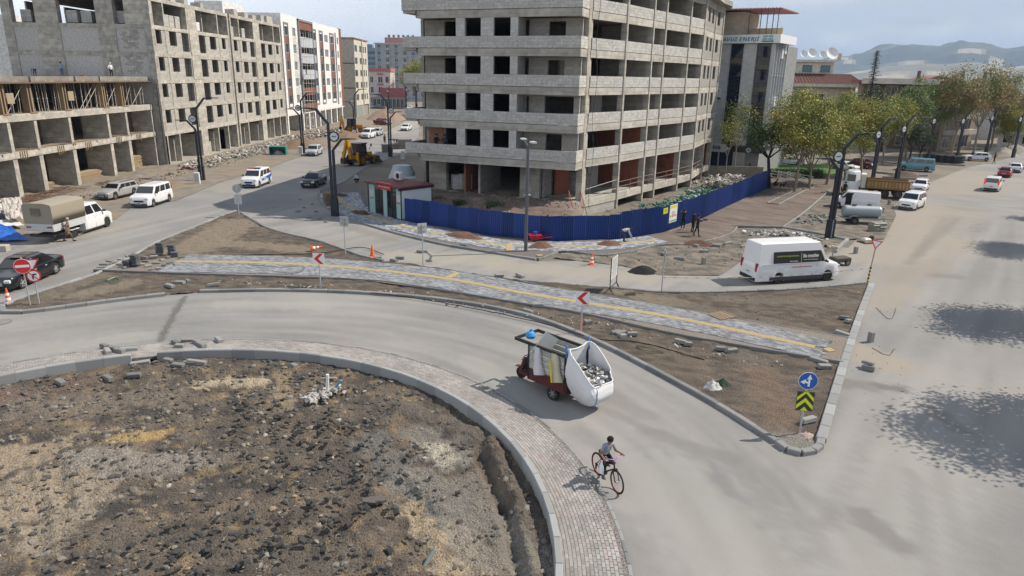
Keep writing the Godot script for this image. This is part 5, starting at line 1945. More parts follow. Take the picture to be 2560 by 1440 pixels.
	# ramp of boards with a red rail at the corner
	var rp := thing("board_ramp", "steep ramp with red rails up to the platform at the building corner", "ramp", V(5.2,0,-56.6))
	put(pen(K(.52,.5,.46)).bar(V(.3,.1,2.2), V(.0,1.4,-2.2), 1.0, .12), "deck", M.concrete, rp)
	for q in [-.5, .5]:
		put(pen(K(.33,.13,.1)).cyl(V(.3 + q,.9,2.2), V(q,2.4,-2.2), .04, .04, 5).cyl(V(.3 + q,.1,2.1), V(.3 + q,.95,2.1), .035, .035, 5).cyl(V(q,1.3,-2.1), V(q,2.4,-2.1), .035, .035, 5), "rail", M.rust, rp)


# ------------------------------------------------------------------ lettering
var inks := {}


func ink(c: Color) -> StandardMaterial3D:
	var key := c.to_html()
	if not inks.has(key):
		var m := StandardMaterial3D.new()
		m.resource_name = "ink"
		m.albedo_color = c.linear_to_srgb()
		m.roughness = .6
		inks[key] = m
	return inks[key]


# raised letters, fitted to a width and height, centred on the origin of xf and facing its z
func letters(parent: Node, s: String, xf: Transform3D, w: float, h: float, col: Color, italic := .0, called := "lettering") -> void:
	var f := SystemFont.new()
	f.font_names = PackedStringArray(["Droid Sans"])
	f.font_weight = 700
	var t := TextMesh.new()
	t.font = f
	t.text = s
	t.font_size = 32
	t.pixel_size = .01
	t.depth = .04
	t.curve_step = 3.0
	var box := t.get_aabb()
	var k := Basis.from_scale(V(w / maxf(box.size.x, .01), h / maxf(box.size.y, .01), .3))
	var sk := Basis(V(1,0,0), V(italic,1,0), V(0,0,1))
	var o := MeshInstance3D.new()
	o.mesh = t
	o.material_override = ink(col)
	var b := xf.basis * sk * k
	o.transform = Transform3D(b, xf.origin - b * (box.position + box.size / 2))
	own(o, called, parent)


func shift(xf: Transform3D, v: Vector3) -> Transform3D:
	return Transform3D(xf.basis, xf * v)


# ------------------------------------------------------------------ buildings on the right
func build_right_buildings() -> void:
	build_bank()
	var cream := K(.62,.56,.42)
	# cream villa block with red roof and dishes
	var o := thing("cream_block", "cream building with dark red roof and white satellite dishes behind the trees", "building")
	var xf := wall_axes(V(52.5,0,-150), V(-.16,0,.99))
	part_box(o, "wall", xf, V(-6,0,-16), V(17.5,10.8,0), cream, M.render)
	part_box(o, "cornice", xf, V(-7,10.8,-17), V(19.0,11.4,1.2), K(.66,.61,.5), M.render)
	var rf := Mb.new().at(xf).paint(K(.1,.04,.036))
	rf.quad(V(-7,11.4,1.0), V(-5,13.4,-3.5), V(17.0,13.4,-3.5), V(19.0,11.4,1.0))
	rf.quad(V(19.0,11.4,1.0), V(17.0,13.4,-3.5), V(17.0,13.4,-13), V(19.0,11.4,-17))
	rf.quad(V(-7,11.4,-17), V(-5,13.4,-13), V(-5,13.4,-3.5), V(-7,11.4,1.0))
	for i in 40:
		var t := i / 39.0
		rf.paint(vary(K(.13,.055,.045), .2)).bar(V(lerpf(-6.9, 18.9, t), 11.48, 1.0), V(lerpf(-4.9, 16.9, t), 13.46, -3.45), .22, .06)
	put(rf, "roof", M.matte, o)
	part_box(o, "attic", xf, V(-5,12.0,-13), V(13.6,15.7,-3.6), K(.66,.62,.52), M.render)
	part_box(o, "attic_cornice", xf, V(-5.4,15.7,-13.4), V(14.0,16.2,-3.2), K(.68,.65,.57), M.render)
	for u in [-2.6, 1.6, 7.4, 11.0]:
		set_window(o, xf, u, u + 1.9, 13.7, 15.1, -3.5, K(.06,.06,.06), 0, K(.07,.13,.13))
	for u in [-4.0, 3.0, 9.0, 14.5]:
		set_window(o, xf, u, u + 2.6, 6.6, 9.4, .08, K(.5,.46,.38), 1, K(.05,.08,.07))
	var side := wall_axes(xf * V(17.5,0,0), V(.99,0,.16))
	for u in [1.5, 5.0, 8.5, 12.0]:
		part_box(o, "red_panel", side, V(u,4.0,.0), V(u + 2.6,10.3,.06), K(.2,.07,.06), M.render)
	for q in [[1.2, 17.9], [3.2, 17.9], [14.8, 17.6]]:
		part_box(o, "chimney", xf, V(q[0],16.2,-7), V(q[0] + .7,q[1],-6.2), K(.6,.57,.5), M.render)
	part_box(o, "stair_head", xf, V(2.4,16.2,-10), V(6.0,18.2,-6.5), K(.6,.56,.46), M.render)
	for q in [[7.4, 17.2, .8], [9.0, 17.4, 1.0], [13.0, 17.4, 1.3], [11.2, 17.1, .8]]:
		var d := Mb.new().at(xf).paint(K(.72,.72,.7))
		d.lathe([[.02, .0], [q[2] * .6, .12], [q[2], .4]], V(q[0],q[1],-4.4), V(.2,.45,.87).normalized(), 14)
		d.cyl(V(q[0],16.2,-4.6), V(q[0],q[1],-4.5), .06, .06, 5)
		put(d, "satellite_dish", M.matte, o)
	# grey gable wall with red roof
	var g := thing("gable_house", "plain grey gable wall under a low red roof between cream building and trees", "building")
	var gf := wall_axes(V(84.0,0,-165), V(-.25,0,.97))
	put(Mb.new().at(gf).paint(K(.47,.46,.44)).prism(poly([U(0,0), U(25,0), U(25,10.6), U(11.5,13.2), U(0,10.0)]), V(0,0,-14), Vector3.RIGHT, Vector3.UP, 14.0), "wall", M.render, g)
	var gr := Mb.new().at(gf).paint(K(.26,.08,.08))
	gr.bar(V(11.5,13.4,-7), V(25.8,10.7,-7), 15.0, .25)
	gr.bar(V(-.8,10.0,-7), V(11.5,13.4,-7), 15.0, .25)
	put(gr, "roof", M.matte, g)
	for q in [8.0, 17.0, 21.5]:
		part_box(g, "chimney", gf, V(q,12.0,-4), V(q + .6,14.6,-3.4), K(.12,.1,.1), M.matte)
	# brown apartment block with balconies behind the far trees
	var a := thing("brown_apartment_block", "brown and white apartment block with balconies behind the far plane trees", "building")
	var af := wall_axes(V(76.5,0,-127), V(-.85,0,.53))
	part_box(a, "wall", af, V(-17,0,-12), V(0,11.8,0), K(.3,.22,.16), M.render)
	for k in 4:
		part_box(a, "balcony", af, V(-15.5,2.9 + 2.9 * k,.0), V(-1.0,3.9 + 2.9 * k,1.5), K(.55,.52,.47) if k % 2 else K(.33,.24,.18), M.render)
		for i in 4:
			set_window(a, af, -15.0 + i * 3.6, -12.6 + i * 3.6, .5 + 2.9 * k, 2.6 + 2.9 * k, .06, K(.5,.48,.45), 1)
	part_box(a, "roof", af, V(-18,11.8,-13), V(1,12.3,1), K(.24,.09,.08), M.matte)
	var s2 := wall_axes(V(76.5,0,-127), V(.53,0,.85))
	part_box(a, "side_wall", s2, V(0,0,-16), V(12,11.8,.02), K(.36,.28,.2), M.render)
	for k in 4:
		part_box(a, "side_balcony", s2, V(1.0,2.9 + 2.9 * k,.02), V(11.0,3.8 + 2.9 * k,1.2), K(.5,.47,.42), M.render)
		for i in 3:
			set_window(a, s2, 1.4 + i * 3.4, 3.6 + i * 3.4, .5 + 2.9 * k, 2.6 + 2.9 * k, .08, K(.55,.53,.5), 1)
	# pale row along the far right side of the road
	var specs := [[V(97.5,0,-142), 11.0, 8.4, K(.68,.68,.66), "white three storey house with red roof trim at the right edge"], [V(106,0,-176), 14.0, 7.5, K(.6,.58,.54), "pale house behind the white one at the right edge"], [V(128,0,-235), 18.0, 7.0, K(.66,.62,.52), "long house with a pale roof far along the right road"], [V(100,0,-205), 16.0, 6.4, K(.5,.47,.43), "grey house half hidden by trees far along the right road"], [V(150,0,-260), 22.0, 8.0, K(.58,.56,.54), "distant wide house at the right end of the street"]]
	for s in specs:
		var h := thing("far_house", s[4], "house", s[0], .0, "houses at the far end of the right road")
		var hf := wall_axes(Vector3.ZERO, V(-.75,0,.66))
		part_box(h, "wall", hf, V(0,0,-10), V(s[1],s[2],0), s[3], M.render)
		part_box(h, "roof", hf, V(-.6,s[2],-10.6), V(s[1] + .6,s[2] + .5,.8), K(.32,.1,.09) if s[1] < 12 or s[1] > 20 else K(.6,.56,.48), M.matte)
		for k in int(s[2] / 2.7):
			for i in int(s[1] / 3.2):
				set_window(h, hf, .9 + i * 3.2, 2.6 + i * 3.2, .7 + 2.7 * k, 2.2 + 2.7 * k, .06, K(.7,.7,.7), 1)
			part_box(h, "balcony", hf, V(.4,2.55 + 2.7 * k,.0), V(s[1] * .6,3.3 + 2.7 * k,1.1), K(.7,.69,.66), M.render)
		var tk := Mb.new().at(hf).paint(K(.12,.11,.12))
		for i in 3:
			tk.cyl(V(2.0 + i * 2.5,s[2] + 1.2,-4), V(3.2 + i * 2.5,s[2] + 1.2,-4), .4, .4, 8)
			tk.boxm(V(2.2 + i * 2.5,s[2] + .5,-4.3), V(3.0 + i * 2.5,s[2] + .9,-3.7))
		put(tk, "roof_tanks", M.matte, h)
	# town in the distance between trees and plain
	for i in 26:
		var d := rr(330, 640)
		var ang := deg_to_rad(rr(24, 40))
		var h := rr(3.5, 7.0)
		var c := thing("distant_house", "", "house", V(sin(ang) * d, -.6 - 14.0 * smoothstep(250.0, 1500.0, d), -cos(ang) * d), rr(-.6, .6), "distant houses below the hills")
		c.set_meta("label", "small distant pale house between the trees and the plain")
		part_box(c, "wall", Transform3D(), V(-6,0,-5), V(6,h,5), vary(K(.6,.56,.5), .2), M.render)
		part_box(c, "roof", Transform3D(), V(-6.5,h,-5.5), V(6.5,h + .8,5.5), [K(.36,.16,.12), K(.55,.52,.47)][i % 2], M.matte)


func build_bank() -> void:
	var o := thing("bank_building", "white five storey office building with a blue lettered sign band under its roof terrace", "building")
	var corner := V(31.6,0,-89.4)
	var W := 13.0
	var D := 6.6
	var ff := wall_axes(corner - V(.81,0,.58) * W / V(.81,0,.58).length(), V(-.58,0,.81))
	var white := K(.66,.67,.68)
	part_box(o, "core", ff, V(.1,0,-D - 6.0), V(W - .4,16.1,-.5), K(.3,.31,.32), M.render)
	for q in [[.0, 4.2], [4.25, 7.6], [9.4, 10.9]]:
		part_box(o, "cladding", ff, V(q[0],3.6,-.5), V(q[1] - .06,16.1,.0), white, M.render)
	part_box(o, "corner_column", ff, V(9.4,.0,-.5), V(10.9,3.55,-.02), K(.6,.58,.52), M.render)
	# window strips: panes and blue spandrels
	for q in [[7.56, 9.36], [10.86, 12.9]]:
		for k in 8:
			var y: float = 3.7 + 1.55 * k
			part_box(o, "pane", ff, V(q[0] + .05,y,-.4), V(q[1] - .04,y + 1.5,-.25), K(.02,.03,.06) if k % 2 else K(.03,.037,.045), M.window_glass)
		part_box(o, "mullion", ff, V(q[0],3.6,-.4), V(q[0] + .06,16.1,.05), K(.55,.56,.57), M.paint)
		part_box(o, "mullion", ff, V(q[1] - .05,3.6,-.4), V(q[1] + .02,16.1,.05), K(.55,.56,.57), M.paint)
	var sf := wall_axes(corner, V(.81,0,.58))
	for i in 6:
		part_box(o, "pane", sf, V(.1 + i * 1.08,3.6,-.3), V(1.05 + i * 1.08,16.1,-.1), K(.12,.14,.16), M.window_glass)
		part_box(o, "fin", sf, V(.0 + i * 1.08,3.6,-.3), V(.1 + i * 1.08,16.1,.22), K(.5,.51,.53), M.paint)
	for k in 5:
		part_box(o, "side_rail", sf, V(.1,3.6 + 2.9 * k,-.1), V(D,3.75 + 2.9 * k,.05), K(.4,.41,.43), M.paint)
	for q in [[1.7, 8.6], [2.6, 14.4], [3.8, 15.0]]:
		part_box(o, "open_sash", sf, V(q[0],q[1],.0), V(q[0] + .7,q[1] + 1.2,.35), K(.6,.62,.63), M.paint)
	# sign band round the corner
	part_box(o, "sign_band", ff, V(-.3,16.15,-D - .2), V(W + .8,17.15,.5), K(.78,.8,.81), M.paint)
	letters(o, "YAVUZ ENERJİ", shift(ff, V(8.7,16.62,.52)), 5.0, .72, K(.02,.24,.36), .22)
	letters(o, "GES-RES", shift(ff, V(12.3,16.92,.52)), 1.2, .24, K(.02,.28,.33), .1)
	letters(o, "BES-HES", shift(ff, V(12.3,16.6,.52)), 1.2, .24, K(.02,.28,.33), .1)
	part_box(o, "sign_stripe", ff, V(11.6,16.26,.5), V(13.0,16.42,.53), K(.02,.24,.34), M.paint)
	var bird := Mb.new().at(shift(ff, V(5.0,16.6,.5))).paint(K(.03,.25,.36))
	bird.prism(poly([U(-1.0,-.3), U(.1,.05), U(.9,.36), U(.2,.14), U(-.1,.0)]), Vector3.ZERO, Vector3.RIGHT, Vector3.UP, .03)
	put(bird, "sign_emblem", M.paint, o)
	# bank sign and shop front
	part_box(o, "shop_glass", ff, V(3.6,.1,-.4), V(9.3,2.7,-.2), K(.03,.045,.06), M.window_glass)
	for u in [5.4, 7.4]:
		part_box(o, "door_frame", ff, V(u,.1,-.2), V(u + .14,2.7,-.05), K(.6,.6,.6), M.paint)
	part_box(o, "fascia", ff, V(3.4,2.75,-.4), V(W,3.55,.02), K(.05,.055,.07), M.paint)
	var plate := Mb.new().at(ff).paint(K(.75,.76,.76))
	plate.prism(poly([U(4.6,2.6), U(8.2,2.6), U(8.9,3.1), U(8.2,3.65), U(4.6,3.65)]), V(0,0,.03), Vector3.RIGHT, Vector3.UP, .12)
	put(plate, "sign_plate", M.paint, o)
	letters(o, "QNB", shift(ff, V(6.9,3.12,.16)), 1.6, .55, K(.02,.02,.03))
	for q in [[5.45, K(.03,.03,.04)], [11.4, K(.7,.7,.72)]]:
		var em := Mb.new().at(ff).paint(q[1])
		for i in 8:
			var c := U(cos(TAU * i / 8.0), sin(TAU * i / 8.0))
			var e := U(-c.y,c.x)
			em.prism(poly([c * .06, c * .28 + e * .09, c * .36, c * .28 - e * .09]), V(q[0],3.12,.155), Vector3.RIGHT, Vector3.UP, .02)
		put(em, "sign_emblem", M.paint, o)
	part_box(o, "blue_panel", ff, V(7.6,.1,-.35), V(9.35,2.72,-.12), K(.035,.05,.085), M.paint)
	part_box(o, "insurance_sign", ff, V(4.4,9.6,.0), V(6.9,10.7,.06), K(.75,.75,.77), M.paint)
	letters(o, "TURKIYE SIGORTA", shift(ff, V(5.75,10.35,.07)), 2.0, .2, K(.04,.05,.1))
	part_box(o, "sign_underline", ff, V(4.5,9.3,.0), V(7.0,9.5,.06), K(.06,.06,.2), M.paint)
	var ac := Mb.new().at(ff).paint(K(.55,.55,.54)).boxm(V(5.0,11.6,.0), V(6.1,12.4,.4))
	ac.paint(K(.05,.05,.05)).ring(V(5.45,12.0,.405), V(0,0,1), .0, .3, 12)
	put(ac, "air_conditioner", M.paint, o)
	# roof terrace
	part_box(o, "pent_house", ff, V(1.0,17.15,-7.0), V(8.6,20.0,-1.2), K(.5,.42,.33), M.render)
	set_window(o, ff, 2.6, 6.0, 17.4, 19.5, -1.12, K(.6,.6,.58), 2)
	part_box(o, "parapet", ff, V(8.8,17.15,-3.5), V(12.9,18.1,-3.2), K(.55,.45,.3), M.render)
	var tr := Mb.new().at(ff).paint(K(.28,.11,.11))
	tr.bar(V(.0,20.35,-4), V(13.4,20.1,-4), 7.5, .14)
	for i in 30:
		tr.bar(V(i * .45,20.46 - i * .0082,-.25), V(i * .45,20.46 - i * .0082,-7.7), .1, .06)
	put(tr, "roof", M.matte, o)
	for u in [9.4, 10.8, 11.6, 12.3, 12.9]:
		part_box(o, "roof_post", ff, V(u,17.15,-.6), V(u + .08,20.1,-.5), K(.1,.09,.09), M.matte)
	part_box(o, "chimney", ff, V(3.6,20.4,-4), V(5.0,22.0,-3), K(.4,.3,.3), M.render)
	put(Mb.new().at(ff).paint(K(.14,.06,.06)).bar(V(3.0,22.4,-3.5), V(5.6,22.0,-3.5), 1.6, .12).cyl(V(4.2,22.2,-3.5), V(4.2,23.2,-3.5), .25, .25, 8), "chimney_cap", M.matte, o)
	var w := thing("concrete_yard_wall", "low grey concrete wall between the building shell and the bank entrance", "wall")
	part_box(w, "wall", wall_axes(V(24.9,0,-88.2), V(-.1,0,1)), V(0,0,-.2), V(6.6,1.3,0), K(.33,.31,.28), M.concrete)
	var st := thing("stair_rails", "white tube handrails of the steps beside the bank entrance", "railing", V(31.8,0,-86.4), -.5)
	for k in 3:
		var r := pen(K(.7,.7,.7))
		for j in 3:
			r.cyl(V(k * 1.1,.35 + j * .35,0), V(k * 1.1 + 3.0,.15 + j * .3,.8), .03, .03, 5)
		for e in 3:
			r.cyl(V(k * 1.1 + e * 1.5,0,e * .4), V(k * 1.1 + e * 1.5,1.1 - e * .12,e * .4), .03, .03, 5)
		put(r, "handrail", M.paint, st)


# ------------------------------------------------------------------ trees
# limbs grow from the trunk; leaf clumps sit round the ends of the limbs
func tree_meshes(sd: int, h: float, rx: float, crown_from: float, leaves: int, cols: Array, bark: Color, lean := .0, leaf := .2, trunk_r := .17) -> Array:
	var r := RandomNumberGenerator.new()
	r.seed = sd
	var t := pen(bark)
	var fork := V(lean * h * crown_from, h * crown_from, r.randf_range(-.2, .2))
	t.cyl(V(0,-.1,0), V(0,.25,0), trunk_r * 1.5, trunk_r * 1.1, 9, false)
	t.cyl(V(0,.25,0), fork, trunk_r * 1.1, trunk_r * .75, 9, false)
	var tips := []
	var limbs := 7
	for i in limbs:
		var a := TAU * i / limbs + r.randf_range(-.4, .4)
		var up := r.randf_range(.45, 1.0)
		var end := V(lean * h + cos(a) * rx * (1.05 - up * .65), h * lerpf(crown_from + .15, .93, up), sin(a) * rx * (1.05 - up * .65))
		var mid := fork.lerp(end, .5) + V(cos(a) * .25 * rx * (1 - up), -.04 * h, sin(a) * .25 * rx * (1 - up))
		t.cyl(fork, mid, trunk_r * .5, trunk_r * .32, 6, false)
		t.cyl(mid, end, trunk_r * .32, trunk_r * .1, 5, false)
		tips.append(mid.lerp(end, .4))
		tips.append(end)
		for j in 5:
			var b := mid.lerp(end, r.randf_range(.1, .9))
			var d := V(r.randf_range(-1, 1), r.randf_range(-.1, .9), r.randf_range(-1, 1)).normalized() * rx * r.randf_range(.3, .6)
			t.cyl(b, b + d, trunk_r * .15, trunk_r * .04, 4, false)
			tips.append(b + d)
	tips.append(V(lean * h,h * .97,0))
	var l := Mb.new()
	var per := leaves / tips.size()
	for tip in tips:
		var c: Color = cols[r.randi() % cols.size()]
		var spread := rx * r.randf_range(.2, .36)
		for k in per:
			var o := V(r.randfn(), r.randfn() * .85, r.randfn()) * spread * .62
			var q: Vector3 = tip + o
			if q.y < h * crown_from * .75:
				continue
			var s := leaf * r.randf_range(.6, 1.25)
			var u := V(r.randf_range(-1, 1), r.randf_range(-.6, .6), r.randf_range(-1, 1)).normalized()
			var w := u.cross(V(r.randf_range(-1, 1), r.randf_range(-1, 1), r.randf_range(-1, 1)).normalized()).normalized()
			var f := r.randf_range(.7, 1.3)
			l.paint(K(c.r * f,c.g * f,c.b * f))
			# a leaf: kite of two triangles, a little folded
			var nn := u.cross(w) * s * .15
			l.tri(q - u * s * .5, q + w * s * .38 + nn, q + u * s * .5)
			l.tri(q - u * s * .5, q + u * s * .5, q - w * s * .38 + nn)
	return [t.mesh(), l.mesh()]


func plant(kind: String, ms: Array, label: String, at: Vector3, turn: float, scale: float, group := "", category := "tree") -> Node3D:
	var o := thing(kind, label, category, at, turn, group)
	o.scale = Vector3.ONE * scale
	show_mesh(ms[0], "trunk", M.wood, o)
	show_mesh(ms[1], "crown", M.leaf, o).set_meta("kind", "stuff")
	return o


func build_trees() -> void:
	var yel := [K(.221,.247,.0585), K(.312,.293,.065), K(.169,.208,.0585), K(.364,.312,.078)]
	var grn := [K(.15,.195,.065), K(.182,.227,.078), K(.117,.169,.0585)]
	var brn := [K(.273,.227,.0975), K(.221,.221,.078), K(.299,.227,.104), K(.182,.195,.0715)]
	var drk := [K(.035,.06,.025), K(.045,.075,.03)]
	var bark := K(.27,.23,.18)
	var A := tree_meshes(11, 10.5, 3.6, .3, 17000, yel, bark)
	var B := tree_meshes(12, 9.0, 3.0, .25, 13000, yel, bark, .06)
	var G := tree_meshes(13, 12.0, 2.9, .25, 15000, grn + [yel[0]], bark)
	var N := tree_meshes(14, 12.5, 3.0, .3, 12000, brn, bark)
	var D := tree_meshes(15, 6.5, 2.3, .3, 5000, drk, K(.06,.05,.045), .0, .16)
	var S := tree_meshes(16, 9.5, 2.1, .35, 2000, yel + grn, K(.3,.28,.24), .0, .17, .09)
	var K := tree_meshes(17, 8.5, 2.6, .4, 5200, [K(.05,.095,.025), K(.065,.115,.03)], K(.035,.03,.028), -.14, .18, .2)
	plant("plane_tree", A, "tall yellow green plane tree with pale forked trunk beside the framed planting bed", V(30.92,0,-75.64), .4, 1.0)
	plant("plane_tree", B, "yellow green plane tree with a low forked trunk, second from the blue fence", V(33.31,0,-77.6), 2.4, .95)
	plant("plane_tree", B, "plane tree with a leaning trunk behind the dump truck's cab", V(37.05,0,-81.66), 1.2, .9)
	plant("locust_tree", K, "dark trunked tree with fresh green crown at the end of the blue fence", V(28.92,0,-77.96), .3, 1.0)
	plant("slender_tree", S, "thin sparse tree in front of the bank windows", V(28.04,0,-88.41), .0, 1.05)
	plant("slender_tree", S, "thin sparse tree close to the corner of the building shell", V(26.26,0,-86), 2.0, .8)
	plant("plane_tree", A, "broad yellow plane tree beyond the two parked white cars", V(47.42,0,-101.61), 2.9, .95)
	plant("plane_tree", B, "yellow plane tree behind the dump truck bed with a straight pale trunk", V(45.41,0,-90.69), 4.0, 1.05)
	plant("plane_tree", A, "yellow green plane tree between the second and third lamp on the right", V(55.12,0,-104.19), 5.0, .9)
	plant("plane_tree", G, "tall green plane tree left of the light blue van", V(62.55,0,-111.6), 1.0, 1.05)
	plant("plane_tree", G, "tall silvery green plane tree right above the light blue van", V(69.43,0,-117.35), 3.0, 1.1)
	plant("round_tree", D, "small dark round tree over the row of grey crates", V(59.79,0,-105.37), .0, .95)
	plant("round_tree", D, "smaller dark tree next to the round one behind the light blue van", V(62.62,0,-107.84), 2.0, .8)
	plant("plane_tree", N, "brownish plane tree in front of the brown apartment block", V(71.23,0,-114.09), .5, 1.15)
	plant("plane_tree", N, "tall thin leaved brown plane tree by the parked white hatchback", V(79.77,0,-121.55), 2.5, 1.2)
	plant("plane_tree", N, "brown plane tree behind the walking person on the far road", V(86.19,0,-126.62), 4.2, 1.15)
	plant("plane_tree", B, "small yellow tree by the farthest lamp on the right", V(87.3,0,-124.11), 1.5, .85)
	plant("plane_tree", N, "farthest brown green tree at the right end of the row", V(96.4,0,-135.75), 3.5, 1.0)
	# dark round trees and the cypress by the cream building
	plant("round_tree", D, "dark round tree below the tall conifer", V(62,0,-124), 1.0, 1.6)
	plant("round_tree", D, "second dark round tree right of the tall conifer", V(66,0,-126), 2.0, 1.45)
	var cf := conifer_meshes(31, 17.0, 2.6)
	plant("conifer", cf, "tall dark conifer spire in front of the cream building", V(60.5,0,-122), .0, 1.0)
	plant("conifer", cf, "dark conifer at the far left edge behind the podium", V(-80,0,-108), 2.0, .85)
	# yellowing trees at the end of the left road
	plant("plane_tree", A, "yellowing tree beyond the building shell at the end of the left road", V(-37.5,0,-268), .0, 1.55)
	plant("plane_tree", A, "second yellowing tree at the end of the left road, right of the first", V(-31,0,-262), 2.0, 1.5)
	# trees on the near right pavement, just beyond the edge of the view: their shadows fall on the road
	plant("plane_tree", A, "plane tree beside the right road whose shadow falls nearest the camera", V(23.2,0,-22.6), 1.0, .85)
	plant("plane_tree", A, "plane tree beside the right road casting the middle shadow", V(31.0,0,-34.6), 3.0, .85)
	plant("plane_tree", B, "plane tree beside the right road casting the third shadow", V(42.5,0,-50.5), 2.0, .9)
	plant("plane_tree", B, "plane tree beside the right road casting the fourth shadow", V(54.5,0,-63.0), 4.0, .9)
	plant("plane_tree", B, "plane tree beside the far right road with one branch in view", V(80.6,0,-104.0), 4.5, .85)
	# hedge and lawn of the little park
	setting(sheet("lawn", [PackedVector2Array(L2([35.21,-95.36,38.27,-100.74,48.53,-104.19,44.65,-93.75,38.97,-87.99,32.82,-86.49]))], [], 1.0, func(_q): return .12, func(q: Vector2) -> Color: return Color(.09, .19, .03).lerp(Color(.13, .22, .05), clampf(.5 + n_mid.get_noise_2d(q.x, q.y), 0, 1)), M.earth))
	var hb := Mb.new()
	for i in 9000:
		var f := rng.randf()
		var q: Vector3 = (V(32.67,0,-87.18)).lerp(V(38.75,0,-87.25), f) + V(rr(-.5, .5), rr(.0, 1.15), rr(-.6, .6))
		var u := V(rr(-1, 1), rr(-1, 1), rr(-1, 1)).normalized() * .11
		var w := u.cross(V(rr(-1, 1), rr(-1, 1), rr(-1, 1))).normalized() * .08
		hb.paint(vary(K(.045,.095,.022), .35))
		hb.tri(q - u, q + w, q + u)
	tag(put(hb, "hedge", M.leaf), "clipped dark green hedge round the small lawn by the bank", "hedge")
	# weeds on the bank behind the fence
	for q in [[-4.6, -58.6, .9], [-1.6, -57.6, 1.1], [-6.6, -60.4, .7]]:
		var b := Mb.new()
		for i in 260:
			var p = V(rr(-.6, .6), 0, rr(-.6, .6)) * q[2]
			var u = V(rr(-.4, .4), 1, rr(-.4, .4)) * rr(.3, .9) * q[2]
			var w := V(rr(-1, 1), 0, rr(-1, 1)).normalized() * .05
			b.paint(vary(K(.05,.075,.03), .3))
			b.tri(p - w, p + u, p + w)
		var nm: String = {.9: "middle", 1.1: "largest", .7: "leftmost"}[q[2]]
		tag(put(b, "weed_clump", M.leaf), nm + " dark green weed clump on the earth bank below the shell", "weeds").position = V(q[0],.9,q[1])


func conifer_meshes(sd: int, h: float, r0: float) -> Array:
	var r := RandomNumberGenerator.new()
	r.seed = sd
	var t := pen(K(.08,.06,.05)).cyl(Vector3.ZERO, V(0,h,0), .22, .03, 7)
	var l := Mb.new()
	for i in 90:
		var f := i / 90.0
		var y := h * (.2 + .8 * f)
		var a := i * 2.4
		var len := r0 * (1.0 - f) * r.randf_range(.5, 1.1) + .25
		var d := V(cos(a), .12 - .4 * (1 - f), sin(a)).normalized()
		t.cyl(V(0,y,0), V(0,y,0) + d * len, .04, .01, 4, false)
		for k in 60:
			var q := V(0,y,0) + d * len * r.randf() + V(r.randfn(), r.randfn() * .5, r.randfn()) * .16
			var u := V(r.randf_range(-1, 1), r.randf_range(-1, .4), r.randf_range(-1, 1)).normalized() * .16
			var w := u.cross(Vector3.UP).normalized() * .05
			var g := r.randf_range(.6, 1.3)
			l.paint(K(.035 * g,.055 * g,.03 * g))
			l.tri(q - w, q + u, q + w)
	return [t.mesh(), l.mesh()]


# ------------------------------------------------------------------ lamps, signs, fence
# two dark posts side by side, the taller bent over the road, the lower over the pavement, a ring sign between them
func make_lamp(h: float, cut: float) -> Dictionary:
	var dark := K(.025,.03,.04)
	var o := {}
	o.base = pen(dark).boxm(V(-.3,0,-.17), V(.3,1.5,.17)).mesh()
	var a := pen(dark)
	a.bar(V(.15,1.4,0), V(.15,h * .86,0), .17, .2, Vector3.RIGHT)
	a.bar(V(.15,h * .855,0), V(1.15,h * .985,0), .17, .2)
	a.bar(V(1.08,h * .98,0), V(2.0,h * .988,0), .16, .14)
	o.road_post = a.mesh()
	var b := pen(dark)
	b.bar(V(-.15,1.4,0), V(-.15,h * cut,0), .17, .2, Vector3.RIGHT)
	b.bar(V(-.15,h * cut - .03,0), V(-.95, h * (cut + .1), 0), .16, .18)
	b.bar(V(-.9, h * (cut + .098), 0), V(-1.7, h * (cut + .103), 0), .15, .12)
	o.path_post = b.mesh()
	o.lamp_head = pen(K(.05,.055,.06)).box(V(2.25,h * .988,0), V(.75,.09,.3)).mesh()
	o.small_head = pen(K(.05,.055,.06)).box(V(-1.8, h * (cut + .103), 0), V(.6,.08,.26)).mesh()
	var c := V(-.3, h * (cut + .12), 0)
	var g := pen(dark)
	for i in 20:
		var p := c + V(cos(TAU * i / 20.0), sin(TAU * i / 20.0), 0) * .36
		var q := c + V(cos(TAU * (i + 1) / 20.0), sin(TAU * (i + 1) / 20.0), 0) * .36
		g.bar(p, q, .16, .07, Vector3.BACK)
	o.ring = g.mesh()
	var disc := pen(K(.62,.63,.63))
	disc.cyl(c - V(0,0,.05), c + V(0,0,.05), .33, .33, 20)
	disc.paint(K(.12,.15,.2)).box(c + V(0,0,.055), V(.4,.09,.01))
	disc.box(c - V(0,0,.055), V(.4,.09,.01))
	o.ring_sign = disc.mesh()
	return o


func lamp(L: Dictionary, label: String, at: Vector3, turn: float, lettered := false) -> Node3D:
	var o := thing("street_lamp", label, "street lamp", at, turn, "double armed street lamps along both roads")
	for k in L:
		show_mesh(L[k], k, M.sheet_metal if k != "ring_sign" else M.paint, o)
	if lettered:
		var s := "DULKADIROGLU"
		for i in s.length():
			letters(o, s[i], Transform3D(Basis(), V(.05,1.42 - i * .115,.175)), .09, .09, K(.5,.52,.54))
	return o


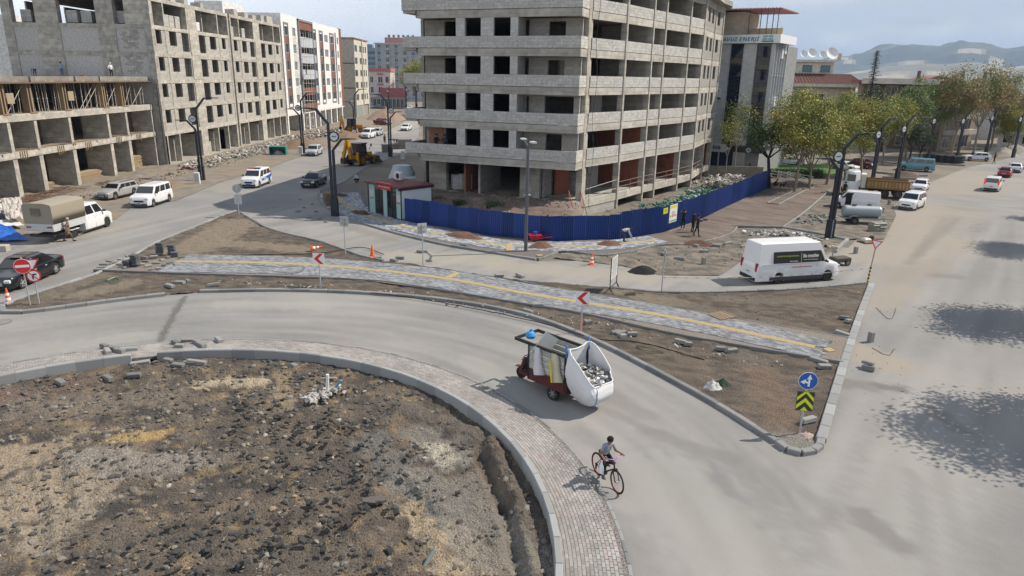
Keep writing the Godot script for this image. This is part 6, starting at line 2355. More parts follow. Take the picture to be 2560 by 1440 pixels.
func build_street_furniture() -> void:
	var L := make_lamp(9.0, .62)
	var R := make_lamp(8.1, .66)
	# left road, on both sides
	lamp(L, "street lamp on the left verge nearest the podium, white cabinet at its foot", V(-34.87,0,-76.9), .1, true)
	lamp(L, "street lamp on the left verge beside the silver hatchback", V(-32.12,0,-105.75), .1)
	lamp(L, "street lamp on the left verge behind the far excavator", V(-31.39,0,-137.91), .1)
	lamp(L, "large street lamp beside the woman at the paved corner", V(-15.22,0,-57.86), PI - .1, true)
	lamp(L, "street lamp across the road by the stacked slabs near the building shell", V(-18.38,0,-103.04), PI - .1)
	lamp(L, "street lamp far up the left road in front of the pink annex", V(-40.81,0,-229.37), .1)
	lamp(L, "street lamp far up the left road right of the pink annex", V(-39.37,0,-256.53), PI - .1)
	lamp(L, "farthest street lamp of the left road before the yellow trees", V(-36.7,0,-264.42), PI - .1)
	# right road
	var labels := ["nearest street lamp of the right road, by the tank trailer", "second street lamp of the right road, in front of the dump truck", "third street lamp of the right road, over the bare planting bed", "fourth street lamp of the right road, behind the light blue van", "fifth street lamp of the right road, at the end of the crates", "sixth street lamp of the right road, left of the sand heap", "seventh and farthest street lamp of the right road"]
	var pts := [V(24.65,0,-52.53), V(39.79,0,-76.64), V(48.19,0,-87.02), V(63.79,0,-107.5), V(69.4,0,-109.4), V(81.73,0,-121.24), V(84.7,0,-118.61)]
	for i in 7:
		lamp(R, labels[i], pts[i], .25 if i == 0 else .45, i == 0)
	# plain grey lamp before the fence, seen end on
	var gl := thing("grey_lamp_post", "plain grey lamp post standing on the pavement in front of the blue fence", "street lamp", V(.9,0,-46.29), .24)
	var grey := K(.1,.115,.13)
	put(pen(grey).cyl(Vector3.ZERO, V(0,7.3,0), .13, .1, 12), "post", M.sheet_metal, gl)
	put(pen(grey).box(V(0,.02,0), V(.45,.04,.45)), "base_plate", M.sheet_metal, gl)
	for s in [-1, 1]:
		put(pen(grey).bar(V(0,7.25,0), V(0,7.6,s * 1.3), .08, .08), "arm", M.sheet_metal, gl)
		put(pen(K(.6,.62,.63)).boxm(V(-.16,7.56,s * 1.25 - .35), V(.16,7.66,s * 1.25 + .35)), "lamp_head", M.paint, gl)
	put(pen(K(.5,.5,.5)).cyl(V(-.25,4.0,0), V(.25,4.0,0), .05, .05, 6), "clamp", M.steel, gl)
	# white junction cabinets at the lamps
	var cab := ["white cabinet at the foot of the lamp nearest the podium", "white cabinet at the foot of the lamp by the silver hatchback", "white cabinet near the far excavator", "white cabinet post left of the kiosk by the road edge"]
	var cp := [V(-34.23,0,-74.25), V(-31.98,0,-104.08), V(-31.14,0,-136.06), V(-16.11,0,-100.28)]
	for i in 4:
		var c := thing("junction_cabinet", cab[i], "cabinet", cp[i], .1, "white junction cabinets beside the lamps")
		put(pen(K(.68,.69,.69)).block(V(0,.6,0), V(.55,1.2,.35), .04), "body", M.paint, c)
		put(pen(K(.5,.5,.5)).box(V(0,.65,.178), V(.44,.85,.008)), "door", M.paint, c)
	build_signs()
	build_fence()
	build_kiosk()


func post_of(o: Node3D, h: float, r := .035, col := Color(.42, .44, .45)) -> void:
	put(pen(col).cyl(Vector3.ZERO, V(0,h,0), r, r, 10), "post", M.sheet_metal, o)


# a plate with a rim; outline in plate axes, front towards +z
func plate(o: Node3D, called: String, outline: PackedVector2Array, ctr: Vector3, col: Color, z := .0, t := .012, called_parent: Node = null) -> Node3D:
	var b := pen(col).prism(outline, ctr + V(0,0,z), Vector3.RIGHT, Vector3.UP, t)
	return put(b, called, M.paint, called_parent if called_parent else o)


func ngon(r: float, k := 28, a0 := .0) -> PackedVector2Array:
	var p := poly([])
	for i in k:
		p.append(U(cos(a0 + TAU * i / k), sin(a0 + TAU * i / k)) * r)
	return p


func box2(w: float, h: float) -> PackedVector2Array:
	return poly([U(-w / 2,-h / 2), U(w / 2,-h / 2), U(w / 2,h / 2), U(-w / 2,h / 2)])


func build_signs() -> void:
	var red := K(.62,.03,.03)
	var white := K(.78,.78,.78)
	# no entry
	var o := thing("no_entry_sign", "round red no entry sign on a grey post in front of the black saloon", "road sign", V(-24.63,0,-33.23), .35)
	post_of(o, 2.55)
	var c := V(0,2.1,.04)
	plate(o, "plate", ngon(.38), c, white)
	plate(o, "red_disc", ngon(.36), c, red, .013, .004)
	plate(o, "white_bar", box2(.62, .13), c, white, .0185, .004)
	# yield above no left turn
	o = thing("yield_sign_with_turn_ban", "white and red yield triangle above a crossed turn arrow sign beside the no entry sign", "road sign", V(-24.26,0,-33.38), .3)
	post_of(o, 2.45)
	c = V(0,2.22,.04)
	plate(o, "triangle", ngon(.44, 3, -PI / 2), c, red)
	plate(o, "triangle_field", ngon(.31, 3, -PI / 2), c, white, .013, .004)
	c = V(0,1.55,.04)
	plate(o, "turn_plate", ngon(.33), c, red)
	plate(o, "turn_field", ngon(.26), c, white, .013, .004)
	plate(o, "turn_arrow", poly([U(-.06,-.17), U(.0,-.17), U(.0,.03), U(.08,.06), U(.16,.07), U(.13,.13), U(-.02,.12), U(-.08,.04)]), c, K(.02,.02,.02), .018, .004)
	var sl := pen(red).bar(c + V(-.2,.2,.026), c + V(.2,-.2,.026), .05, .006, Vector3.BACK)
	put(sl, "slash", M.paint, o)
	# red and white chevrons
	for q in [[V(-10.74,0,-36.85), "red chevron sign on the strip between walkway and curved road, left one", .0, 1.8], [V(3.32,0,-30.73), "red chevron sign on the strip behind the cargo tricycle", .0, 1.75]]:
		o = thing("chevron_sign", q[1], "road sign", q[0], q[2], "red and white chevron signs")
		post_of(o, q[3] + .3)
		c = V(0,q[3],.04)
		plate(o, "plate", box2(.64, .64), c, white)
		plate(o, "chevron", poly([U(-.26,.0), U(.06,.3), U(.27,.3), U(-.03,.0), U(.27,-.3), U(.06,-.3)]), c, red, .013, .004)
	put(pen(K(.6,.3,.28)).cyl(V(0,.0,0), V(0,.7,0), .045, .045, 8), "wrapped_tape", M.cloth, o)
	# blue direction disc over the yellow and black chevron board
	o = thing("direction_sign", "blue disc with white straight and left arrows above a yellow black chevron board", "road sign", V(9.98,0,-21.19), -.15)
	post_of(o, 2.3)
	c = V(0,2.05,.045)
	plate(o, "plate", ngon(.31), c, white)
	plate(o, "blue_disc", ngon(.297), c, K(.012,.1,.42), .013, .004)
	plate(o, "straight_arrow", poly([U(.0,-.2), U(.065,-.2), U(.065,.07), U(.125,.05), U(.04,.24), U(-.05,.05), U(.0,.07)]), c, white, .018, .004)
	plate(o, "left_arrow", poly([U(.0,-.1), U(.0,-.035), U(-.07,.0), U(-.08,.06), U(-.25,-.05), U(-.11,-.125), U(-.09,-.07)]), c, white, .018, .0035)
	c = V(0,1.3,.045)
	plate(o, "board", box2(.56, .7), c, K(.03,.035,.03))
	var lime := K(.62,.72,.02)
	plate(o, "board_chevron", poly([U(-.27,.0), U(0,.3), U(.27,.0), U(.27,.14), U(.06,.345), U(-.06,.345), U(-.27,.14)]), c, lime, .013, .004)
	plate(o, "board_chevron", poly([U(-.27,-.3), U(0,-.02), U(.27,-.3), U(.27,-.15), U(0,.13), U(-.27,-.15)]), c, lime, .013, .004)
	plate(o, "board_chevron", poly([U(-.13,-.345), U(0,-.2), U(.13,-.345)]), c, lime, .013, .004)
	# yield sign on the right, wound with hazard tape
	o = thing("yield_sign", "thin yield triangle on a leaning post wound with yellow tape at the island's far tip", "road sign", V(21.58,0,-40.14), -.5)
	o.rotation.z = -.05
	post_of(o, 2.7, .03, K(.25,.2,.17))
	c = V(0,2.5,.035)
	plate(o, "triangle", ngon(.37, 3, -PI / 2), c, red)
	plate(o, "triangle_field", ngon(.26, 3, -PI / 2), c, white, .013, .004)
	var tp := Mb.new()
	for i in 9:
		tp.paint(K(.6,.45,.04) if i % 2 else K(.03,.03,.03)).cyl(V(0,.05 + i * .11,0), V(0,.16 + i * .11,0), .045 + .01 * (i % 3), .05, 7)
	put(tp, "hazard_tape", M.cloth, o)
	# backs of signs
	for q in [[V(-11.14,0,-44.41), "grey back of a square sign beside the orange cone on the channel road", 1.0, 2.35, -.3], [V(-5.65,0,-41.96), "grey back of a square sign at the walkway crossing", 1.0, 2.5, .5]]:
		o = thing("square_sign_back", q[1], "road sign", q[0], q[4], "grey backs of square signs")
		post_of(o, q[3] + .25)
		plate(o, "plate", box2(.62, .66), V(0,q[3],-.05), K(.42,.44,.44))
		put(pen(K(.36,.37,.38)).box(V(0,q[3] + .15,0), V(.5,.05,.05)).box(V(0,q[3] - .15,0), V(.5,.05,.05)), "bracket", M.sheet_metal, o)
	o = thing("stacked_sign_backs", "grey backs of a round sign over a square one at the island's far point", "road sign", V(-23.27,0,-57.46), .1)
	post_of(o, 2.5)
	plate(o, "round_plate", ngon(.36), V(0,2.25,-.05), K(.4,.42,.42))
	plate(o, "square_plate", box2(.6, .85), V(.02,1.35,-.05), K(.55,.56,.56))
	o = thing("edge_on_sign", "sign seen edge on, on a thin post at the far kerb of the island", "road sign", V(8.48,0,-37.25), 1.5)
	post_of(o, 2.55)
	plate(o, "plate", box2(.6, .7), V(0,2.2,.04), K(.55,.56,.56))
	# notice board on two dark trestle stands
	o = thing("notice_board", "tall white notice board on two black tripod stands by the island kerb", "notice board", V(5.76,0,-37.47), 1.15)
	put(pen(K(.6,.61,.6)).box(V(0,1.45,0), V(1.3,1.2,.03)), "board", M.paint, o)
	for i in 9:
		put(pen(K(.2,.21,.23)).box(V(0,1.95 - i * .12,.0185), V(1.0 - .3 * (i % 3) * .5, .035, .005)), "print_line", M.paint, o)
	for s in [-1, 1]:
		var st := pen(K(.02,.02,.02))
		st.cyl(V(s * .66,.35,0), V(s * .66,2.1,0), .03, .03, 6)
		for k in 3:
			st.cyl(V(s * .66,.4,0), V(s * .66 + cos(k * 2.1) * .4, .0, sin(k * 2.1) * .4), .025, .02, 5)
		put(st, "stand", M.matte, o)
	# warning tape strung between the edge-on sign and the yield sign
	var a: Vector3 = V(8.48,0,-37.25)
	var b: Vector3 = V(21.58,0,-40.14)
	var tape := Mb.new()
	var path := []
	for i in 61:
		var f := i / 60.0
		path.append(a.lerp(b, f) + V(0, .95 - .25 * sin(f * PI), 0))
	for i in 60:
		tape.paint(K(.75,.74,.72) if i % 3 else K(.55,.3,.27)).bar(path[i], path[i + 1], .006, .04)
	tag(put(tape, "warning_tape", M.cloth), "thin red and white warning tape strung past the white van", "tape")
	# cones
	var cones := [[V(-26,0,-33.61), .0, "orange and white traffic cone behind the no entry sign", true], [V(-9.36,0,-44.44), .0, "plain orange traffic cone at the kerb end on the channel road", false], [V(5.16,0,-43.29), .0, "striped traffic cone on the rough strip before the pavement", true], [V(-13.7,0,-45.32), 1.45, "striped traffic cone lying on its side on the island", true]]
	for q in cones:
		o = thing("traffic_cone", q[2], "traffic cone", q[0], .3, "orange traffic cones")
		var h := .75
		put(pen(K(.7,.13,.03)).block(V(0,.02,0), V(.4,.04,.4), .01), "base", M.matte, o)
		var bd := Mb.new()
		for i in 6:
			var y0 := .04 + h * i / 6.0
			var y1 := .04 + h * (i + 1) / 6.0
			bd.paint(white if q[3] and i in [1, 3] else K(.75,.12,.02))
			bd.cyl(V(0,y0,0), V(0,y1,0), lerpf(.15, .03, i / 6.0), lerpf(.15, .03, (i + 1) / 6.0), 14, i == 5)
		put(bd, "body", M.matte, o)
		if q[1] != .0:
			o.rotation = V(0,.5,-q[1])
			o.position.y += .22


func build_fence() -> void:
	var line := [U(-8.95,-55.9), U(-5.2,-53.6), U(-1.8,-51.3), U(2.9,-49.6), U(3.6,-49.85), U(8.1,-50.75), U(11.6,-53.2), U(16.8,-59.9), U(21.7,-67.4), U(29.1,-78.6)]
	var o := thing("blue_fence", "long blue corrugated sheet fence round the corner building site", "fence")
	for i in line.size() - 1:
		var a: Vector2 = line[i]
		var b: Vector2 = line[i + 1]
		var L := a.distance_to(b)
		var n: int = maxi(1, int(round(L / .95)))
		var xf := wall_axes(g3(a), V(-(b - a).y, 0, (b - a).x))
		if (xf * V(L,0,0)).distance_to(g3(b)) > .05:
			xf = wall_axes(g3(a), V((b - a).y, 0, -(b - a).x))
		for k in n:
			var m := Mb.new().at(xf)
			m.paint(vary(K(.018,.052,.22), .25))
			var u0 := L * k / n
			var u1 := L * (k + 1) / n - .004
			var h := 1.86 + rr(-.06, .06) + (.22 if i >= 5 else .0) + (.1 if i < 1 else .0)
			var low := .05
			# trapezoidal ribs
			var steps := 6
			var prof := []
			for s in steps:
				var w0 := lerpf(u0, u1, float(s) / steps)
				var w1 := lerpf(u0, u1, float(s + 1) / steps)
				prof.append_array([[w0, .0], [w0 + (w1 - w0) * .45, .0], [w0 + (w1 - w0) * .6, .045], [w0 + (w1 - w0) * .85, .045]])
			prof.append([u1, .0])
			for s in prof.size() - 1:
				var p0 := V(prof[s][0],low,prof[s][1])
				var p1 := V(prof[s + 1][0],low,prof[s + 1][1])
				m.quad(p0, p0 + V(0,h,0), p1 + V(0,h,0), p1)
			put(m, "sheet", M.sheet_metal, o)
			if k % 3 == 0:
				var ps := Mb.new().at(xf).paint(K(.12,.12,.13)).boxm(V(u0 - .03,0,-.12), V(u0 + .03,h,-.06))
				put(ps, "fence_post", M.sheet_metal, o)
	# notices hung on the fence
	var xf2 := wall_axes(V(11.6,0,-53.2), V(.78,0,.62))
	var d := (V(16.8,0,-59.9) - V(11.6,0,-53.2)).normalized()
	var nt := func(at: float, y: float, w: float, h: float, col: Color, label: String) -> Node3D:
		var t := thing("site_notice", label, "notice", V(11.6,y,-53.2) + d * at + V(.78,0,.62) * .07, atan2(.78, .62))
		put(pen(col).box(Vector3.ZERO, V(w,h,.012)), "sheet", M.paint, t)
		return t
	var y1: Node3D = nt.call(.55, 1.75, .75, .45, K(.65,.6,.03), "yellow warning notice on the fence, left of the white one")
	var wh: Node3D = nt.call(2.0, 1.35, 1.35, 1.45, K(.7,.72,.68), "large white site notice with green and red print on the blue fence")
	for t in [[wh, .55], [y1, .1]]:
		for i in 3:
			put(pen(K(.05,.05,.05)).box(V(0,.12 - i * .1,.009), V(.5,.03,.004)), "print_line", M.paint, t[0])
	put(pen(K(.1,.4,.12)).box(V(0,-.6,.009), V(1.2,.12,.004)), "print_band", M.paint, wh)
	put(pen(K(.65,.6,.03)).box(V(0,.55,.009), V(1.25,.22,.004)), "print_band", M.paint, wh)
	for i in 4:
		put(pen(K(.5,.06,.05)).cyl(V(-.45 + i * .3,-.2,.006), V(-.45 + i * .3,-.2,.012), .09, .09, 12), "print_symbol", M.paint, wh)


func build_kiosk() -> void:
	var A: Vector3 = V(-9.24,.1,-56.2)
	var front := (V(-12.3,0,-59.0) - V(-9.24,0,-56.2)).normalized()
	var out := V(-.68,0,.735)
	var xf := wall_axes(V(-12.6,.1,-59.3), out)
	var W := 4.55
	var D := 3.3
	var o := thing("kiosk", "small sales kiosk with a dark red ribbed roof beside the blue fence", "kiosk")
	var white := K(.6,.68,.67)
	part_box(o, "side_wall", xf, V(W - .08,.05,-D), V(W,2.45,.0), K(.66,.71,.71), M.paint)
	part_box(o, "back_wall", xf, V(0,.05,-D), V(W - .09,2.6,-D + .08), white, M.paint)
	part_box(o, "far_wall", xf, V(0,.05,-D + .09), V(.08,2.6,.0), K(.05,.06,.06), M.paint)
	for q in [[.1, .9], [2.1, 2.6], [3.9, 4.46]]:
		part_box(o, "front_panel", xf, V(q[0],.05,-.08), V(q[1],2.5,.0), K(.3,.47,.46), M.paint)
	for q in [[.95, 2.05], [2.65, 3.85]]:
		part_box(o, "glass_door", xf, V(q[0],.08,-.06), V(q[1],2.3,-.03), K(.02,.025,.03), M.window_glass)
		part_box(o, "door_frame", xf, V((q[0] + q[1]) / 2 - .03, .08, -.029), V((q[0] + q[1]) / 2 + .03, 2.3, .01), K(.04,.05,.05), M.paint)
	part_box(o, "fascia", xf, V(0,2.3,-.1), V(W,2.55,-.002), K(.1,.13,.13), M.paint)
	for u in [W - .02, .0]:
		part_box(o, "corner_trim", xf, V(u - .03,.0,-.03), V(u + .05,2.55,.04), K(.03,.035,.04), M.paint)
	part_box(o, "corner_trim", xf, V(W - .05,.0,-D - .02), V(W + .03,2.4,-D + .05), K(.03,.035,.04), M.paint)
	part_box(o, "eave_trim", xf, V(W - .02,2.42,-D - .2), V(W + .13,2.56,.28), K(.04,.03,.03), M.paint)
	var rf := Mb.new().at(xf).paint(K(.2,.045,.055))
	rf.bar(V(W / 2,2.66,.3), V(W / 2,2.62,-D - .2), W + .25, .08)
	put(rf, "roof", M.sheet_metal, o)
	for i in 17:
		var u := -.05 + (W + .1) * i / 16.0
		put(Mb.new().at(xf).paint(vary(K(.24,.075,.085), .12)).bar(V(u,2.725,.3), V(u,2.685,-D - .2), .09, .05), "roof_rib", M.sheet_metal, o)
	# red shop sign standing on the front edge
	part_box(o, "shop_sign", xf, V(1.5,2.3,.06), V(3.4,2.85,.16), K(.5,.02,.03), M.paint)
	letters(o, "SICAMIE", shift(xf, V(2.45,2.6,.165)), 1.6, .24, K(.75,.72,.7))
	for u in [.5, 4.2]:
		var em := Mb.new().at(xf).paint(K(.7,.7,.68))
		em.ring(V(u,1.75,.008), V(0,0,1), .0, .24, 20)
		em.paint(K(.25,.05,.05)).ring(V(u,1.75,.014), V(0,0,1), .1, .15, 16)
		em.paint(K(.45,.12,.08)).boxm(V(u - .22,1.28,.002), V(u + .22,1.4,.012))
		put(em, "round_emblem", M.paint, o)
	var ac := thing("air_conditioner", "white air conditioner unit standing behind the kiosk roof", "air conditioner", xf * V(.9,2.72,-2.6), atan2(out.x, out.z))
	put(pen(K(.6,.6,.6)).boxm(V(-.45,0,-.16), V(.45,.65,.16)), "casing", M.paint, ac)
	put(pen(K(.03,.03,.03)).ring(V(.1,.33,.165), V(0,0,1), .0, .25, 16), "fan", M.matte, ac)


# ------------------------------------------------------------------ vehicles; the front is at +x, the right side at +z
var paints := {}


func car_paint(c: Color, rough := .28) -> StandardMaterial3D:
	var key := c.to_html() + str(rough)
	if not paints.has(key):
		var m := StandardMaterial3D.new()
		m.resource_name = "car_paint"
		m.vertex_color_use_as_albedo = true
		m.albedo_color = c.linear_to_srgb()
		m.roughness = rough
		m.clearcoat_enabled = true
		m.clearcoat = .4
		m.clearcoat_roughness = .15
		paints[key] = m
	return paints[key]


func wheel(o: Node3D, at: Vector3, r: float, w := .2, rim_col := Color(.45, .46, .47), spokes := 5) -> void:
	var s := 1.0 if at.z > 0 else -1.0
	var t := pen(K(.02,.02,.021))
	t.lathe([[r * .66, -w / 2], [r * .95, -w / 2], [r, -w * .33], [r, w * .33], [r * .95, w / 2], [r * .66, w / 2]], at, V(0,0,1), 20)
	t.paint(K(.012,.012,.012)).cyl(at - V(0,0,w * .3), at + V(0,0,w * .3), r * .66, r * .66, 16)
	var wh := put(t, "wheel", M.rubber, o)
	var b := pen(rim_col)
	var c := at + V(0, 0, s * (w / 2 - .03))
	b.lathe([[r * .67, -.02], [r * .67, .02], [r * .58, .02], [r * .58, -.02]], c, V(0,0,1), 20)
	b.cyl(c - V(0,0,.02), c + V(0,0,.025), r * .14, r * .14, 10)
	for i in spokes:
		var d := V(cos(TAU * i / spokes), sin(TAU * i / spokes), 0)
		b.bar(c + d * r * .1, c + d * r * .62, .03, r * .16, Vector3.BACK.cross(d))
	put(b, "rim", M.steel, wh)


# s: L W H hood belt deck, fractions ws0 ws1 rs1 rs0 (windscreen foot and head, rear window head and foot), fa ra (axles), r, sides (windows), trim
func car(label: String, cat: String, col: Color, s: Dictionary, called := "car") -> Node3D:
	var o := thing(called, label, cat)
	var L: float = s.L
	var W: float = s.W
	var H: float = s.H
	var belt: float = s.belt
	var r: float = s.get("r", .32)
	var X := func(f: float) -> float: return L / 2 - f * L
	var fs := [.0, .012, .035, .07, s.ws0 * .6, s.ws0, .5, s.rs0, .93, .965, .988, 1.0]
	for ax in [s.fa, s.ra]:
		for k in 9:
			fs.append(ax + (k - 4) / 4.0 * r * 1.14 / L)
		fs.append(ax - r * 1.15 / L)
		fs.append(ax + r * 1.15 / L)
	fs.sort()
	var rings := []
	var last := -1.0
	for f in fs:
		if f < 0 or f > 1 or f - last < .003:
			continue
		last = f
		var yt: float
		if f < s.ws0:
			var e: float = f / s.ws0
			yt = lerpf(s.hood, belt, pow(e, .8)) * (1.0 - .3 * pow(1.0 - minf(f / .035, 1.0), 2.0))
		elif f < s.rs0:
			yt = belt + .04 * (f - s.ws0)
		else:
			yt = lerpf(belt + .03, s.deck, (f - s.rs0) / maxf(1.0 - s.rs0, .001)) * (1.0 - .22 * pow(maxf(.0, (f - .975) / .025), 2.0))
		var taper = 1.0 - .2 * pow(maxf(.0, (.1 - f) / .1), 2.0) - s.get("tail", .1) * pow(maxf(.0, (f - .92) / .08), 2.0)
		var w: float = W / 2 * taper
		var yb := .2
		for ax in [s.fa, s.ra]:
			var d: float = absf(f - ax) * L
			if d < r * 1.14:
				yb = maxf(yb, r + sqrt(maxf(.0, pow(r * 1.14, 2) - d * d)))
		yb = minf(yb, yt - .12)
		var half := [U(.0,yb), U(w * .9,yb), U(w * .985, minf(yb + .07, yt - .1)), U(w, lerpf(yb, yt, .55)), U(w * .975,yt - .08), U(w * .9,yt - .005), U(.0,yt + .035)]
		var ring := []
		for q in half:
			ring.append(V(X.call(f), q.y, q.x))
		for i in range(half.size() - 2, 0, -1):
			ring.append(V(X.call(f), half[i].y, -half[i].x))
		rings.append(ring)
	put(pen(PLAIN).loft(rings), "body", car_paint(col), o)
	# cabin
	var x0: float = X.call(s.ws0)
	var x1: float = X.call(s.ws1)
	var x2: float = X.call(s.rs1)
	var x3: float = X.call(s.rs0)
	var wb := W / 2 * .93
	var wr: float = W / 2 * s.get("top", .74)
	var yb0 := belt - .03
	var yr := H - .08
	var rect_ring := func(xa: float, xb: float, w: float, y: float, cut: float) -> Array:
		return [V(xa,y,-w + cut), V(xa - cut,y,-w), V(xb + cut,y,-w), V(xb,y,-w + cut), V(xb,y,w - cut), V(xb + cut,y,w), V(xa - cut,y,w), V(xa,y,w - cut)]
	put(pen(PLAIN).loft([rect_ring.call(x0, x3, wb, yb0, .05), rect_ring.call(x1, x2, wr, yr, .05), rect_ring.call(x1 - .06, x2 + .05, wr * .95, yr + .055, .09), rect_ring.call(x1 - .25, x2 + .2, wr * .7, H, .1)]), "cabin", car_paint(col), o)
	var P := func(t: float, xa: float, xb: float, z: float) -> Vector3:
		return V(lerpf(xa, xb, t), lerpf(yb0, yr, t), lerpf(wb, wr, t) * z)
	var glass := K(.012,.015,.018)
	var t0: float = (belt + .05 - yb0) / (yr - yb0)
	for e in [["windscreen", x0, x1, V(.015,.008,0)], ["rear_window", x3, x2, V(-.015,.008,0)]]:
		if e[0] == "rear_window" and s.get("blind", false):
			continue
		var g := pen(glass)
		var A: Vector3 = P.call(t0, e[1], e[2], -.9) + e[3]
		var B: Vector3 = P.call(.93, e[1], e[2], -.9) + e[3]
		var D: Vector3 = P.call(.93, e[1], e[2], .9) + e[3]
		var E: Vector3 = P.call(t0, e[1], e[2], .9) + e[3]
		g.quad(A, B, D, E) if e[0] == "rear_window" else g.quad(E, D, B, A)
		put(g, e[0], M.glass, o)
	for z in [-1.0, 1.0]:
		for w in s.sides:
			var g := pen(glass)
			var off := V(0,.004,.014 * z)
			var S := func(u: float, t: float) -> Vector3:
				return V(lerpf(lerpf(x0, x3, u), lerpf(x1, x2, u), t), lerpf(yb0, yr, t), lerpf(wb, wr, t) * z) + off
			var tt: float = .9 if w.size() < 3 else w[2]
			var q := [S.call(w[0], t0), S.call(w[0], tt), S.call(w[1], tt), S.call(w[1], t0)]
			if z > 0:
				g.quad(q[3], q[2], q[1], q[0])
			else:
				g.quad(q[0], q[1], q[2], q[3])
			put(g, "side_window", M.glass, o)
		put(pen(s.get("mirror", K(.03,.03,.03))).block(V(x0 - .28, belt + .09, z * (W / 2 + .1)), V(.14,.15,.2), .03), "mirror", M.paint, o)
		for f in s.get("seams", [.3, .48, .68]):
			put(pen(col * .25).bar(V(X.call(f), .3, z * W / 2 * .994), V(X.call(f) - .02, belt - .1, z * W / 2 * .985), .012, .014, V(0,0,1)), "door_seam", M.matte, o)
		for f in s.get("handles", [.43, .62]):
			put(pen(s.get("trim", col * .8)).box(V(X.call(f), belt - .14, z * (W / 2 * .99)), V(.18,.03,.04)), "door_handle", M.paint, o)
		wheel(o, V(X.call(s.fa), r, z * (W / 2 - .12)), r, .2, s.get("rim", K(.42,.43,.44)), s.get("spokes", 5))
		wheel(o, V(X.call(s.ra), r, z * (W / 2 - .12)), r, .2, s.get("rim", K(.42,.43,.44)), s.get("spokes", 5))
		put(pen(K(.6,.62,.64)).block(V(L / 2 - .17,s.hood - .14,z * W * .36), V(.34,.17,.3), .05), "headlight", M.glass, o)
		put(pen(K(.32,.015,.015)).block(V(-L / 2 + .09, s.get("tail_y", s.deck - .16), z * W * .405), V(.2, s.get("tail_h", .18), .2), .03), "taillight", M.tail_lit if s.get("brakes", false) else M.paint, o)
		put(pen(s.get("sill", K(.03,.03,.03))).boxm(V(X.call(s.ra) + r * 1.2, .19, z * W * .495 - .02), V(X.call(s.fa) - r * 1.2, .3, z * W * .495 + .02)), "sill", M.matte, o)
	put(pen(s.get("grille", K(.015,.015,.016))).block(V(L / 2 - .07,s.hood * .62,0), V(.16,.17,W * .46), .02), "grille", M.paint, o)
	put(pen(s.get("bumper", K(.03,.03,.032))).block(V(L / 2 - .1,.32,0), V(.24,.2,W * .78), .04), "front_bumper", M.matte, o)
	put(pen(s.get("bumper", K(.03,.03,.032))).block(V(-L / 2 + .06,.36,0), V(.2,.24,W * .84), .04), "rear_bumper", M.matte, o)
	for e in [L / 2 + .03, -L / 2 - .05]:
		put(pen(K(.7,.7,.7)).box(V(e, .42 if e > 0 else s.get("plate_y", .62), 0), V(.012,.11,.5)).paint(K(.04,.04,.05)).box(V(e, .42 if e > 0 else s.get("plate_y", .62), .02), V(.016,.055,.34)), "licence_plate", M.paint, o)
	o.set_meta("axles", U(X.call(s.fa), X.call(s.ra)))
	return o


# stand a vehicle so that its nearer wheels touch the ground at A (front) and B (rear)
func park(o: Node3D, A: Vector3, B: Vector3, half: float, k := 1.0) -> void:
	var d := (A - B).normalized()
	var side := V(-d.z,0,d.x)
	if side.dot((A + B) / 2) < 0:
		side = -side
	var ax: Vector2 = o.get_meta("axles", Vector2.ZERO)
	o.scale = Vector3.ONE * k
	o.position = (A + B) / 2 + side * half * k - d * (ax.x + ax.y) / 2 * k
	o.rotation.y = atan2(-d.z, d.x)


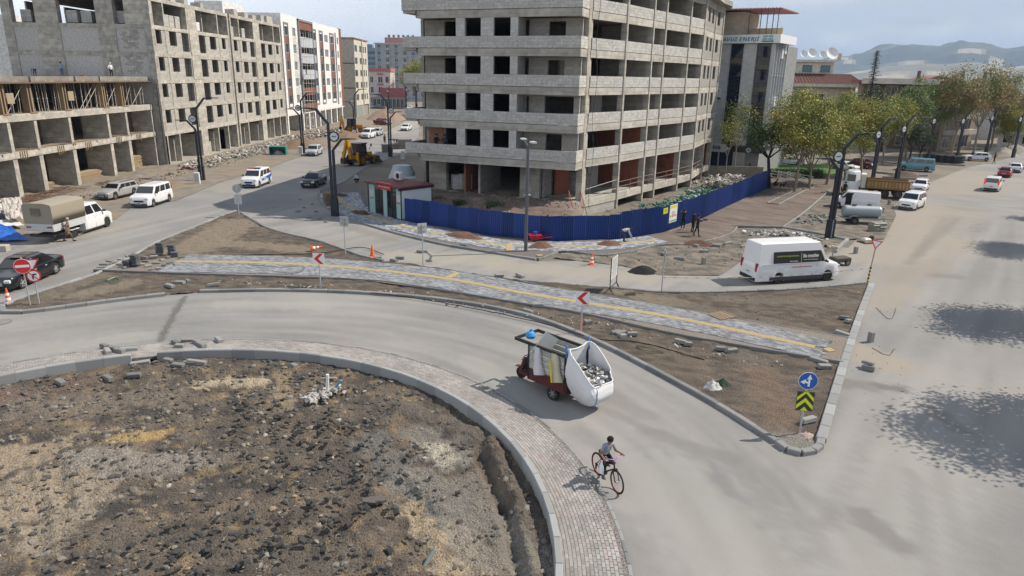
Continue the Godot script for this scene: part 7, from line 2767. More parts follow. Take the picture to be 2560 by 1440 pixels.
func build_vehicles() -> void:
	var white := K(.72,.73,.74)
	var saloon := {"L": 4.45, "W": 1.76, "H": 1.44, "hood": .78, "belt": .93, "deck": .98, "ws0": .28, "ws1": .42, "rs1": .7, "rs0": .84, "fa": .19, "ra": .8, "sides": [[.13, .48], [.52, .86, .86]]}
	var hatch := {"L": 4.1, "W": 1.74, "H": 1.49, "hood": .82, "belt": .95, "deck": 1.0, "ws0": .26, "ws1": .42, "rs1": .86, "rs0": .96, "fa": .19, "ra": .81, "sides": [[.1, .45], [.49, .88, .86]]}
	var mpv := {"L": 4.4, "W": 1.85, "H": 1.82, "hood": .98, "belt": 1.12, "deck": 1.16, "ws0": .22, "ws1": .36, "rs1": .965, "rs0": .985, "fa": .18, "ra": .82, "sides": [[.06, .32], [.36, .63], [.67, .93]], "top": .82, "tail": .05, "tail_h": .5, "tail_y": 1.2, "plate_y": .7}
	var panel := {"L": 5.0, "W": 1.95, "H": 1.95, "hood": 1.02, "belt": 1.2, "deck": 1.22, "ws0": .19, "ws1": .31, "rs1": .975, "rs0": .99, "fa": .17, "ra": .79, "sides": [[.05, .25]], "top": .86, "tail": .04, "tail_h": .4, "tail_y": 1.05, "seams": [.33, .55], "handles": [.36], "blind": true, "plate_y": .75}
	var o: Node3D
	# left road
	o = car("black saloon car with its tail lights lit, heading towards the camera on the left", "car", K(.008,.009,.011), saloon.merged({"L": 4.87, "W": 1.85, "H": 1.47, "r": .34, "ws0": .3, "rim": K(.6,.61,.62), "bumper": K(.008,.009,.011), "brakes": true, "grille": K(.35,.36,.37), "trim": K(.5,.5,.5), "sill": K(.01,.01,.01)}, true))
	park(o, V(-26.92,0,-36.01), V(-27,0,-39.07), .85)
	put(pen(K(.02,.025,.03)).box(V(.2,1.475,0), V(.55,.012,.8)).box(V(-.62,1.475,0), V(.7,.012,.9)), "sunroof", M.glass, o)
	put(pen(K(.6,.6,.6)).bar(V(.7,.97,.86), V(-1.3,.98,.86), .015, .02), "chrome_strip", M.chrome, o)
	o = car("old silver estate car parked on the verge behind the white people carrier", "car", K(.33,.33,.33), saloon.merged({"L": 4.3, "W": 1.66, "H": 1.42, "rs1": .93, "rs0": .985, "deck": .95, "sides": [[.1, .34], [.37, .62], [.65, .93]], "bumper": K(.06,.06,.06)}, true))
	park(o, V(-37.32,0,-63.31), V(-36.84,0,-66.79), .75)
	put(pen(K(.05,.05,.05)).bar(V(.2,1.47,.55), V(-1.8,1.47,.55), .03, .03).bar(V(.2,1.47,-.55), V(-1.8,1.47,-.55), .03, .03), "roof_rails", M.matte, o)
	o = car("white people carrier with a black lower bumper parked at the left kerb", "van", white, mpv)
	park(o, V(-32.09,0,-60.34), V(-32.05,0,-63.43), .8)
	o = car("police car, white with blue flanks and a red light bar, driving down the left road", "police car", white, mpv.merged({"L": 4.34, "H": 1.8, "W": 1.8, "hood": 1.0, "grille": K(.01,.01,.01)}, true), "police_car")
	park(o, V(-26.87,0,-72.3), V(-26.79,0,-75.16), .8)
	for z in [-1, 1]:
		put(pen(K(.02,.12,.5)).prism(poly([U(.75,.62), U(-1.9,.75), U(-2.1,1.15), U(-1.6,1.06), U(.75,.84)]), V(0,0,z * .893), Vector3.RIGHT, Vector3.UP, .02 * z).box(V(0,0,z * .8), V(.01,.01,.01)), "blue_flank", M.paint, o)
		letters(o, "POLIS", Transform3D(Basis(Vector3.UP, .0 if z > 0 else PI), V(-.2,.8,z * .92)), .75, .16, white)
	put(pen(K(.02,.03,.12)).boxm(V(.1,1.81,-.6), V(.4,1.95,.0)).paint(K(.7,.04,.05)).boxm(V(.1,1.81,.0), V(.4,1.95,.6)), "light_bar", M.glass, o)
	put(pen(K(.02,.1,.45)).box(V(2.205,.42,0), V(.01,.13,.55)), "blue_plate", M.paint, o)
	o = car("old dark green boxy saloon in the shade by the paved corner", "car", K(.012,.018,.02), saloon.merged({"L": 4.2, "W": 1.66, "H": 1.42, "hood": .82, "belt": .9}, true))
	park(o, V(-20.94,0,-72.99), V(-20.94,0,-72.99) + V(.15,0,-2.4), .75)
	put(pen(K(.25,.26,.26)).bar(V(.1,1.5,.5), V(-.9,1.5,.5), .04, .04).bar(V(.1,1.5,-.5), V(-.9,1.5,-.5), .04, .04), "roof_rack", M.matte, o)
	o = car("silver hatchback parked next to the teal container on the left verge", "car", K(.4,.42,.43), hatch.merged({"H": 1.52, "L": 4.15}, true))
	park(o, V(-28.97,0,-101.85), V(-29.03,0,-105.13), .8)
	o = car("white small van with black bumper coming down the far left road", "van", white, mpv.merged({"L": 4.0, "W": 1.72}, true))
	park(o, V(-27.42,0,-132.31), V(-26.99,0,-135.1), .75)
	o = car("silver small hatchback behind the white small van", "car", K(.42,.44,.44), hatch.merged({"L": 3.9, "W": 1.68}, true))
	park(o, V(-26.78,0,-138.92), V(-26.69,0,-141.41), .75)
	o = car("dark red saloon parked by the soil heaps", "car", K(.16,.02,.025), saloon)
	park(o, V(-31.28,0,-169.79), V(-34.12,0,-171.95), .75, 1.1)
	o = car("white saloon driving down beside the corner building's far end", "car", white, saloon)
	park(o, V(-23.18,0,-153.04), V(-23.18,0,-153.04) + V(.2,0,-2.5), .8)
	for q in [[V(-50.95,0,-255.05), "silver car parked first in front of the pink annex", K(.45,.46,.47)], [V(-47.31,0,-253.27), "dark grey car parked second in front of the pink annex", K(.1,.11,.12)], [V(-36.71,0,-251.17), "white car far up the left road under the yellow trees", white], [V(-41.78,0,-269.37), "second white car far up the left road behind the lamp posts", white]]:
		o = car(q[1], "car", q[2], saloon)
		park(o, q[0], q[0] + V(-2.5,0,-.4) if q[2] != white else q[0] + V(0,0,-2.5), .8)
	# right side; the ground falls away there, so things stand a little lower and smaller than on the left
	o = car("long high roofed white van with a black advertising panel on its flank", "van", white, panel.merged({"L": 6.3, "W": 2.05, "H": 2.72, "hood": 1.15, "belt": 1.35, "deck": 1.38, "ws0": .155, "ws1": .27, "fa": .15, "ra": .735, "r": .35, "sides": [[.045, .155, .6]], "top": .8, "tail_h": .55, "tail_y": 1.15, "handles": [.29, .34], "seams": [.3, .5], "rim": K(.1,.1,.1)}, true))
	park(o, V(19.11,0,-40.5), V(16.03,0,-39.7), .88, .92)
	var af := Transform3D(Basis(), V(0,0,1.0))
	# the advertising panel lies on the leaning flank
	var lean := Basis(Vector3.RIGHT, -.125)
	var pf := Transform3D(lean, V(-.1,1.72,.92))
	put(Mb.new().at(pf).paint(K(.018,.018,.018)).boxm(V(-1.9,-.42,0), V(1.55,.42,.03)), "advert_panel", M.paint, o)
	letters(o, "ifa creative", shift(pf, V(.85,.1,.035)), 1.15, .24, K(.75,.75,.75))
	letters(o, "tasarim reklam organizasyon", shift(pf, V(.85,-.16,.035)), 1.1, .08, K(.5,.5,.5))
	letters(o, "Siz Hedefe Sorumlulugla Anlatiyoruz...", shift(pf, V(-.85,.12,.035)), 1.7, .14, K(.3,.38,.08), .15)
	letters(o, "ifacreative", shift(pf, V(-.4,-.22,.035)), .6, .1, K(.5,.5,.5))
	put(Mb.new().at(pf).paint(K(.35,.45,.05)).boxm(V(.12,-.28,.03), V(.16,.3,.036)), "panel_rule", M.paint, o)
	put(pen(K(.62,.62,.63)).boxm(V(-2.9,1.32,1.0), V(1.9,1.38,1.03)), "flank_rail", M.paint, o)
	put(pen(K(.5,.1,.1)).box(V(.1,1.12,1.03), V(1.5,.05,.02)), "reflector_strip", M.paint, o)
	put(pen(K(.05,.05,.055)).boxm(V(-2.2,.28,.99), V(1.8,.5,1.045)), "lower_cladding", M.matte, o)
	o = car("white panel van with its side door slid open beside the tank trailer", "van", K(.66,.66,.67), panel)
	park(o, V(31.43,0,-66.24), V(33.86,0,-65.02), .85, .88)
	put(pen(K(.008,.008,.009)).boxm(V(.35,.4,-1.0), V(.95,1.75,-.9)), "door_opening", M.matte, o)
	o = car("white family van with a black roof rail facing the camera right of the dump truck", "van", white, mpv)
	park(o, V(38.5,0,-65.47), V(38.5,0,-65.47) + V(2.0,0,-2.1), .8, .87)
	o = car("white hatchback facing the camera behind the dump truck's tail", "car", white, hatch.merged({"grille": K(.02,.02,.02)}, true))
	park(o, V(46.32,0,-77.37), V(46.32,0,-77.37) + V(1.5,0,-2.1), .78, .87)
	o = car("light blue van standing in the side street", "van", K(.11,.27,.34), panel.merged({"sides": [[.05, .25], [.3, .62], [.66, .95]], "blind": false, "r": .33}, true))
	park(o, V(55.21,0,-97.72), V(57.04,0,-96.69), .85, .9)
	o = car("white hatchback parked near the sand heap at the far trees", "car", K(.64,.65,.67), hatch.merged({"L": 4.4}, true))
	park(o, V(73.72,0,-112.23), V(75.32,0,-111.92), .8, .9)
	var up := V(.62,0,-.78)
	for q in [[V(54.61,0,-78.88), mpv.merged({"brakes": true}, true), white, "white family van with a roof rack driving away up the right road"], [V(64.82,0,-91.7), saloon.merged({"brakes": true}, true), K(.2,.02,.03), "red saloon driving away up the right road"], [V(70.06,0,-97.19), saloon, K(.62,.64,.66), "white saloon farthest ahead on the right road"]]:
		o = car(q[3], "car" if q[1].L > 4.41 else "van", q[2], q[1])
		o.scale = Vector3.ONE * .88
		o.position = q[0] + up * 1.8
		o.rotation.y = atan2(-up.z, up.x)
	o = car("white saloon parked left behind the small lawn", "car", K(.66,.67,.68), saloon)
	park(o, V(39.01,0,-101.8), V(41.09,0,-100.68), .8, .85)
	o = car("white saloon parked beyond the leaning plane tree", "car", K(.66,.67,.68), saloon)
	park(o, V(46.17,0,-95.61), V(44.98,0,-97.16), .8, .85)
	o = car("dark red car half hidden behind the tree trunk", "car", K(.1,.015,.018), hatch)
	park(o, V(50.13,0,-99.22), V(49.35,0,-100.48), .8, .85)
	build_lorries()
	build_diggers()
	build_tricycle()
	build_bicycle()


func build_lorries() -> void:
	var white := K(.72,.73,.74)
	# double cab pick-up lorry with a canvas tilt
	var o := car("white double cab lorry with a tan canvas tilt, parked on the left road", "truck", white, {"L": 3.2, "W": 1.95, "H": 2.12, "hood": 1.05, "belt": 1.3, "deck": 1.3, "ws0": .28, "ws1": .46, "rs1": .97, "rs0": .99, "fa": .25, "ra": 1.4, "r": .36, "sides": [[.08, .45], [.52, .9]], "top": .82, "blind": true, "seams": [.36, .66], "handles": [.6, .88], "rim": K(.12,.12,.12), "plate_y": .5}, "covered_lorry")
	for n in ["rear_bumper"]:
		o.get_node(n).free()
	put(pen(K(.03,.03,.03)).boxm(V(-4.7,.45,-.45), V(-1.4,.62,.45)).boxm(V(-4.9,.45,-.9), V(-4.75,.6,.9)), "chassis", M.matte, o)
	var bed := pen(white)
	bed.boxm(V(-4.95,.85,-1.02), V(-1.62,.95,1.02))
	for z in [-1.02, .98]:
		for k in 3:
			bed.boxm(V(-4.95,.96 + k * .14,z), V(-1.62,1.09 + k * .14,z + .04))
	for k in 3:
		bed.boxm(V(-4.99,.96 + k * .14,-1.02), V(-4.95,1.09 + k * .14,1.02))
	put(bed, "cargo_bed", car_paint(white), o)
	var tan := K(.29,.255,.2)
	var rings := []
	for f in 7:
		var x := lerpf(-4.97, -1.6, f / 6.0)
		var ring := []
		var sag := .025 * sin(f * 3.14159 / 1.5)
		for q in [U(-1.04,1.36), U(-1.06,2.0), U(-1.05,2.6), U(-.98,2.7), U(-.5,2.8 - sag), U(.5,2.8 - sag), U(.98,2.7), U(1.05,2.6), U(1.06,2.0), U(1.04,1.36)]:
			ring.append(V(x,q.y,q.x))
		rings.append(ring)
	put(pen(tan).loft(rings), "canvas_tilt", M.cloth, o)
	put(pen(tan * .55).box(V(-4.99,2.2,-.1), V(.03,.5,.7)).paint(tan * .75).box(V(-5.0,2.0,-.1), V(.05,.16,.5)), "tilt_flap", M.cloth, o)
	for z in [-1.0, 1.0]:
		put(pen(K(.3,.03,.03)).box(V(-5.0,1.15,z * .75), V(.02,.1,.35)), "tail_lamp", M.paint, o)
		put(pen(white).bar(V(-2.45,.62,z * .95), V(-3.35,.62,z * .95), .2, .03), "mudguard", M.paint, o)
	park(o, V(-31.34,0,-52.03), V(-31.34,0,-52.03) + V(-.25,0,3.7), .9)
	# dump truck with an ochre bed
	o = thing("dump_truck", "white cabbed dump truck with a rusty ochre bed behind the panel van", "truck")
	var cab := pen(PLAIN)
	cab.loft([[V(3.6,.7,-1.2), V(3.6,.7,1.2), V(1.9,.7,1.2), V(1.9,.7,-1.2)], [V(3.66,1.7,-1.22), V(3.66,1.7,1.22), V(1.9,1.7,1.22), V(1.9,1.7,-1.22)], [V(3.4,2.75,-1.15), V(3.4,2.75,1.15), V(1.9,2.85,1.15), V(1.9,2.85,-1.15)], [V(3.15,2.92,-1.0), V(3.15,2.92,1.0), V(2.0,2.98,1.0), V(2.0,2.98,-1.0)]])
	put(cab, "cab", car_paint(white), o)
	put(pen(K(.015,.018,.02)).quad(V(3.66,1.78,1.08), V(3.43,2.66,1.02), V(3.43,2.66,-1.02), V(3.66,1.78,-1.08)), "windscreen", M.glass, o)
	for z in [-1.0, 1.0]:
		var g := pen(K(.015,.018,.02))
		g.boxm(V(2.35,1.75,z * 1.2 - .02), V(3.25,2.55,z * 1.2 + .02))
		put(g, "side_window", M.glass, o)
		put(pen(K(.03,.03,.03)).boxm(V(3.5,1.9,z * 1.5 - .06), V(3.6,2.5,z * 1.5 + .06)), "mirror", M.paint, o)
		for x in [2.75, -.9, -2.3]:
			wheel(o, V(x,.52,z * 1.0), .52, .34, K(.1,.09,.08), 8)
	put(pen(K(.04,.035,.03)).boxm(V(-3.2,.75,-.5), V(3.3,1.0,.5)).boxm(V(3.5,.4,-1.2), V(3.7,.75,1.2)), "chassis", M.matte, o)
	put(pen(K(.55,.54,.5)).boxm(V(1.2,1.0,-.9), V(1.7,2.6,.9)), "tank_rack", M.matte, o)
	var oc := K(.36,.2,.06)
	var b := pen(oc)
	for z in [-1.2, 1.14]:
		b.boxm(V(-3.4,1.1,z), V(1.1,2.0,z + .06))
	b.boxm(V(-3.4,1.05,-1.2), V(1.1,1.15,1.2)).boxm(V(1.04,1.16,-1.13), V(1.1,2.3,1.13)).boxm(V(-3.4,1.16,-1.13), V(-3.34,1.9,1.13))
	put(b, "tipper_bed", M.rust, o)
	for z in [-1.0, 1.0]:
		for i in 12:
			put(pen(vary(K(.46,.34,.2), .2)).boxm(V(-3.2 + i * .36,1.25,z * 1.225 - .03), V(-3.04 + i * .36,1.9,z * 1.225 + .03)), "bed_rib", M.rust, o)
		put(pen(oc * .7).boxm(V(-3.4,1.95,z * 1.2 - .05), V(1.1,2.08,z * 1.2 + .05)), "bed_rail", M.rust, o)
	put(pen(K(.12,.09,.07)).boxm(V(-3.3,1.16,-1.1), V(1.0,1.85,1.1)), "load", M.earth, o)
	o.set_meta("axles", U(2.75,-2.3))
	park(o, V(36.19,0,-74.08), V(40.44,0,-72.24), 1.05, .9)
	# water tank trailer
	o = thing("tank_trailer", "grey cylindrical water tank trailer with one axle beside the nearest right lamp", "trailer")
	var gr := K(.3,.34,.36)
	put(pen(gr).lathe([[.0, -1.75], [.35, -1.72], [.52, -1.6], [.55, -1.5], [.55, 1.5], [.52, 1.6], [.35, 1.72], [.0, 1.75]], V(0,1.15,0), Vector3.RIGHT, 20), "tank", M.sheet_metal, o)
	put(pen(gr * .8).boxm(V(-1.7,.5,-.6), V(1.7,.62,.6)).bar(V(-1.7,.55,.3), V(-2.6,.5,0), .08, .08).bar(V(-1.7,.55,-.3), V(-2.6,.5,0), .08, .08).boxm(V(-2.15,.0,-.04), V(-2.07,.6,.04)), "frame", M.sheet_metal, o)
	for z in [-.75, .75]:
		wheel(o, V(.75,.36,z), .36, .24, K(.2,.2,.2), 6)
		put(pen(gr * .7).bar(V(.25,.72,z), V(.5,.82,z), .26, .03).bar(V(.5,.82,z), V(1.0,.82,z), .26, .03).bar(V(1.0,.82,z), V(1.25,.72,z), .26, .03), "mudguard", M.sheet_metal, o)
	put(pen(gr * .5).cyl(V(.7,1.68,0), V(.7,1.85,0), .22, .22, 12).tube([V(-1.7,.9,0), V(-1.95,1.2,.1), V(-1.95,1.55,0), V(-1.6,1.6,0)], .05, 6), "fittings", M.sheet_metal, o)
	var hose := []
	for i in 16:
		hose.append(V(1.4 - i * .19, 1.25 - .12 * sin(i * .8), .57))
	put(pen(K(.02,.02,.02)).tube(hose, .03, 5), "hose", M.rubber, o)
	o.position = V(29.27,0,-58.11) + V(.75,0,-.65)
	o.scale = Vector3.ONE * .92
	o.rotation.y = PI - .12


func build_diggers() -> void:
	var yel := K(.55,.27,.015)
	var o := thing("backhoe_loader", "yellow backhoe loader with its rear arm folded up, standing in the left road", "excavator")
	var dk := K(.03,.03,.032)
	put(pen(yel).boxm(V(-1.0,.7,-.55), V(.4,1.25,.55)).boxm(V(.41,.75,-.42), V(2.2,1.55,.42)), "body", M.paint, o)
	var cb := pen(dk)
	for x in [-.95, .75]:
		for z in [-.7, .7]:
			cb.bar(V(x,1.2,z), V(x * .9,2.65,z * .92), .09, .09)
	cb.boxm(V(-1.0,2.62,-.75), V(.85,2.78,.75)).boxm(V(-.95,1.2,-.7), V(.75,1.5,.7))
	put(cb, "cab_frame", M.paint, o)
	put(pen(K(.015,.02,.025)).boxm(V(-.85,1.5,-.66), V(.68,2.6,.66)), "cab_glass", M.glass, o)
	for z in [-1.0, 1.0]:
		wheel(o, V(-.55,.72,z * .85), .72, .45, yel, 6)
		wheel(o, V(1.75,.48,z * .85), .48, .35, yel, 6)
		put(pen(yel).boxm(V(-1.75,.25,z * 1.12 - .12), V(-1.5,1.75,z * 1.12 + .12)), "stabiliser", M.paint, o)
		put(pen(yel).bar(V(.9,1.5,z * .62), V(2.7,.7,z * .62), .14, .26), "loader_arm", M.paint, o)
		put(pen(dk).bar(V(.9,1.8,z * .95), V(.9,2.5,z * 1.25), .04, .04).box(V(.9,2.5,z * 1.3), V(.06,.35,.22)), "mirror", M.paint, o)
	put(pen(K(.09,.08,.06)).prism(poly([U(2.6,.15), U(3.4,.1), U(3.45,.25), U(2.9,.55), U(2.85,1.0), U(2.65,1.0)]), V(0,0,-1.15), Vector3.RIGHT, Vector3.UP, 2.3), "front_bucket", M.rust, o)
	put(pen(dk).boxm(V(-1.75,.45,-1.2), V(-1.25,.85,1.2)), "rear_frame", M.paint, o)
	put(pen(yel).bar(V(-1.7,.9,.15), V(-1.95,3.15,-.1), .3, .42, Vector3.RIGHT), "boom", M.paint, o)
	put(pen(yel).bar(V(-1.95,3.2,-.2), V(-2.35,1.0,-.55), .28, .34, Vector3.RIGHT), "dipper", M.paint, o)
	put(pen(yel).cyl(V(-1.95,3.15,-.32), V(-1.95,3.15,.1), .26, .26, 12), "elbow", M.paint, o)
	put(pen(K(.45,.45,.45)).cyl(V(-1.5,1.6,.3), V(-1.6,2.9,.05), .06, .06, 8), "ram", M.steel, o)
	put(pen(K(.1,.08,.05)).prism(poly([U(-2.6,.35), U(-2.0,.3), U(-1.95,.9), U(-2.35,1.15), U(-2.6,.9)]), V(0,0,-.85), Vector3.RIGHT, Vector3.UP, .6), "rear_bucket", M.rust, o)
	for i in 5:
		put(pen(K(.2,.18,.15)).boxm(V(3.4,.08,-1.05 + i * .5), V(3.6,.16,-.95 + i * .5)), "bucket_tooth", M.rust, o)
	o.set_meta("base_name", "backhoe_loader")
	var p2 := copy_of(o, "second backhoe loader digging far off by the white building", V(-34.23,0,-147.57), .25, "backhoe loaders")
	p2.scale = Vector3.ONE * 1.0
	o.set_meta("group", "backhoe loaders")
	o.position = V(-20.81,0,-92.95)
	o.rotation.y = 1.12
	o.scale = Vector3.ONE * 1.05


func build_tricycle() -> void:
	var o := thing("cargo_tricycle", "worn red cargo tricycle with boarded sides driving round the roundabout", "tricycle")
	var red := K(.13,.035,.028)
	var grey := K(.42,.42,.4)
	for x in [[1.2, .0, .24, .1], [-1.0, .52, .27, .16], [-1.0, -.52, .27, .16]]:
		wheel(o, V(x[0],x[2],x[1] + .001), x[2], x[3], K(.4,.4,.4), 6)
	var body := pen(red)
	body.boxm(V(-1.65,.48,-.62), V(.2,.56,.62))
	for z in [-.64, .6]:
		body.boxm(V(-1.65,.56,z), V(.2,.95,z + .04))
	body.boxm(V(-1.69,.48,-.64), V(-1.65,.95,.64)).boxm(V(.2,.48,-.64), V(.24,.95,.64))
	put(body, "cargo_box", M.rust, o)
	put(pen(red).bar(V(1.1,.35,0), V(.85,1.0,0), .4, .12, Vector3.RIGHT).boxm(V(.24,.36,-.3), V(1.0,.44,.3)).bar(V(1.45,.48,0), V(1.0,.55,0), .16, .04), "front_fairing", M.rust, o)
	put(pen(K(.05,.05,.05)).cyl(V(1.2,.24,-.09), V(.95,1.0,-.09), .03, .03, 6).cyl(V(1.2,.24,.09), V(.95,1.0,.09), .03, .03, 6).tube([V(.7,1.05,-.4), V(.88,1.1,-.15), V(.88,1.1,.15), V(.7,1.05,.4)], .02, 6), "fork_and_handlebar", M.matte, o)
	put(pen(K(.5,.52,.55)).cyl(V(1.0,.95,0), V(1.1,.93,0), .1, .08, 10), "headlight", M.glass, o)
	put(pen(K(.08,.075,.07)).block(V(.42,.62,0), V(.4,.14,.5), .04), "seat", M.cloth, o)
	# boarded sides above the box
	for z in [-.64, .62]:
		for k in 4:
			put(pen(vary(grey, .12)).boxm(V(-1.6,.98 + k * .23,z), V(.2,1.18 + k * .23,z + .02)), "side_board", M.wood, o)
		for x in [-1.62, .2]:
			put(pen(K(.02,.022,.025)).boxm(V(x - .03,.56,z - .025), V(x + .03,2.0,z + .045)), "corner_post", M.matte, o)
		put(pen(K(.03,.032,.03)).boxm(V(-1.65,1.9,z - .02), V(.95,2.02,z + .04)), "top_rail", M.matte, o)
	for k in 4:
		put(pen(vary(grey * .8, .1)).boxm(V(.2,.98 + k * .23,-.6), V(.22,1.18 + k * .23,.6)), "front_board", M.wood, o)
	put(pen(K(.03,.032,.03)).boxm(V(.91,1.901,-.66), V(.96,2.019,.66)), "top_rail", M.matte, o)
	# load: a sheet of board standing in the box, scrap, a blue bag
	put(pen(K(.5,.53,.53)).bar(V(-.1,1.5,-.45), V(-.35,2.25,.05), .9, .03, Vector3.RIGHT), "board_sheet", M.paint, o)
	var bag := pen(K(.02,.28,.62))
	bag.lathe([[.0, .0], [.17, .05], [.21, .16], [.15, .27], [.04, .33], [.06, .38]], V(.45,1.98,-.3), Vector3.UP, 10)
	tag(put(bag, "blue_bag", M.sack, self), "bright blue plastic bag tied on top of the tricycle's rack", "bag")
	var junk := Mb.new()
	for i in 26:
		junk.paint(vary([K(.3,.28,.26), K(.12,.09,.09), K(.45,.44,.4)][i % 3], .2))
		junk.bar(V(rr(-1.5, .1), rr(.6, 1.2), rr(-.5, .5)), V(rr(-1.5, .1), rr(.8, 1.6), rr(-.5, .5)), rr(.05, .3), .04)
	put(junk, "scrap_load", M.matte, o).set_meta("kind", "stuff")
	o.set_meta("axles", U(1.2,-1.0))
	var A: Vector3 = V(.43,0,-25.47)
	var B: Vector3 = V(1.52,0,-23.56)
	o.rotation.y = atan2(-(A - B).z, (A - B).x) + .27
	o.position = A - o.basis * V(1.2,0,0)
	get_node("blue_bag").transform = o.transform
	# sacks hung on the side
	for q in [[-.25, K(.62,.6,.62), "white woven sack hung on the tricycle's near side, left one"], [-1.15, K(.55,.5,.36), "yellowish woven sack hung on the tricycle's near side, right one"]]:
		var sk := pen(q[1])
		var rings := []
		for k in 6:
			var y := 1.95 - k * .2
			var w := .17 + .03 * sin(k * 1.7) + .02 * k
			var cx: float = q[0] - .03 * k
			rings.append([V(cx - w,y,-.7), V(cx,y,-.66), V(cx + w,y,-.7), V(cx,y,-.72 - .05 * k)])
		sk.loft(rings, true, false)
		if q[0] < -1:
			sk.paint(K(.6,.5,.05)).bar(V(q[0] + .05,1.7,-.88), V(q[0] - .15,.95,-.98), .08, .02, Vector3.BACK)
		tag(put(sk, "woven_sack", M.sack), q[2], "sack").transform = o.transform
	# big open bulk bag behind, slung from two posts
	var bb := thing("bulk_bag", "huge white open bulk bag full of scrap slung behind the tricycle", "bag", o.position, o.rotation.y)
	var rings := []
	for k in 14:
		var f := k / 13.0
		var ring := []
		var bulge := .66 - .36 * pow(1.0 - f, 3.5) + .1 * sin(PI * f)
		for i in 40:
			var a := TAU * i / 40
			var sx := signf(cos(a)) * pow(absf(cos(a)), .45)
			var sz := signf(sin(a)) * pow(absf(sin(a)), .45)
			# slung high at two corners in front, sagging between them and low at the rear
			var top := 2.3 - 1.2 * pow(clampf((.8 - sx) / 1.8, 0, 1), 1.25) - .16 * (1.0 - sz * sz) * smoothstep(-.6, 1.0, sx)
			var crease := 1.0 + .05 * sin(a * 6.0 + f * 4.0) * f + .05 * n_fine.get_noise_2d(a * 1.6, f * 1.2) + .05 * n_mid.get_noise_2d(a * 2.0, f * 2.0)
			ring.append(V(-2.28 + sx * bulge * crease, lerpf(.2, top, f), sz * bulge * 1.02 * crease))
		rings.append(ring)
	put(pen(K(.66,.67,.69)).loft(rings, true, false), "bag_cloth", M.sack, bb)
	var cap := []
	for i in 40:
		cap.append(rings[0][i])
	var bt := pen(K(.6,.61,.63))
	for i in 40:
		bt.tri(V(-2.28,.2,0), cap[i], cap[(i + 1) % 40])
	put(bt, "bag_bottom", M.sack, bb)
	var hem := []
	for i in 41:
		hem.append(rings[13][i % 40])
	put(pen(K(.74,.75,.76)).tube(hem, .025, 5), "hem", M.sack, bb)
	for z in [-.55, .55]:
		put(pen(K(.05,.16,.45)).bar(V(-1.68,1.95,z * 1.15), V(-1.64,2.42,z * 1.15), .07, .05), "lifting_strap", M.cloth, bb)
	for a in [2.2, 3.6]:
		var i := int(a / TAU * 40)
		var path := []
		for k in 14:
			var v: Vector3 = rings[k][i]
			path.append(v + (v - V(-2.28,v.y,0)).normalized() * .012)
		put(pen(K(.12,.25,.5)).tube(path, .02, 4), "strap", M.cloth, bb)
	var fill := Mb.new()
	for i in 120:
		fill.paint(vary([K(.55,.55,.55), K(.12,.12,.12), K(.3,.28,.25), K(.6,.62,.63)][i % 4], .2))
		var p := V(-2.3 + rr(-.5, .5), rr(-.1, .2), rr(-.6, .6))
		p.y += 1.15 + .35 * (p.x + 2.3)
		fill.tri(p, p + V(rr(-.25, .25), rr(-.05, .2), rr(-.25, .25)), p + V(rr(-.25, .25), rr(-.05, .2), rr(-.25, .25)))
		fill.bar(p, p + V(rr(-.2, .2), rr(0, .15), rr(-.2, .2)), .12, .08)
	put(fill, "scrap", M.matte, bb).set_meta("kind", "stuff")


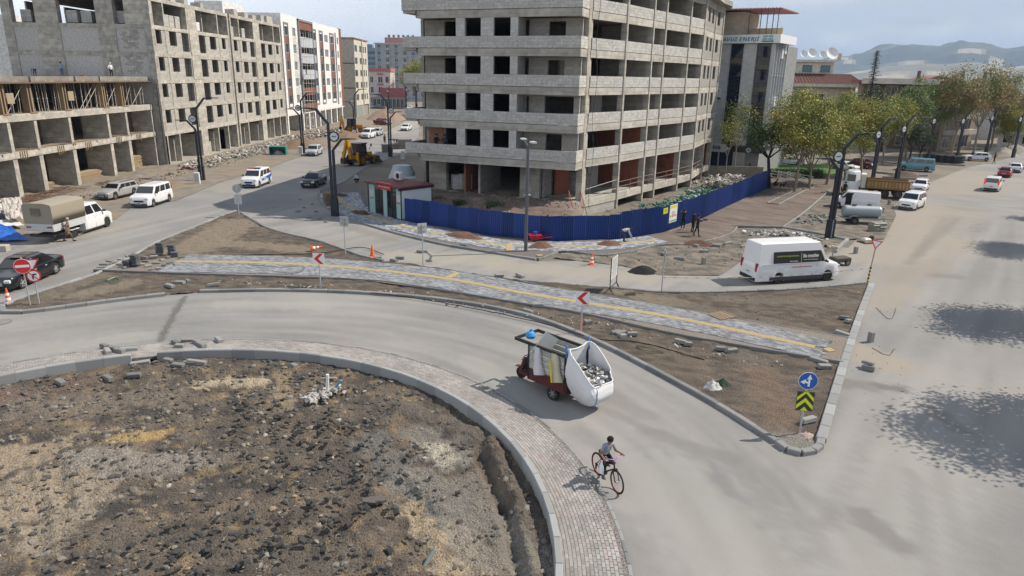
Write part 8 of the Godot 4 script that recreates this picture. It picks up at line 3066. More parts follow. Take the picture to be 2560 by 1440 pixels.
func build_bicycle() -> void:
	var A: Vector3 = V(3.19,0,-17.53)
	var B: Vector3 = V(2.71,0,-18.58)
	var d := (A - B).normalized()
	var o := thing("bicycle", "black mountain bicycle with red rims and a pink handlebar ridden by a boy", "bicycle", (A + B) / 2, atan2(-d.z, d.x))
	var r := .335
	var dk := K(.015,.015,.016)
	for x in [.54, -.54]:
		var t := pen(dk)
		var rim := pen(K(.25,.03,.035))
		var n := 28
		for i in n:
			var a := TAU * i / n
			var b := TAU * (i + 1) / n
			var p := V(x + cos(a) * r, r + sin(a) * r, 0)
			var q := V(x + cos(b) * r, r + sin(b) * r, 0)
			t.cyl(p, q, .026, .026, 6, false)
			var c := V(x,r,0)
			rim.cyl(c + (p - c) * .915, c + (q - c) * .915, .013, .013, 5, false)
		var wh := put(t, "wheel", M.rubber, o)
		put(rim, "rim", M.paint, wh)
		var sp := pen(K(.3,.3,.3))
		for i in 18:
			var a := TAU * i / 18
			sp.cyl(V(x,r,.02 if i % 2 else -.02), V(x + cos(a) * r * .91, r + sin(a) * r * .91, 0), .0028, .0028, 3, false)
		sp.cyl(V(x,r,-.05), V(x,r,.05), .025, .025, 8)
		put(sp, "spokes", M.steel, wh)
	var f := pen(dk)
	var bb := V(-.12,.3,0)
	var st := V(-.3,.78,0)
	var hd := V(.32,.84,0)
	var hd2 := V(.37,.68,0)
	for e in [[bb, st, .02], [bb, hd2, .025], [st.lerp(bb, .1), hd, .022], [hd2, hd + V(-.02,.06,0), .025]]:
		f.cyl(e[0], e[1], e[2], e[2], 8)
	for z in [-.06, .06]:
		f.cyl(V(-.54,r,z), bb + V(0,0,z * .5), .012, .012, 6)
		f.cyl(V(-.54,r,z), st.lerp(bb, .15) + V(0,0,z * .4), .012, .012, 6)
	put(f, "frame", M.paint, o)
	var fk := pen(dk).box(hd2 + V(.015,-.02,0), V(.05,.04,.16))
	for z in [-.07, .07]:
		fk.cyl(hd2 + V(.02,-.02,z), V(.54,r,z), .02, .016, 8)
	put(fk, "fork", M.paint, o)
	put(pen(K(.5,.16,.5)).tube([V(.22,1.0,-.31), V(.3,.98,-.12), V(.3,.94,.0), V(.3,.98,.12), V(.22,1.0,.31)], .014, 7).cyl(hd, V(.3,.95,0), .02, .02, 7), "handlebar", M.paint, o)
	for z in [-.26, .26]:
		put(pen(dk).cyl(V(.24,.995,z), V(.215,1.0,z * 1.35), .018, .018, 7), "grip", M.rubber, o)
	put(pen(dk).loft([[V(-.46,.86,-.07), V(-.46,.89,0), V(-.46,.86,.07), V(-.46,.83,0)], [V(-.3,.86,-.05), V(-.3,.885,0), V(-.3,.86,.05), V(-.3,.83,0)], [V(-.17,.85,-.02), V(-.17,.865,0), V(-.17,.85,.02), V(-.17,.84,0)]]).cyl(st, st + V(-.02,.08,0), .014, .014, 6), "saddle", M.cloth, o)
	var ck := pen(K(.06,.06,.06)).cyl(bb - V(0,0,.03), bb + V(0,0,.05), .09, .09, 14)
	ck.cyl(bb + V(0,0,.06), bb + V(.12,-.12,.07), .012, .012, 6).cyl(bb - V(0,0,.06), bb + V(-.12,.12,-.07), .012, .012, 6)
	ck.box(bb + V(.12,-.12,.12), V(.09,.02,.1)).box(bb + V(-.12,.12,-.12), V(.09,.02,.1))
	put(ck, "crank", M.steel, o)
	put(pen(dk).cyl(V(-.54,r,.03), V(-.54,r,.07), .05, .05, 10).box(V(-.53,.24,.07), V(.05,.12,.03)), "derailleur", M.matte, o)
	var sack := thing("shopping_bag", "small white plastic bag hanging from the boy's right handlebar grip", "bag", o.position, o.rotation.y)
	var rings := []
	for k in 6:
		var y := .93 - k * .085
		var w := .03 + .1 * smoothstep(0, 3, k)
		rings.append([V(.18 - w,y,.33), V(.18,y,.33 + w * .35), V(.18 + w,y,.33), V(.18,y,.33 - w * .35)])
	put(pen(K(.72,.73,.74)).loft(rings), "bag", M.sack, sack)


# ------------------------------------------------------------------ people: one continuous surface round a posed skeleton
func mid_joint(a: Vector3, b: Vector3, la: float, lb: float, hint: Vector3) -> Vector3:
	var d := b - a
	var l := clampf(d.length(), .05, (la + lb) * .999)
	var n := d.normalized()
	var h := (hint - n * hint.dot(n)).normalized()
	var x := (la * la - lb * lb + l * l) / (2.0 * l)
	return a + n * x + h * sqrt(maxf(.0, la * la - x * x))


# bones: [from, to, radius, radius, colour]
func skin_over(bones: Array, cell: float) -> Mb:
	var lo := V(1e9,1e9,1e9)
	var hi := -lo
	for b in bones:
		var r := Vector3.ONE * (maxf(b[2], b[3]) + cell * 3.0)
		lo = lo.min(b[0] - r).min(b[1] - r)
		hi = hi.max(b[0] + r).max(b[1] + r)
	var n := Vector3i(((hi - lo) / cell).ceil()) + Vector3i.ONE
	var f := PackedFloat32Array()
	f.resize(n.x * n.y * n.z)
	f.fill(1.0)
	var near := PackedFloat32Array(f)
	var who := PackedByteArray()
	who.resize(f.size())
	for bi in bones.size():
		var b: Array = bones[bi]
		var A: Vector3 = b[0]
		var d: Vector3 = b[1] - A
		var dd := maxf(d.length_squared(), 1e-6)
		var r := Vector3.ONE * (maxf(b[2], b[3]) + cell * 2.5)
		var c0 := Vector3i(((A.min(b[1]) - r - lo) / cell).floor()).max(Vector3i.ZERO)
		var c1 := Vector3i(((A.max(b[1]) + r - lo) / cell).ceil()).min(n - Vector3i.ONE)
		for z in range(c0.z, c1.z + 1):
			for y in range(c0.y, c1.y + 1):
				for x in range(c0.x, c1.x + 1):
					var p := lo + V(x,y,z) * cell - A
					var t := clampf(p.dot(d) / dd, .0, 1.0)
					var s: float = (p - d * t).length() - lerpf(b[2], b[3], t)
					var i := (z * n.y + y) * n.x + x
					if s < near[i]:
						near[i] = s
						who[i] = bi
					var k := .035
					var h := maxf(k - absf(s - f[i]), .0) / k
					f[i] = minf(s, f[i]) - h * h * k * .25
	var m := Mb.new()
	var idx := {}
	var off := [0, 1, n.x, n.x + 1, n.x * n.y, n.x * n.y + 1, n.x * n.y + n.x, n.x * n.y + n.x + 1]
	for z in n.z - 1:
		for y in n.y - 1:
			for x in n.x - 1:
				var i := (z * n.y + y) * n.x + x
				var inside := 0
				for o in off:
					if f[i + o] < .0:
						inside += 1
				if inside == 0 or inside == 8:
					continue
				var p := Vector3.ZERO
				var c := 0
				for e in [[0, 1], [2, 3], [4, 5], [6, 7], [0, 2], [1, 3], [4, 6], [5, 7], [0, 4], [1, 5], [2, 6], [3, 7]]:
					var a := f[i + off[e[0]]]
					var b := f[i + off[e[1]]]
					if (a < .0) != (b < .0):
						var t := a / (a - b)
						var u := V(e[0] & 1, (e[0] >> 1) & 1, e[0] >> 2)
						var w := V(e[1] & 1, (e[1] >> 1) & 1, e[1] >> 2)
						p += u.lerp(w, t)
						c += 1
				idx[i] = m.v.size()
				m.v.append(lo + (V(x,y,z) + p / c) * cell)
				var g := V(f[i + 1] - f[i],f[i + n.x] - f[i],f[i + n.x * n.y] - f[i])
				m.n.append(g.normalized() if g.length() > 1e-6 else Vector3.UP)
				m.c.append(bones[who[i]][4])
	var add := [1, n.x, n.x * n.y]
	for i in idx:
		for ax in 3:
			var a := f[i]
			var b := f[i + add[ax]]
			if (a < .0) == (b < .0):
				continue
			var u: int = add[(ax + 1) % 3]
			var w: int = add[(ax + 2) % 3]
			if not (idx.has(i - u) and idx.has(i - w) and idx.has(i - u - w)):
				continue
			var q := [idx[i], idx[i - u], idx[i - u - w], idx[i - w]]
			if a < .0:
				m.ix.append_array(PackedInt32Array([q[0], q[2], q[1], q[0], q[3], q[2]]))
			else:
				m.ix.append_array(PackedInt32Array([q[0], q[1], q[2], q[0], q[2], q[3]]))
	return m


func person(label: String, at: Vector3, turn: float, c: Dictionary, p := {}, cell := .03) -> Node3D:
	var o := thing("person", label, "person", at, turn)
	var k: float = p.get("k", 1.0)
	var hip := V(p.get("back", .0), p.get("hip", .92) * k, 0)
	var lean: float = p.get("lean", .04)
	var up := V(sin(lean), cos(lean), 0)
	var fw := V(cos(lean), -sin(lean), 0)
	var zz := V(0,0,1)
	var chest := hip + up * .3 * k
	var sh := hip + up * .49 * k
	var neck := hip + up * .57 * k
	var hl: float = lean * p.get("head", .5)
	var hu := V(sin(hl), cos(hl), 0)
	var hf := V(cos(hl), -sin(hl), 0)
	var head := neck + hu * .15 * k + hf * .02 * k
	var skin: Color = c.get("skin", K(.3,.17,.11))
	var top: Color = c.top
	var leg: Color = c.leg
	var arm: Color = top if c.get("sleeves", true) else skin
	var shoe: Color = c.get("shoe", K(.03,.03,.03))
	var bones := [[hip - zz * .07 * k, hip + zz * .07 * k, .115 * k, .115 * k, leg], [hip + up * .08 * k, chest, .125 * k, .135 * k, top], [chest - zz * .05 * k, chest + zz * .05 * k, .12 * k, .12 * k, top], [sh - zz * .13 * k, sh + zz * .13 * k, .075 * k, .075 * k, top], [sh, neck, .06 * k, .05 * k, skin], [neck, head, .05 * k, .06 * k, skin], [head - hu * .03 * k, head + hu * .04 * k, .085 * k, .095 * k, skin], [head + hf * .085 * k, head + hf * .1 * k - hu * .02 * k, .016 * k, .02 * k, skin]]
	var extra := Mb.new()
	for s in [-1, 1]:
		var hj = hip + zz * .09 * k * s
		var ft: Vector3 = p.get("lf" if s < 0 else "rf", V(.0,0,.11 * s))
		var ank := ft + V(-.03,.08,0) * k
		var knee := mid_joint(hj, ank, .43 * k, .42 * k, V(1,.15,.12 * s))
		bones.append_array([[hj, knee, .088 * k, .06 * k, leg], [knee, ank, .062 * k, .042 * k, leg if c.get("trousers", true) else skin], [ank - V(.02,.03,0) * k, ft + V(.14,.035,.02 * s) * k, .045 * k, .034 * k, shoe]])
		var sj = sh + zz * .17 * k * s
		var hd: Vector3 = p.get("lh" if s < 0 else "rh", V(.06,.8 * k,.27 * k * s))
		var el := mid_joint(sj, hd, .29 * k, .27 * k, p.get("elbow", V(-.7,-.3,.6 * s)))
		bones.append_array([[sj, el.lerp(sj, .4), .056 * k, .047 * k, top], [el.lerp(sj, .4), el, .046 * k, .04 * k, arm], [el, hd, .04 * k, .028 * k, arm], [hd, hd + (hd - el).normalized() * .06 * k, .03 * k, .034 * k, skin]])
		# four fingers and a thumb, a little curled
		var dir := (hd - el).normalized()
		var across := dir.cross(Vector3.UP if absf(dir.y) < .8 else Vector3.RIGHT).normalized()
		var curl := across.cross(dir).normalized() * (1.0 if across.cross(dir).y < 0 else -1.0)
		extra.paint(skin)
		for fi in 4:
			var b0 := hd + dir * .085 * k + across * (fi - 1.5) * .019 * k
			var b1 = b0 + (dir * .8 + curl * .5) * [.034, .04, .038, .03][fi] * k
			extra.cyl(b0, b1, .0095 * k, .009 * k, 5, false).cyl(b1, b1 + (dir * .25 + curl) * .03 * k, .009 * k, .007 * k, 5)
		var t0 = hd + dir * .03 * k - across * .03 * k * s
		extra.cyl(t0, t0 + (dir * .6 - across * .7 * s + curl * .3) * .05 * k, .011 * k, .008 * k, 5)
		extra.paint(skin * .95).box(head + zz * .095 * s * k, V(.035,.055,.02) * k)
		extra.paint(K(.02,.015,.012)).box(head + hf * .089 * k + hu * .012 * k + zz * .034 * s * k, V(.012,.014,.03) * k)
	extra.paint(skin * .6).box(head + hf * .086 * k - hu * .05 * k, V(.012,.01,.045) * k)
	if c.has("shirt"):
		bones.append([hip + up * .15 * k + fw * .105 * k, sh + fw * .05 * k, .045 * k, .04 * k, c.shirt])
	if c.has("coat"):
		for s in [-1, 1]:
			bones.append([hip + zz * .06 * s * k, hip + V(.0,-.3,.1 * s) * k, .125 * k, .13 * k, top])
	var m := skin_over(bones, cell * k)
	var base := m.v.size()
	for i in extra.ix:
		m.ix.append(base + i)
	m.v.append_array(extra.v)
	m.n.append_array(extra.n)
	m.c.append_array(extra.c)
	put(m, "body", M.cloth, o)
	if c.has("hair"):
		var hb := pen(c.hair)
		var rings := []
		var a2 := (hu - hf * .32).normalized()
		var e1 := a2.cross(zz).normalized()
		for r in [[.1, -.02], [.114, .03], [.108, .08], [.075, .125], [.015, .15]]:
			var ring := []
			for i in 12:
				ring.append(head + (a2 * r[1] + (e1 * cos(TAU * i / 12.0) + zz * sin(TAU * i / 12.0)) * r[0] * (1.0 + .03 * sin(i * 5.0))) * k)
			rings.append(ring)
		put(hb.loft(rings), c.get("cover", "hair"), M.cloth, o)
	return o


func build_people() -> void:
	var dark := K(.012,.012,.015)
	var black := {"top": dark, "leg": K(.015,.015,.017), "hair": dark}
	var bike: Node3D = get_node("bicycle")
	# the boy on the bicycle
	person("boy in a grey t-shirt and black trousers riding the bicycle", bike.position, bike.rotation.y, {"top": K(.27,.285,.34), "leg": K(.012,.012,.014), "hair": K(.012,.01,.01), "sleeves": false, "skin": K(.27,.135,.085), "shoe": K(.1,.095,.09), "shirt": K(.42,.43,.46)}, {"k": .9, "hip": .98, "back": -.25, "lean": .52, "head": .45, "lf": V(-.24,.43,-.13), "rf": V(.0,.19,.13), "lh": V(.21,1.03,-.31), "rh": V(.21,1.03,.31), "elbow": V(-.5,-.25,.0)}, .02)
	# man walking past the lorry
	person("elderly man in a brown suit and blue shirt walking past the covered lorry", V(-31.29,0,-47.15), .55, {"top": K(.17,.125,.085), "leg": K(.16,.11,.08), "hair": K(.4,.3,.25), "shirt": K(.03,.05,.28), "coat": true}, {"lean": .14, "lf": V(-.28,.02,-.1), "rf": V(.3,.0,.1), "lh": V(.1,.86,-.3), "rh": V(-.08,.84,.3), "k": .98, "hip": .88})
	person("man in a white shirt and jeans at the far left edge of the road", V(-40.1,0,-52.93), .3, {"top": K(.62,.62,.62), "leg": K(.09,.12,.17), "hair": K(.45,.44,.42), "cover": "cap", "shoe": K(.5,.5,.5)}, {"lf": V(-.18,0,-.1), "rf": V(.2,0,.1), "lean": .1})
	# workers on the podium roof and in the frame block
	var bent := {"hip": .86, "lean": 1.55, "head": .9, "lh": V(.55,.25,-.15), "rh": V(.6,.25,.15), "back": -.2}
	person("worker bent double on the podium roof, dark trousers", V(-57.0,10.68,-85.0), 2.6, {"top": K(.16,.18,.21), "leg": K(.04,.05,.06), "hair": K(.3,.3,.3), "cover": "cap"}, bent, .04)
	person("worker in a light blue shirt facing the end wall on the podium roof", V(-54.0,10.68,-85.4), PI / 2, {"top": K(.2,.28,.4), "leg": K(.09,.12,.2), "hair": K(.05,.04,.04)}, {}, .04)
	person("worker in a white shirt at the right end of the podium roof", V(-48.0,10.68,-85.2), 2.4, {"top": K(.66,.66,.68), "leg": dark, "hair": K(.5,.5,.5), "cover": "cap"}, {"lh": V(.2,1.0,-.2)}, .04)
	person("dark figure standing in the second opening of the top storey", V(-53.7,16.83,-88.6), .3, black, {"lh": V(.2,1.3,-.3)}, .04)
	person("worker climbing on the scaffold tower of the white building", V(-42.1,11.43,-144.6), PI, black, {}, .045)
	# along the left road and at the paved corner
	person("woman in a white blouse and long black skirt beside the large lamp", V(-19.17,0,-72.1), -2.0, {"top": K(.6,.61,.64), "leg": dark, "hair": dark, "cover": "headscarf"}, {"k": .95}, .035)
	person("man in a pale shirt squatting by the edge of the new paving", V(-17.6,0,-77.19), 2.6, {"top": K(.5,.51,.54), "leg": dark, "hair": K(.5,.5,.5), "cover": "cap"}, {"hip": .34, "lean": .6, "back": -.15, "lh": V(.4,.3,-.15), "rh": V(.45,.25,.1)}, .035)
	person("man in a red jacket standing in the far left road", V(-22.52,0,-121.18), 1.2, {"top": K(.3,.04,.04), "leg": dark, "hair": dark}, {}, .045)
	person("bending worker in black by the slab stacks, left one", V(-21.57,0,-122.11), .2, black, bent, .045)
	person("bending worker in dark clothes by the slab stacks, right one", V(-20.57,0,-121.56), 2.9, {"top": K(.08,.09,.1), "leg": dark, "hair": dark}, bent, .045)
	# on the first balcony
	var bal := wall_axes(V(6.15,0,-60.05), V(-.375,0,.927))
	person("dark clothed man on the lowest balcony, left of the other", bal * V(-13.4,4.85,2.1), -1.2, black, {"lh": V(.2,1.2,-.1)}, .04)
	person("man in dark blue on the lowest balcony, right of the other", bal * V(-12.5,4.85,2.1), -2.0, {"top": K(.025,.035,.07), "leg": dark, "hair": dark}, {"rh": V(.2,1.4,.1)}, .04)
	# at the blue fence
	person("man in black with his hands behind his head before the white notice", V(13.65,0,-54.38) + V(0,.09,0), 1.0, black.merged({"shoe": K(.5,.5,.5)}), {"k": .94, "lh": V(-.08,1.5,-.16), "rh": V(-.08,1.5,.16), "elbow": V(.1,.1,.0)}, .03)
	person("man in black standing second of the three at the fence", V(14.22,0,-53.53) + V(0,.09,0), .3, black, {"k": .95}, .03)
	person("man in dark clothes filming with a camera, nearest of the three at the fence", V(14.21,0,-52.11) + V(0,.09,0), -.2, {"top": K(.018,.018,.028), "leg": dark, "hair": dark}, {"k": .96, "lf": V(-.22,0,-.12), "rf": V(.18,0,.12), "lh": V(.38,1.26,-.1), "rh": V(.4,1.28,.1)}, .03)
	var cam := tag(put(pen(dark).box(Vector3.ZERO, V(.2,.13,.13)).cyl(V(.1,0,0), V(.24,0,0), .05, .055, 8), "video_camera", M.matte), "small black camera held by the man at the fence", "camera")
	cam.position = V(14.21,0,-52.11) + V(.46,1.4,.1)
	cam.rotation.y = -.2
	person("paver in a pale shirt bending over the new blocks before the fence", V(8.23,0,-49.63) + V(0,.12,0), .1, {"top": K(.5,.51,.5), "leg": K(.06,.065,.075), "hair": dark}, bent.merged({"lean": 1.25, "k": .92}, true), .03)
	person("worker in beige bent over a barrow behind the white van", V(22.04,0,-46.04), PI - .4, {"top": K(.42,.38,.31), "leg": K(.4,.36,.29), "hair": dark}, bent.merged({"k": .95}, true), .03)
	person("man in black squatting with a dog under the locust tree", V(30.07,0,-79.29), -.4, black, {"hip": .36, "lean": .6, "back": -.15, "k": .9, "lh": V(.4,.4,-.1), "rh": V(.42,.35,.1)}, .04)
	person("dark figure before the bank entrance", V(30.12,0,-88.69), 1.0, black, {"k": .9}, .045)
	person("driver in black beside the open door of the dump truck", V(35.23,0,-73.19), .6, black, {"k": .92}, .04)
	person("man in black walking on the far right road", V(74.81,0,-108.64), 2.2, black, {"k": .95, "lf": V(-.2,0,-.1), "rf": V(.2,0,.1), "rh": V(.1,1.1,.3)}, .045)
	var tr: Node3D = get_node("cargo_tricycle")
	person("driver in black sitting on the tricycle behind its handlebar", tr.position, tr.rotation.y, black, {"hip": .78, "back": .42, "lean": .1, "lf": V(.8,.44,-.15), "rf": V(.8,.44,.15), "lh": V(.7,1.07,-.38), "rh": V(.7,1.07,.38)}, .03)
	# dog
	var dg := thing("dog", "dark dog standing beside the squatting man under the trees", "dog", V(30.6,0,-78.45), .2)
	var bl := [[V(-.22,.45,0), V(.05,.43,0), .09, .11, dark], [V(.05,.43,0), V(.22,.45,0), .12, .1, dark], [V(.24,.5,0), V(.36,.66,0), .07, .06, dark], [V(.36,.68,0), V(.52,.64,0), .065, .03, dark], [V(-.3,.48,0), V(-.48,.62,0), .025, .015, dark]]
	for z in [-.07, .07]:
		bl.append_array([[V(.2,.4,z), V(.2,.2,z), .05, .03, dark], [V(.2,.2,z), V(.22,.02,z), .028, .026, dark], [V(-.24,.42,z), V(-.18,.26,z), .07, .04, dark], [V(-.18,.26,z), V(-.28,.16,z), .035, .026, dark], [V(-.28,.16,z), V(-.25,.02,z), .025, .026, dark], [V(.35,.74,z * .7), V(.34,.79,z * .8), .02, .01, dark]])
	put(skin_over(bl, .025), "body", M.cloth, dg)


# ------------------------------------------------------------------ loose things on the ground
func heap(called: String, label: String, at: Vector3, rx: float, rz: float, h: float, col: Color, turn := .0, cat := "soil heap") -> void:
	var t := Transform3D(Basis(Vector3.UP, turn), at)
	var rings := []
	for k in 9:
		var f := k / 8.0
		var ring := []
		for i in 30:
			var a := TAU * i / 30
			var w := 1.0 + .16 * n_mid.get_noise_2d(cos(a) * 1.6 + at.x, sin(a) * 1.6 + at.z)
			var y := h * pow(cos(f * PI / 2), 1.25) * (1.0 + (1.1 if h < .3 else .3) * n_mid.get_noise_2d(cos(a) * f * 2.0 + at.z, sin(a) * f * 2.0)) + .05 * h * n_fine.get_noise_2d(cos(a) * f * rx, sin(a) * f * rz)
			ring.append(V(cos(a) * rx * f * w, y - .03 * f, sin(a) * rz * f * w))
		rings.append(ring)
	var o := put(pen(col).loft(rings, true, false), called, M.earth)
	o.transform = t
	tag(o, label, cat)


# kerb stones lying about: [place, turn, length, tilt]
func loose_blocks(label: String, spots: Array, y := .08, s := Vector3(.5, .16, .22)) -> void:
	for q in spots:
		var k := vary(K(.27,.27,.265), .3)
		var l: float = s.x * rr(.6, 1.5)
		var o := put(pen(k).block(Vector3.ZERO, V(l,s.y,s.z), .02), "kerb_block", M.paver)
		o.position = g3(q, y + s.y / 2)
		o.rotation = V(rr(-.15, .15), rr(-.9, .6), rr(-.12, .12))
		tag(o, label, "kerb block", "loose kerb blocks")


func sheet_cloth(called: String, label: String, quad: Array, h: Array, col: Color, crease: float, cat := "tarpaulin") -> void:
	var b := pen(col)
	var n := 14
	var rows := []
	for j in n + 1:
		var row := []
		for i in n + 1:
			var u := float(i) / n
			var v := float(j) / n
			var a: Vector2 = quad[0].lerp(quad[1], u).lerp(quad[3].lerp(quad[2], u), v)
			var y := lerpf(lerpf(h[0], h[1], u), lerpf(h[3], h[2], u), v) + crease * (n_mid.get_noise_2d(a.x * 1.6, a.y * 1.6) + .7 * n_fine.get_noise_2d(a.x * .8, a.y * .8)) + crease * .7
			row.append(V(a.x, maxf(y, .02), a.y))
		rows.append(row)
	for j in n:
		for i in n:
			b.quad(rows[j][i], rows[j][i + 1], rows[j + 1][i + 1], rows[j + 1][i])
	if b.n[0].y < 0:
		for i in b.n.size():
			b.n[i] = -b.n[i]
		b.ix.reverse()
	tag(put(b, called, M.sack), label, cat)


func wire(called: String, label: String, pts: Array, r: float, col: Color, y := .12, cat := "cable") -> void:
	var path := []
	for q in smooth_line(pts, .4):
		path.append(V(q.x, y + .04 * n_mid.get_noise_2d(q.x, q.y), q.y))
	tag(put(pen(col).tube(path, r, 5), called, M.rubber), label, cat)


func debris(called: String, label: String, pts: Array, w: float, count: int, h: float, cols: Array, size: float, cat := "rubble") -> void:
	var b := Mb.new()
	var c := Curve2D.new()
	for q in pts:
		c.add_point(q)
	for i in count:
		var q := c.sample_baked(rr(0, c.get_baked_length())) + U(rng.randfn() * w, rng.randfn() * w * .7)
		var s := size * rr(.35, 1.3)
		b.at(Transform3D(Basis.from_euler(V(rr(-.6, .6), rr(0, TAU), rr(-.6, .6))), V(q.x, rr(.02, h), q.y)))
		b.paint(vary(cols[rng.randi() % cols.size()], .25))
		if i % 4 == 0 and h > .1:
			b.box(Vector3.ZERO, V(s * 2.6,s * .14,s * .4))
		else:
			b.block(Vector3.ZERO, V(s, s * rr(.25, .6), s * rr(.5, .9)), s * .12)
	var o := put(b, called, M.paver)
	tag(o, label, cat)
	o.set_meta("kind", "stuff")


func build_clutter() -> void:
	# kerb blocks lying about
	loose_blocks("loose grey kerb block lying by the gap in the roundabout ring, outside it", L2([-17.66,-27.71,-17.12,-27.46,-16.73,-27.21,-17.2,-27.14,-16.43,-27.36,-14.83,-28.27,-14.42,-28.53,-13.95,-28.36,-13.63,-28.09,-13.07,-28.64,-14.46,-27.86]), .07)
	loose_blocks("loose kerb block on the dug earth below the gap in the ring", L2([-15.91,-24.86,-15.04,-25.17,-15.43,-26.36,-14.43,-26.7,-13.78,-26.23,-13.39,-26.45,-17.52,-24.42,-9.01,-26.36]), -.12)
	loose_blocks("long pale kerb block tipped beside the gap in the ring", L2([-13.11,-26.47]), -.1, V(.7,.18,.22))
	loose_blocks("loose kerb block at the broken end of the left island kerb", L2([-19.12,-36.64,-18.86,-37.28,-18.56,-37.61,-16.82,-37.01]), .07)
	loose_blocks("loose kerb block on the strip behind the tricycle", L2([3.78,-31.86,4.97,-30.49,5.18,-30.4,5.7,-30.32,5.22,-30.04,.84,-33.32,1.39,-34.31]), .08)
	loose_blocks("loose kerb block or slab near the walkway's right end", L2([13.24,-26.81,13.26,-27.45,16.98,-33.15,16.96,-32.67,15.83,-30.83,7.75,-29.41,8.05,-29.13,9.36,-28.62,9.84,-28.41,10.6,-21.99]), .1)
	loose_blocks("loose kerb block beside the channel road", L2([-7.69,-43.1,-7.42,-43.84,-8.94,-43.52,-2.64,-50.88,-8.79,-52.34,.47,-40.08,-.79,-40,-6.34,-45.64,-3.47,-47.6,-3.15,-47.03]), .04)
	loose_blocks("loose block in the broken strip behind the white van", L2([11.3,-44.96,13.49,-47.11,14.83,-48.88,15.95,-49.72,16.84,-48.79,13.34,-48.76,19.67,-53.69,20.29,-52.74,10.43,-45.98]), .06)
	loose_blocks("paving block crumb scattered beside the pallet stack", L2([-18.88,-61.26,-18.63,-62.91,-17.31,-59.48,-17.23,-56.8,-16.12,-56.39,-15.29,-55.15,-18.84,-59.34,-20.46,-65.31]), .02, V(.3,.1,.15))
	for q in [[V(16.86,0,-30.2), "upright kerb block beside the right road, by the walkway's end"], [V(24.42,0,-47.68), "upright kerb block on the dusty ground left of the yield sign"], [V(12.57,0,-43.8), "upright kerb block on the rough strip left of the white van"], [V(37.68,0,-68.63), "upright pale block by the white panel van's rear"]]:
		var o := put(pen(K(.25,.25,.25)).block(V(0,.25,0), V(.24,.5,.2), .02), "kerb_block", M.paver)
		o.position = q[0]
		o.rotation.y = .5
		tag(o, q[1], "kerb block", "loose kerb blocks")
	loose_blocks("two grey blocks, one on the other, on the right road near the walkway", L2([15.14,-26.9]), .0, V(.55,.2,.25))
	loose_blocks("two grey blocks, one on the other, on the right road near the walkway", L2([15.19,-27.07]), .2, V(.5,.12,.2))
	# stacks of new paving blocks at the unfinished left end of the walkway
	var k := 0
	for q in [[V(-23.51,0,-40.37), 4], [V(-23.06,0,-40.49), 7], [V(-23.1,0,-43.65), 7], [V(-22.34,0,-43.6), 6], [V(-21.83,0,-42.91), 3]]:
		var t := thing("paving_stack", ["low stack of dark paving blocks on the walkway's left end", "tall leaning stack of dark blocks at the walkway's left end", "stack of dark blocks at the rear left of the walkway", "stack of dark blocks right of the rear left one", "short stack of dark blocks, rightmost at the walkway's rear"][k], "block stack", q[0] + V(0,.15,0), rr(-.3, .3), "stacks of paving blocks")
		k += 1
		for j in q[1]:
			put(pen(vary(K(.13,.14,.155), .25)).box(V(rr(-.05, .05), .055 + j * .1, rr(-.03, .03)), V(.42,.095,.3)), "paving_block", M.paver, t)
	loose_blocks("loose dark paving block on the unfinished left end of the walkway", L2([-24.15,-40.7,-23.48,-40.01,-23.73,-41.29,-23.72,-41.97,-22.92,-40.78,-22.98,-41.54,-22.26,-40.46,-23.08,-42.72,-22.14,-41.21,-22.15,-41.89,-21.44,-40.7,-22.11,-42.59,-23.55,-42.48,-21.76,-39.77,-21.38,-39.97,-21.35,-41.27,-20.81,-40.93,-21.24,-42.65,-24.81,-41.9,-24.71,-41.04,-24.69,-42.61,-24.51,-43.13,-25.1,-40.63,-25.16,-41.39]), .14, V(.34,.1,.2))
	# pallets
	var pb := func(o: Node3D, y: float) -> void:
		var b := pen(vary(K(.27,.2,.13), .2))
		for i in 3:
			b.box(V(0, y + .05, (i - 1) * .42), V(1.1,.08,.09))
		for i in 6:
			b.paint(vary(K(.3,.22,.15), .25)).box(V((i - 2.5) * .2, y + .105, 0), V(.13,.025,1.0))
		put(b, "pallet", M.wood, o)
	var t := thing("pallet_stack", "stack of worn wooden pallets on the new paving by the kerb", "pallets", V(-16.78,0,-62.47), .5)
	for j in 9:
		pb.call(t, .13 + j * .125)
	t = thing("wooden_pallet", "single pale pallet lying on the island by the walkway's far edge", "pallet", V(10.74,0,-33.12) + V(0,.08,0), .5)
	pb.call(t, .0)
	t = thing("bag_pallet", "small pallet with a white bag and a dark tin right of the bent worker", "pallet", V(27.07,0,-51.36), .3)
	pb.call(t, .0)
	put(pen(K(.55,.54,.52)).block(V(-.15,.24,0), V(.6,.22,.5), .08), "white_bag", M.sack, t)
	put(pen(K(.05,.05,.05)).cyl(V(.35,.12,0), V(.35,.5,0), .17, .17, 10), "tin", M.matte, t)
	t = thing("cement_bags", "stack of greenish cement bags on the dusty ground below the tank trailer", "bags", V(29.93,0,-55.6), .15)
	for j in 5:
		for i in 2:
			put(pen(vary(K(.25,.26,.2), .15)).block(V((i - .5) * .62 + rr(-.05, .05), .09 + j * .15, rr(-.04, .04)), V(.6,.15,.75), .06), "bag", M.sack, t)
	# heaps
	var brown := K(.2,.115,.075)
	heap("soil_heap", "long brown bedding sand heap on the pavement left of the grey lamp", V(-3.66,0,-50.25) + V(0,.1,0), 1.9, .75, .4, brown, -.5)
	heap("soil_heap", "brown bedding sand heap just right of the grey lamp", V(1.99,0,-47.42) + V(0,.1,0), 1.1, .55, .42, brown, .2)
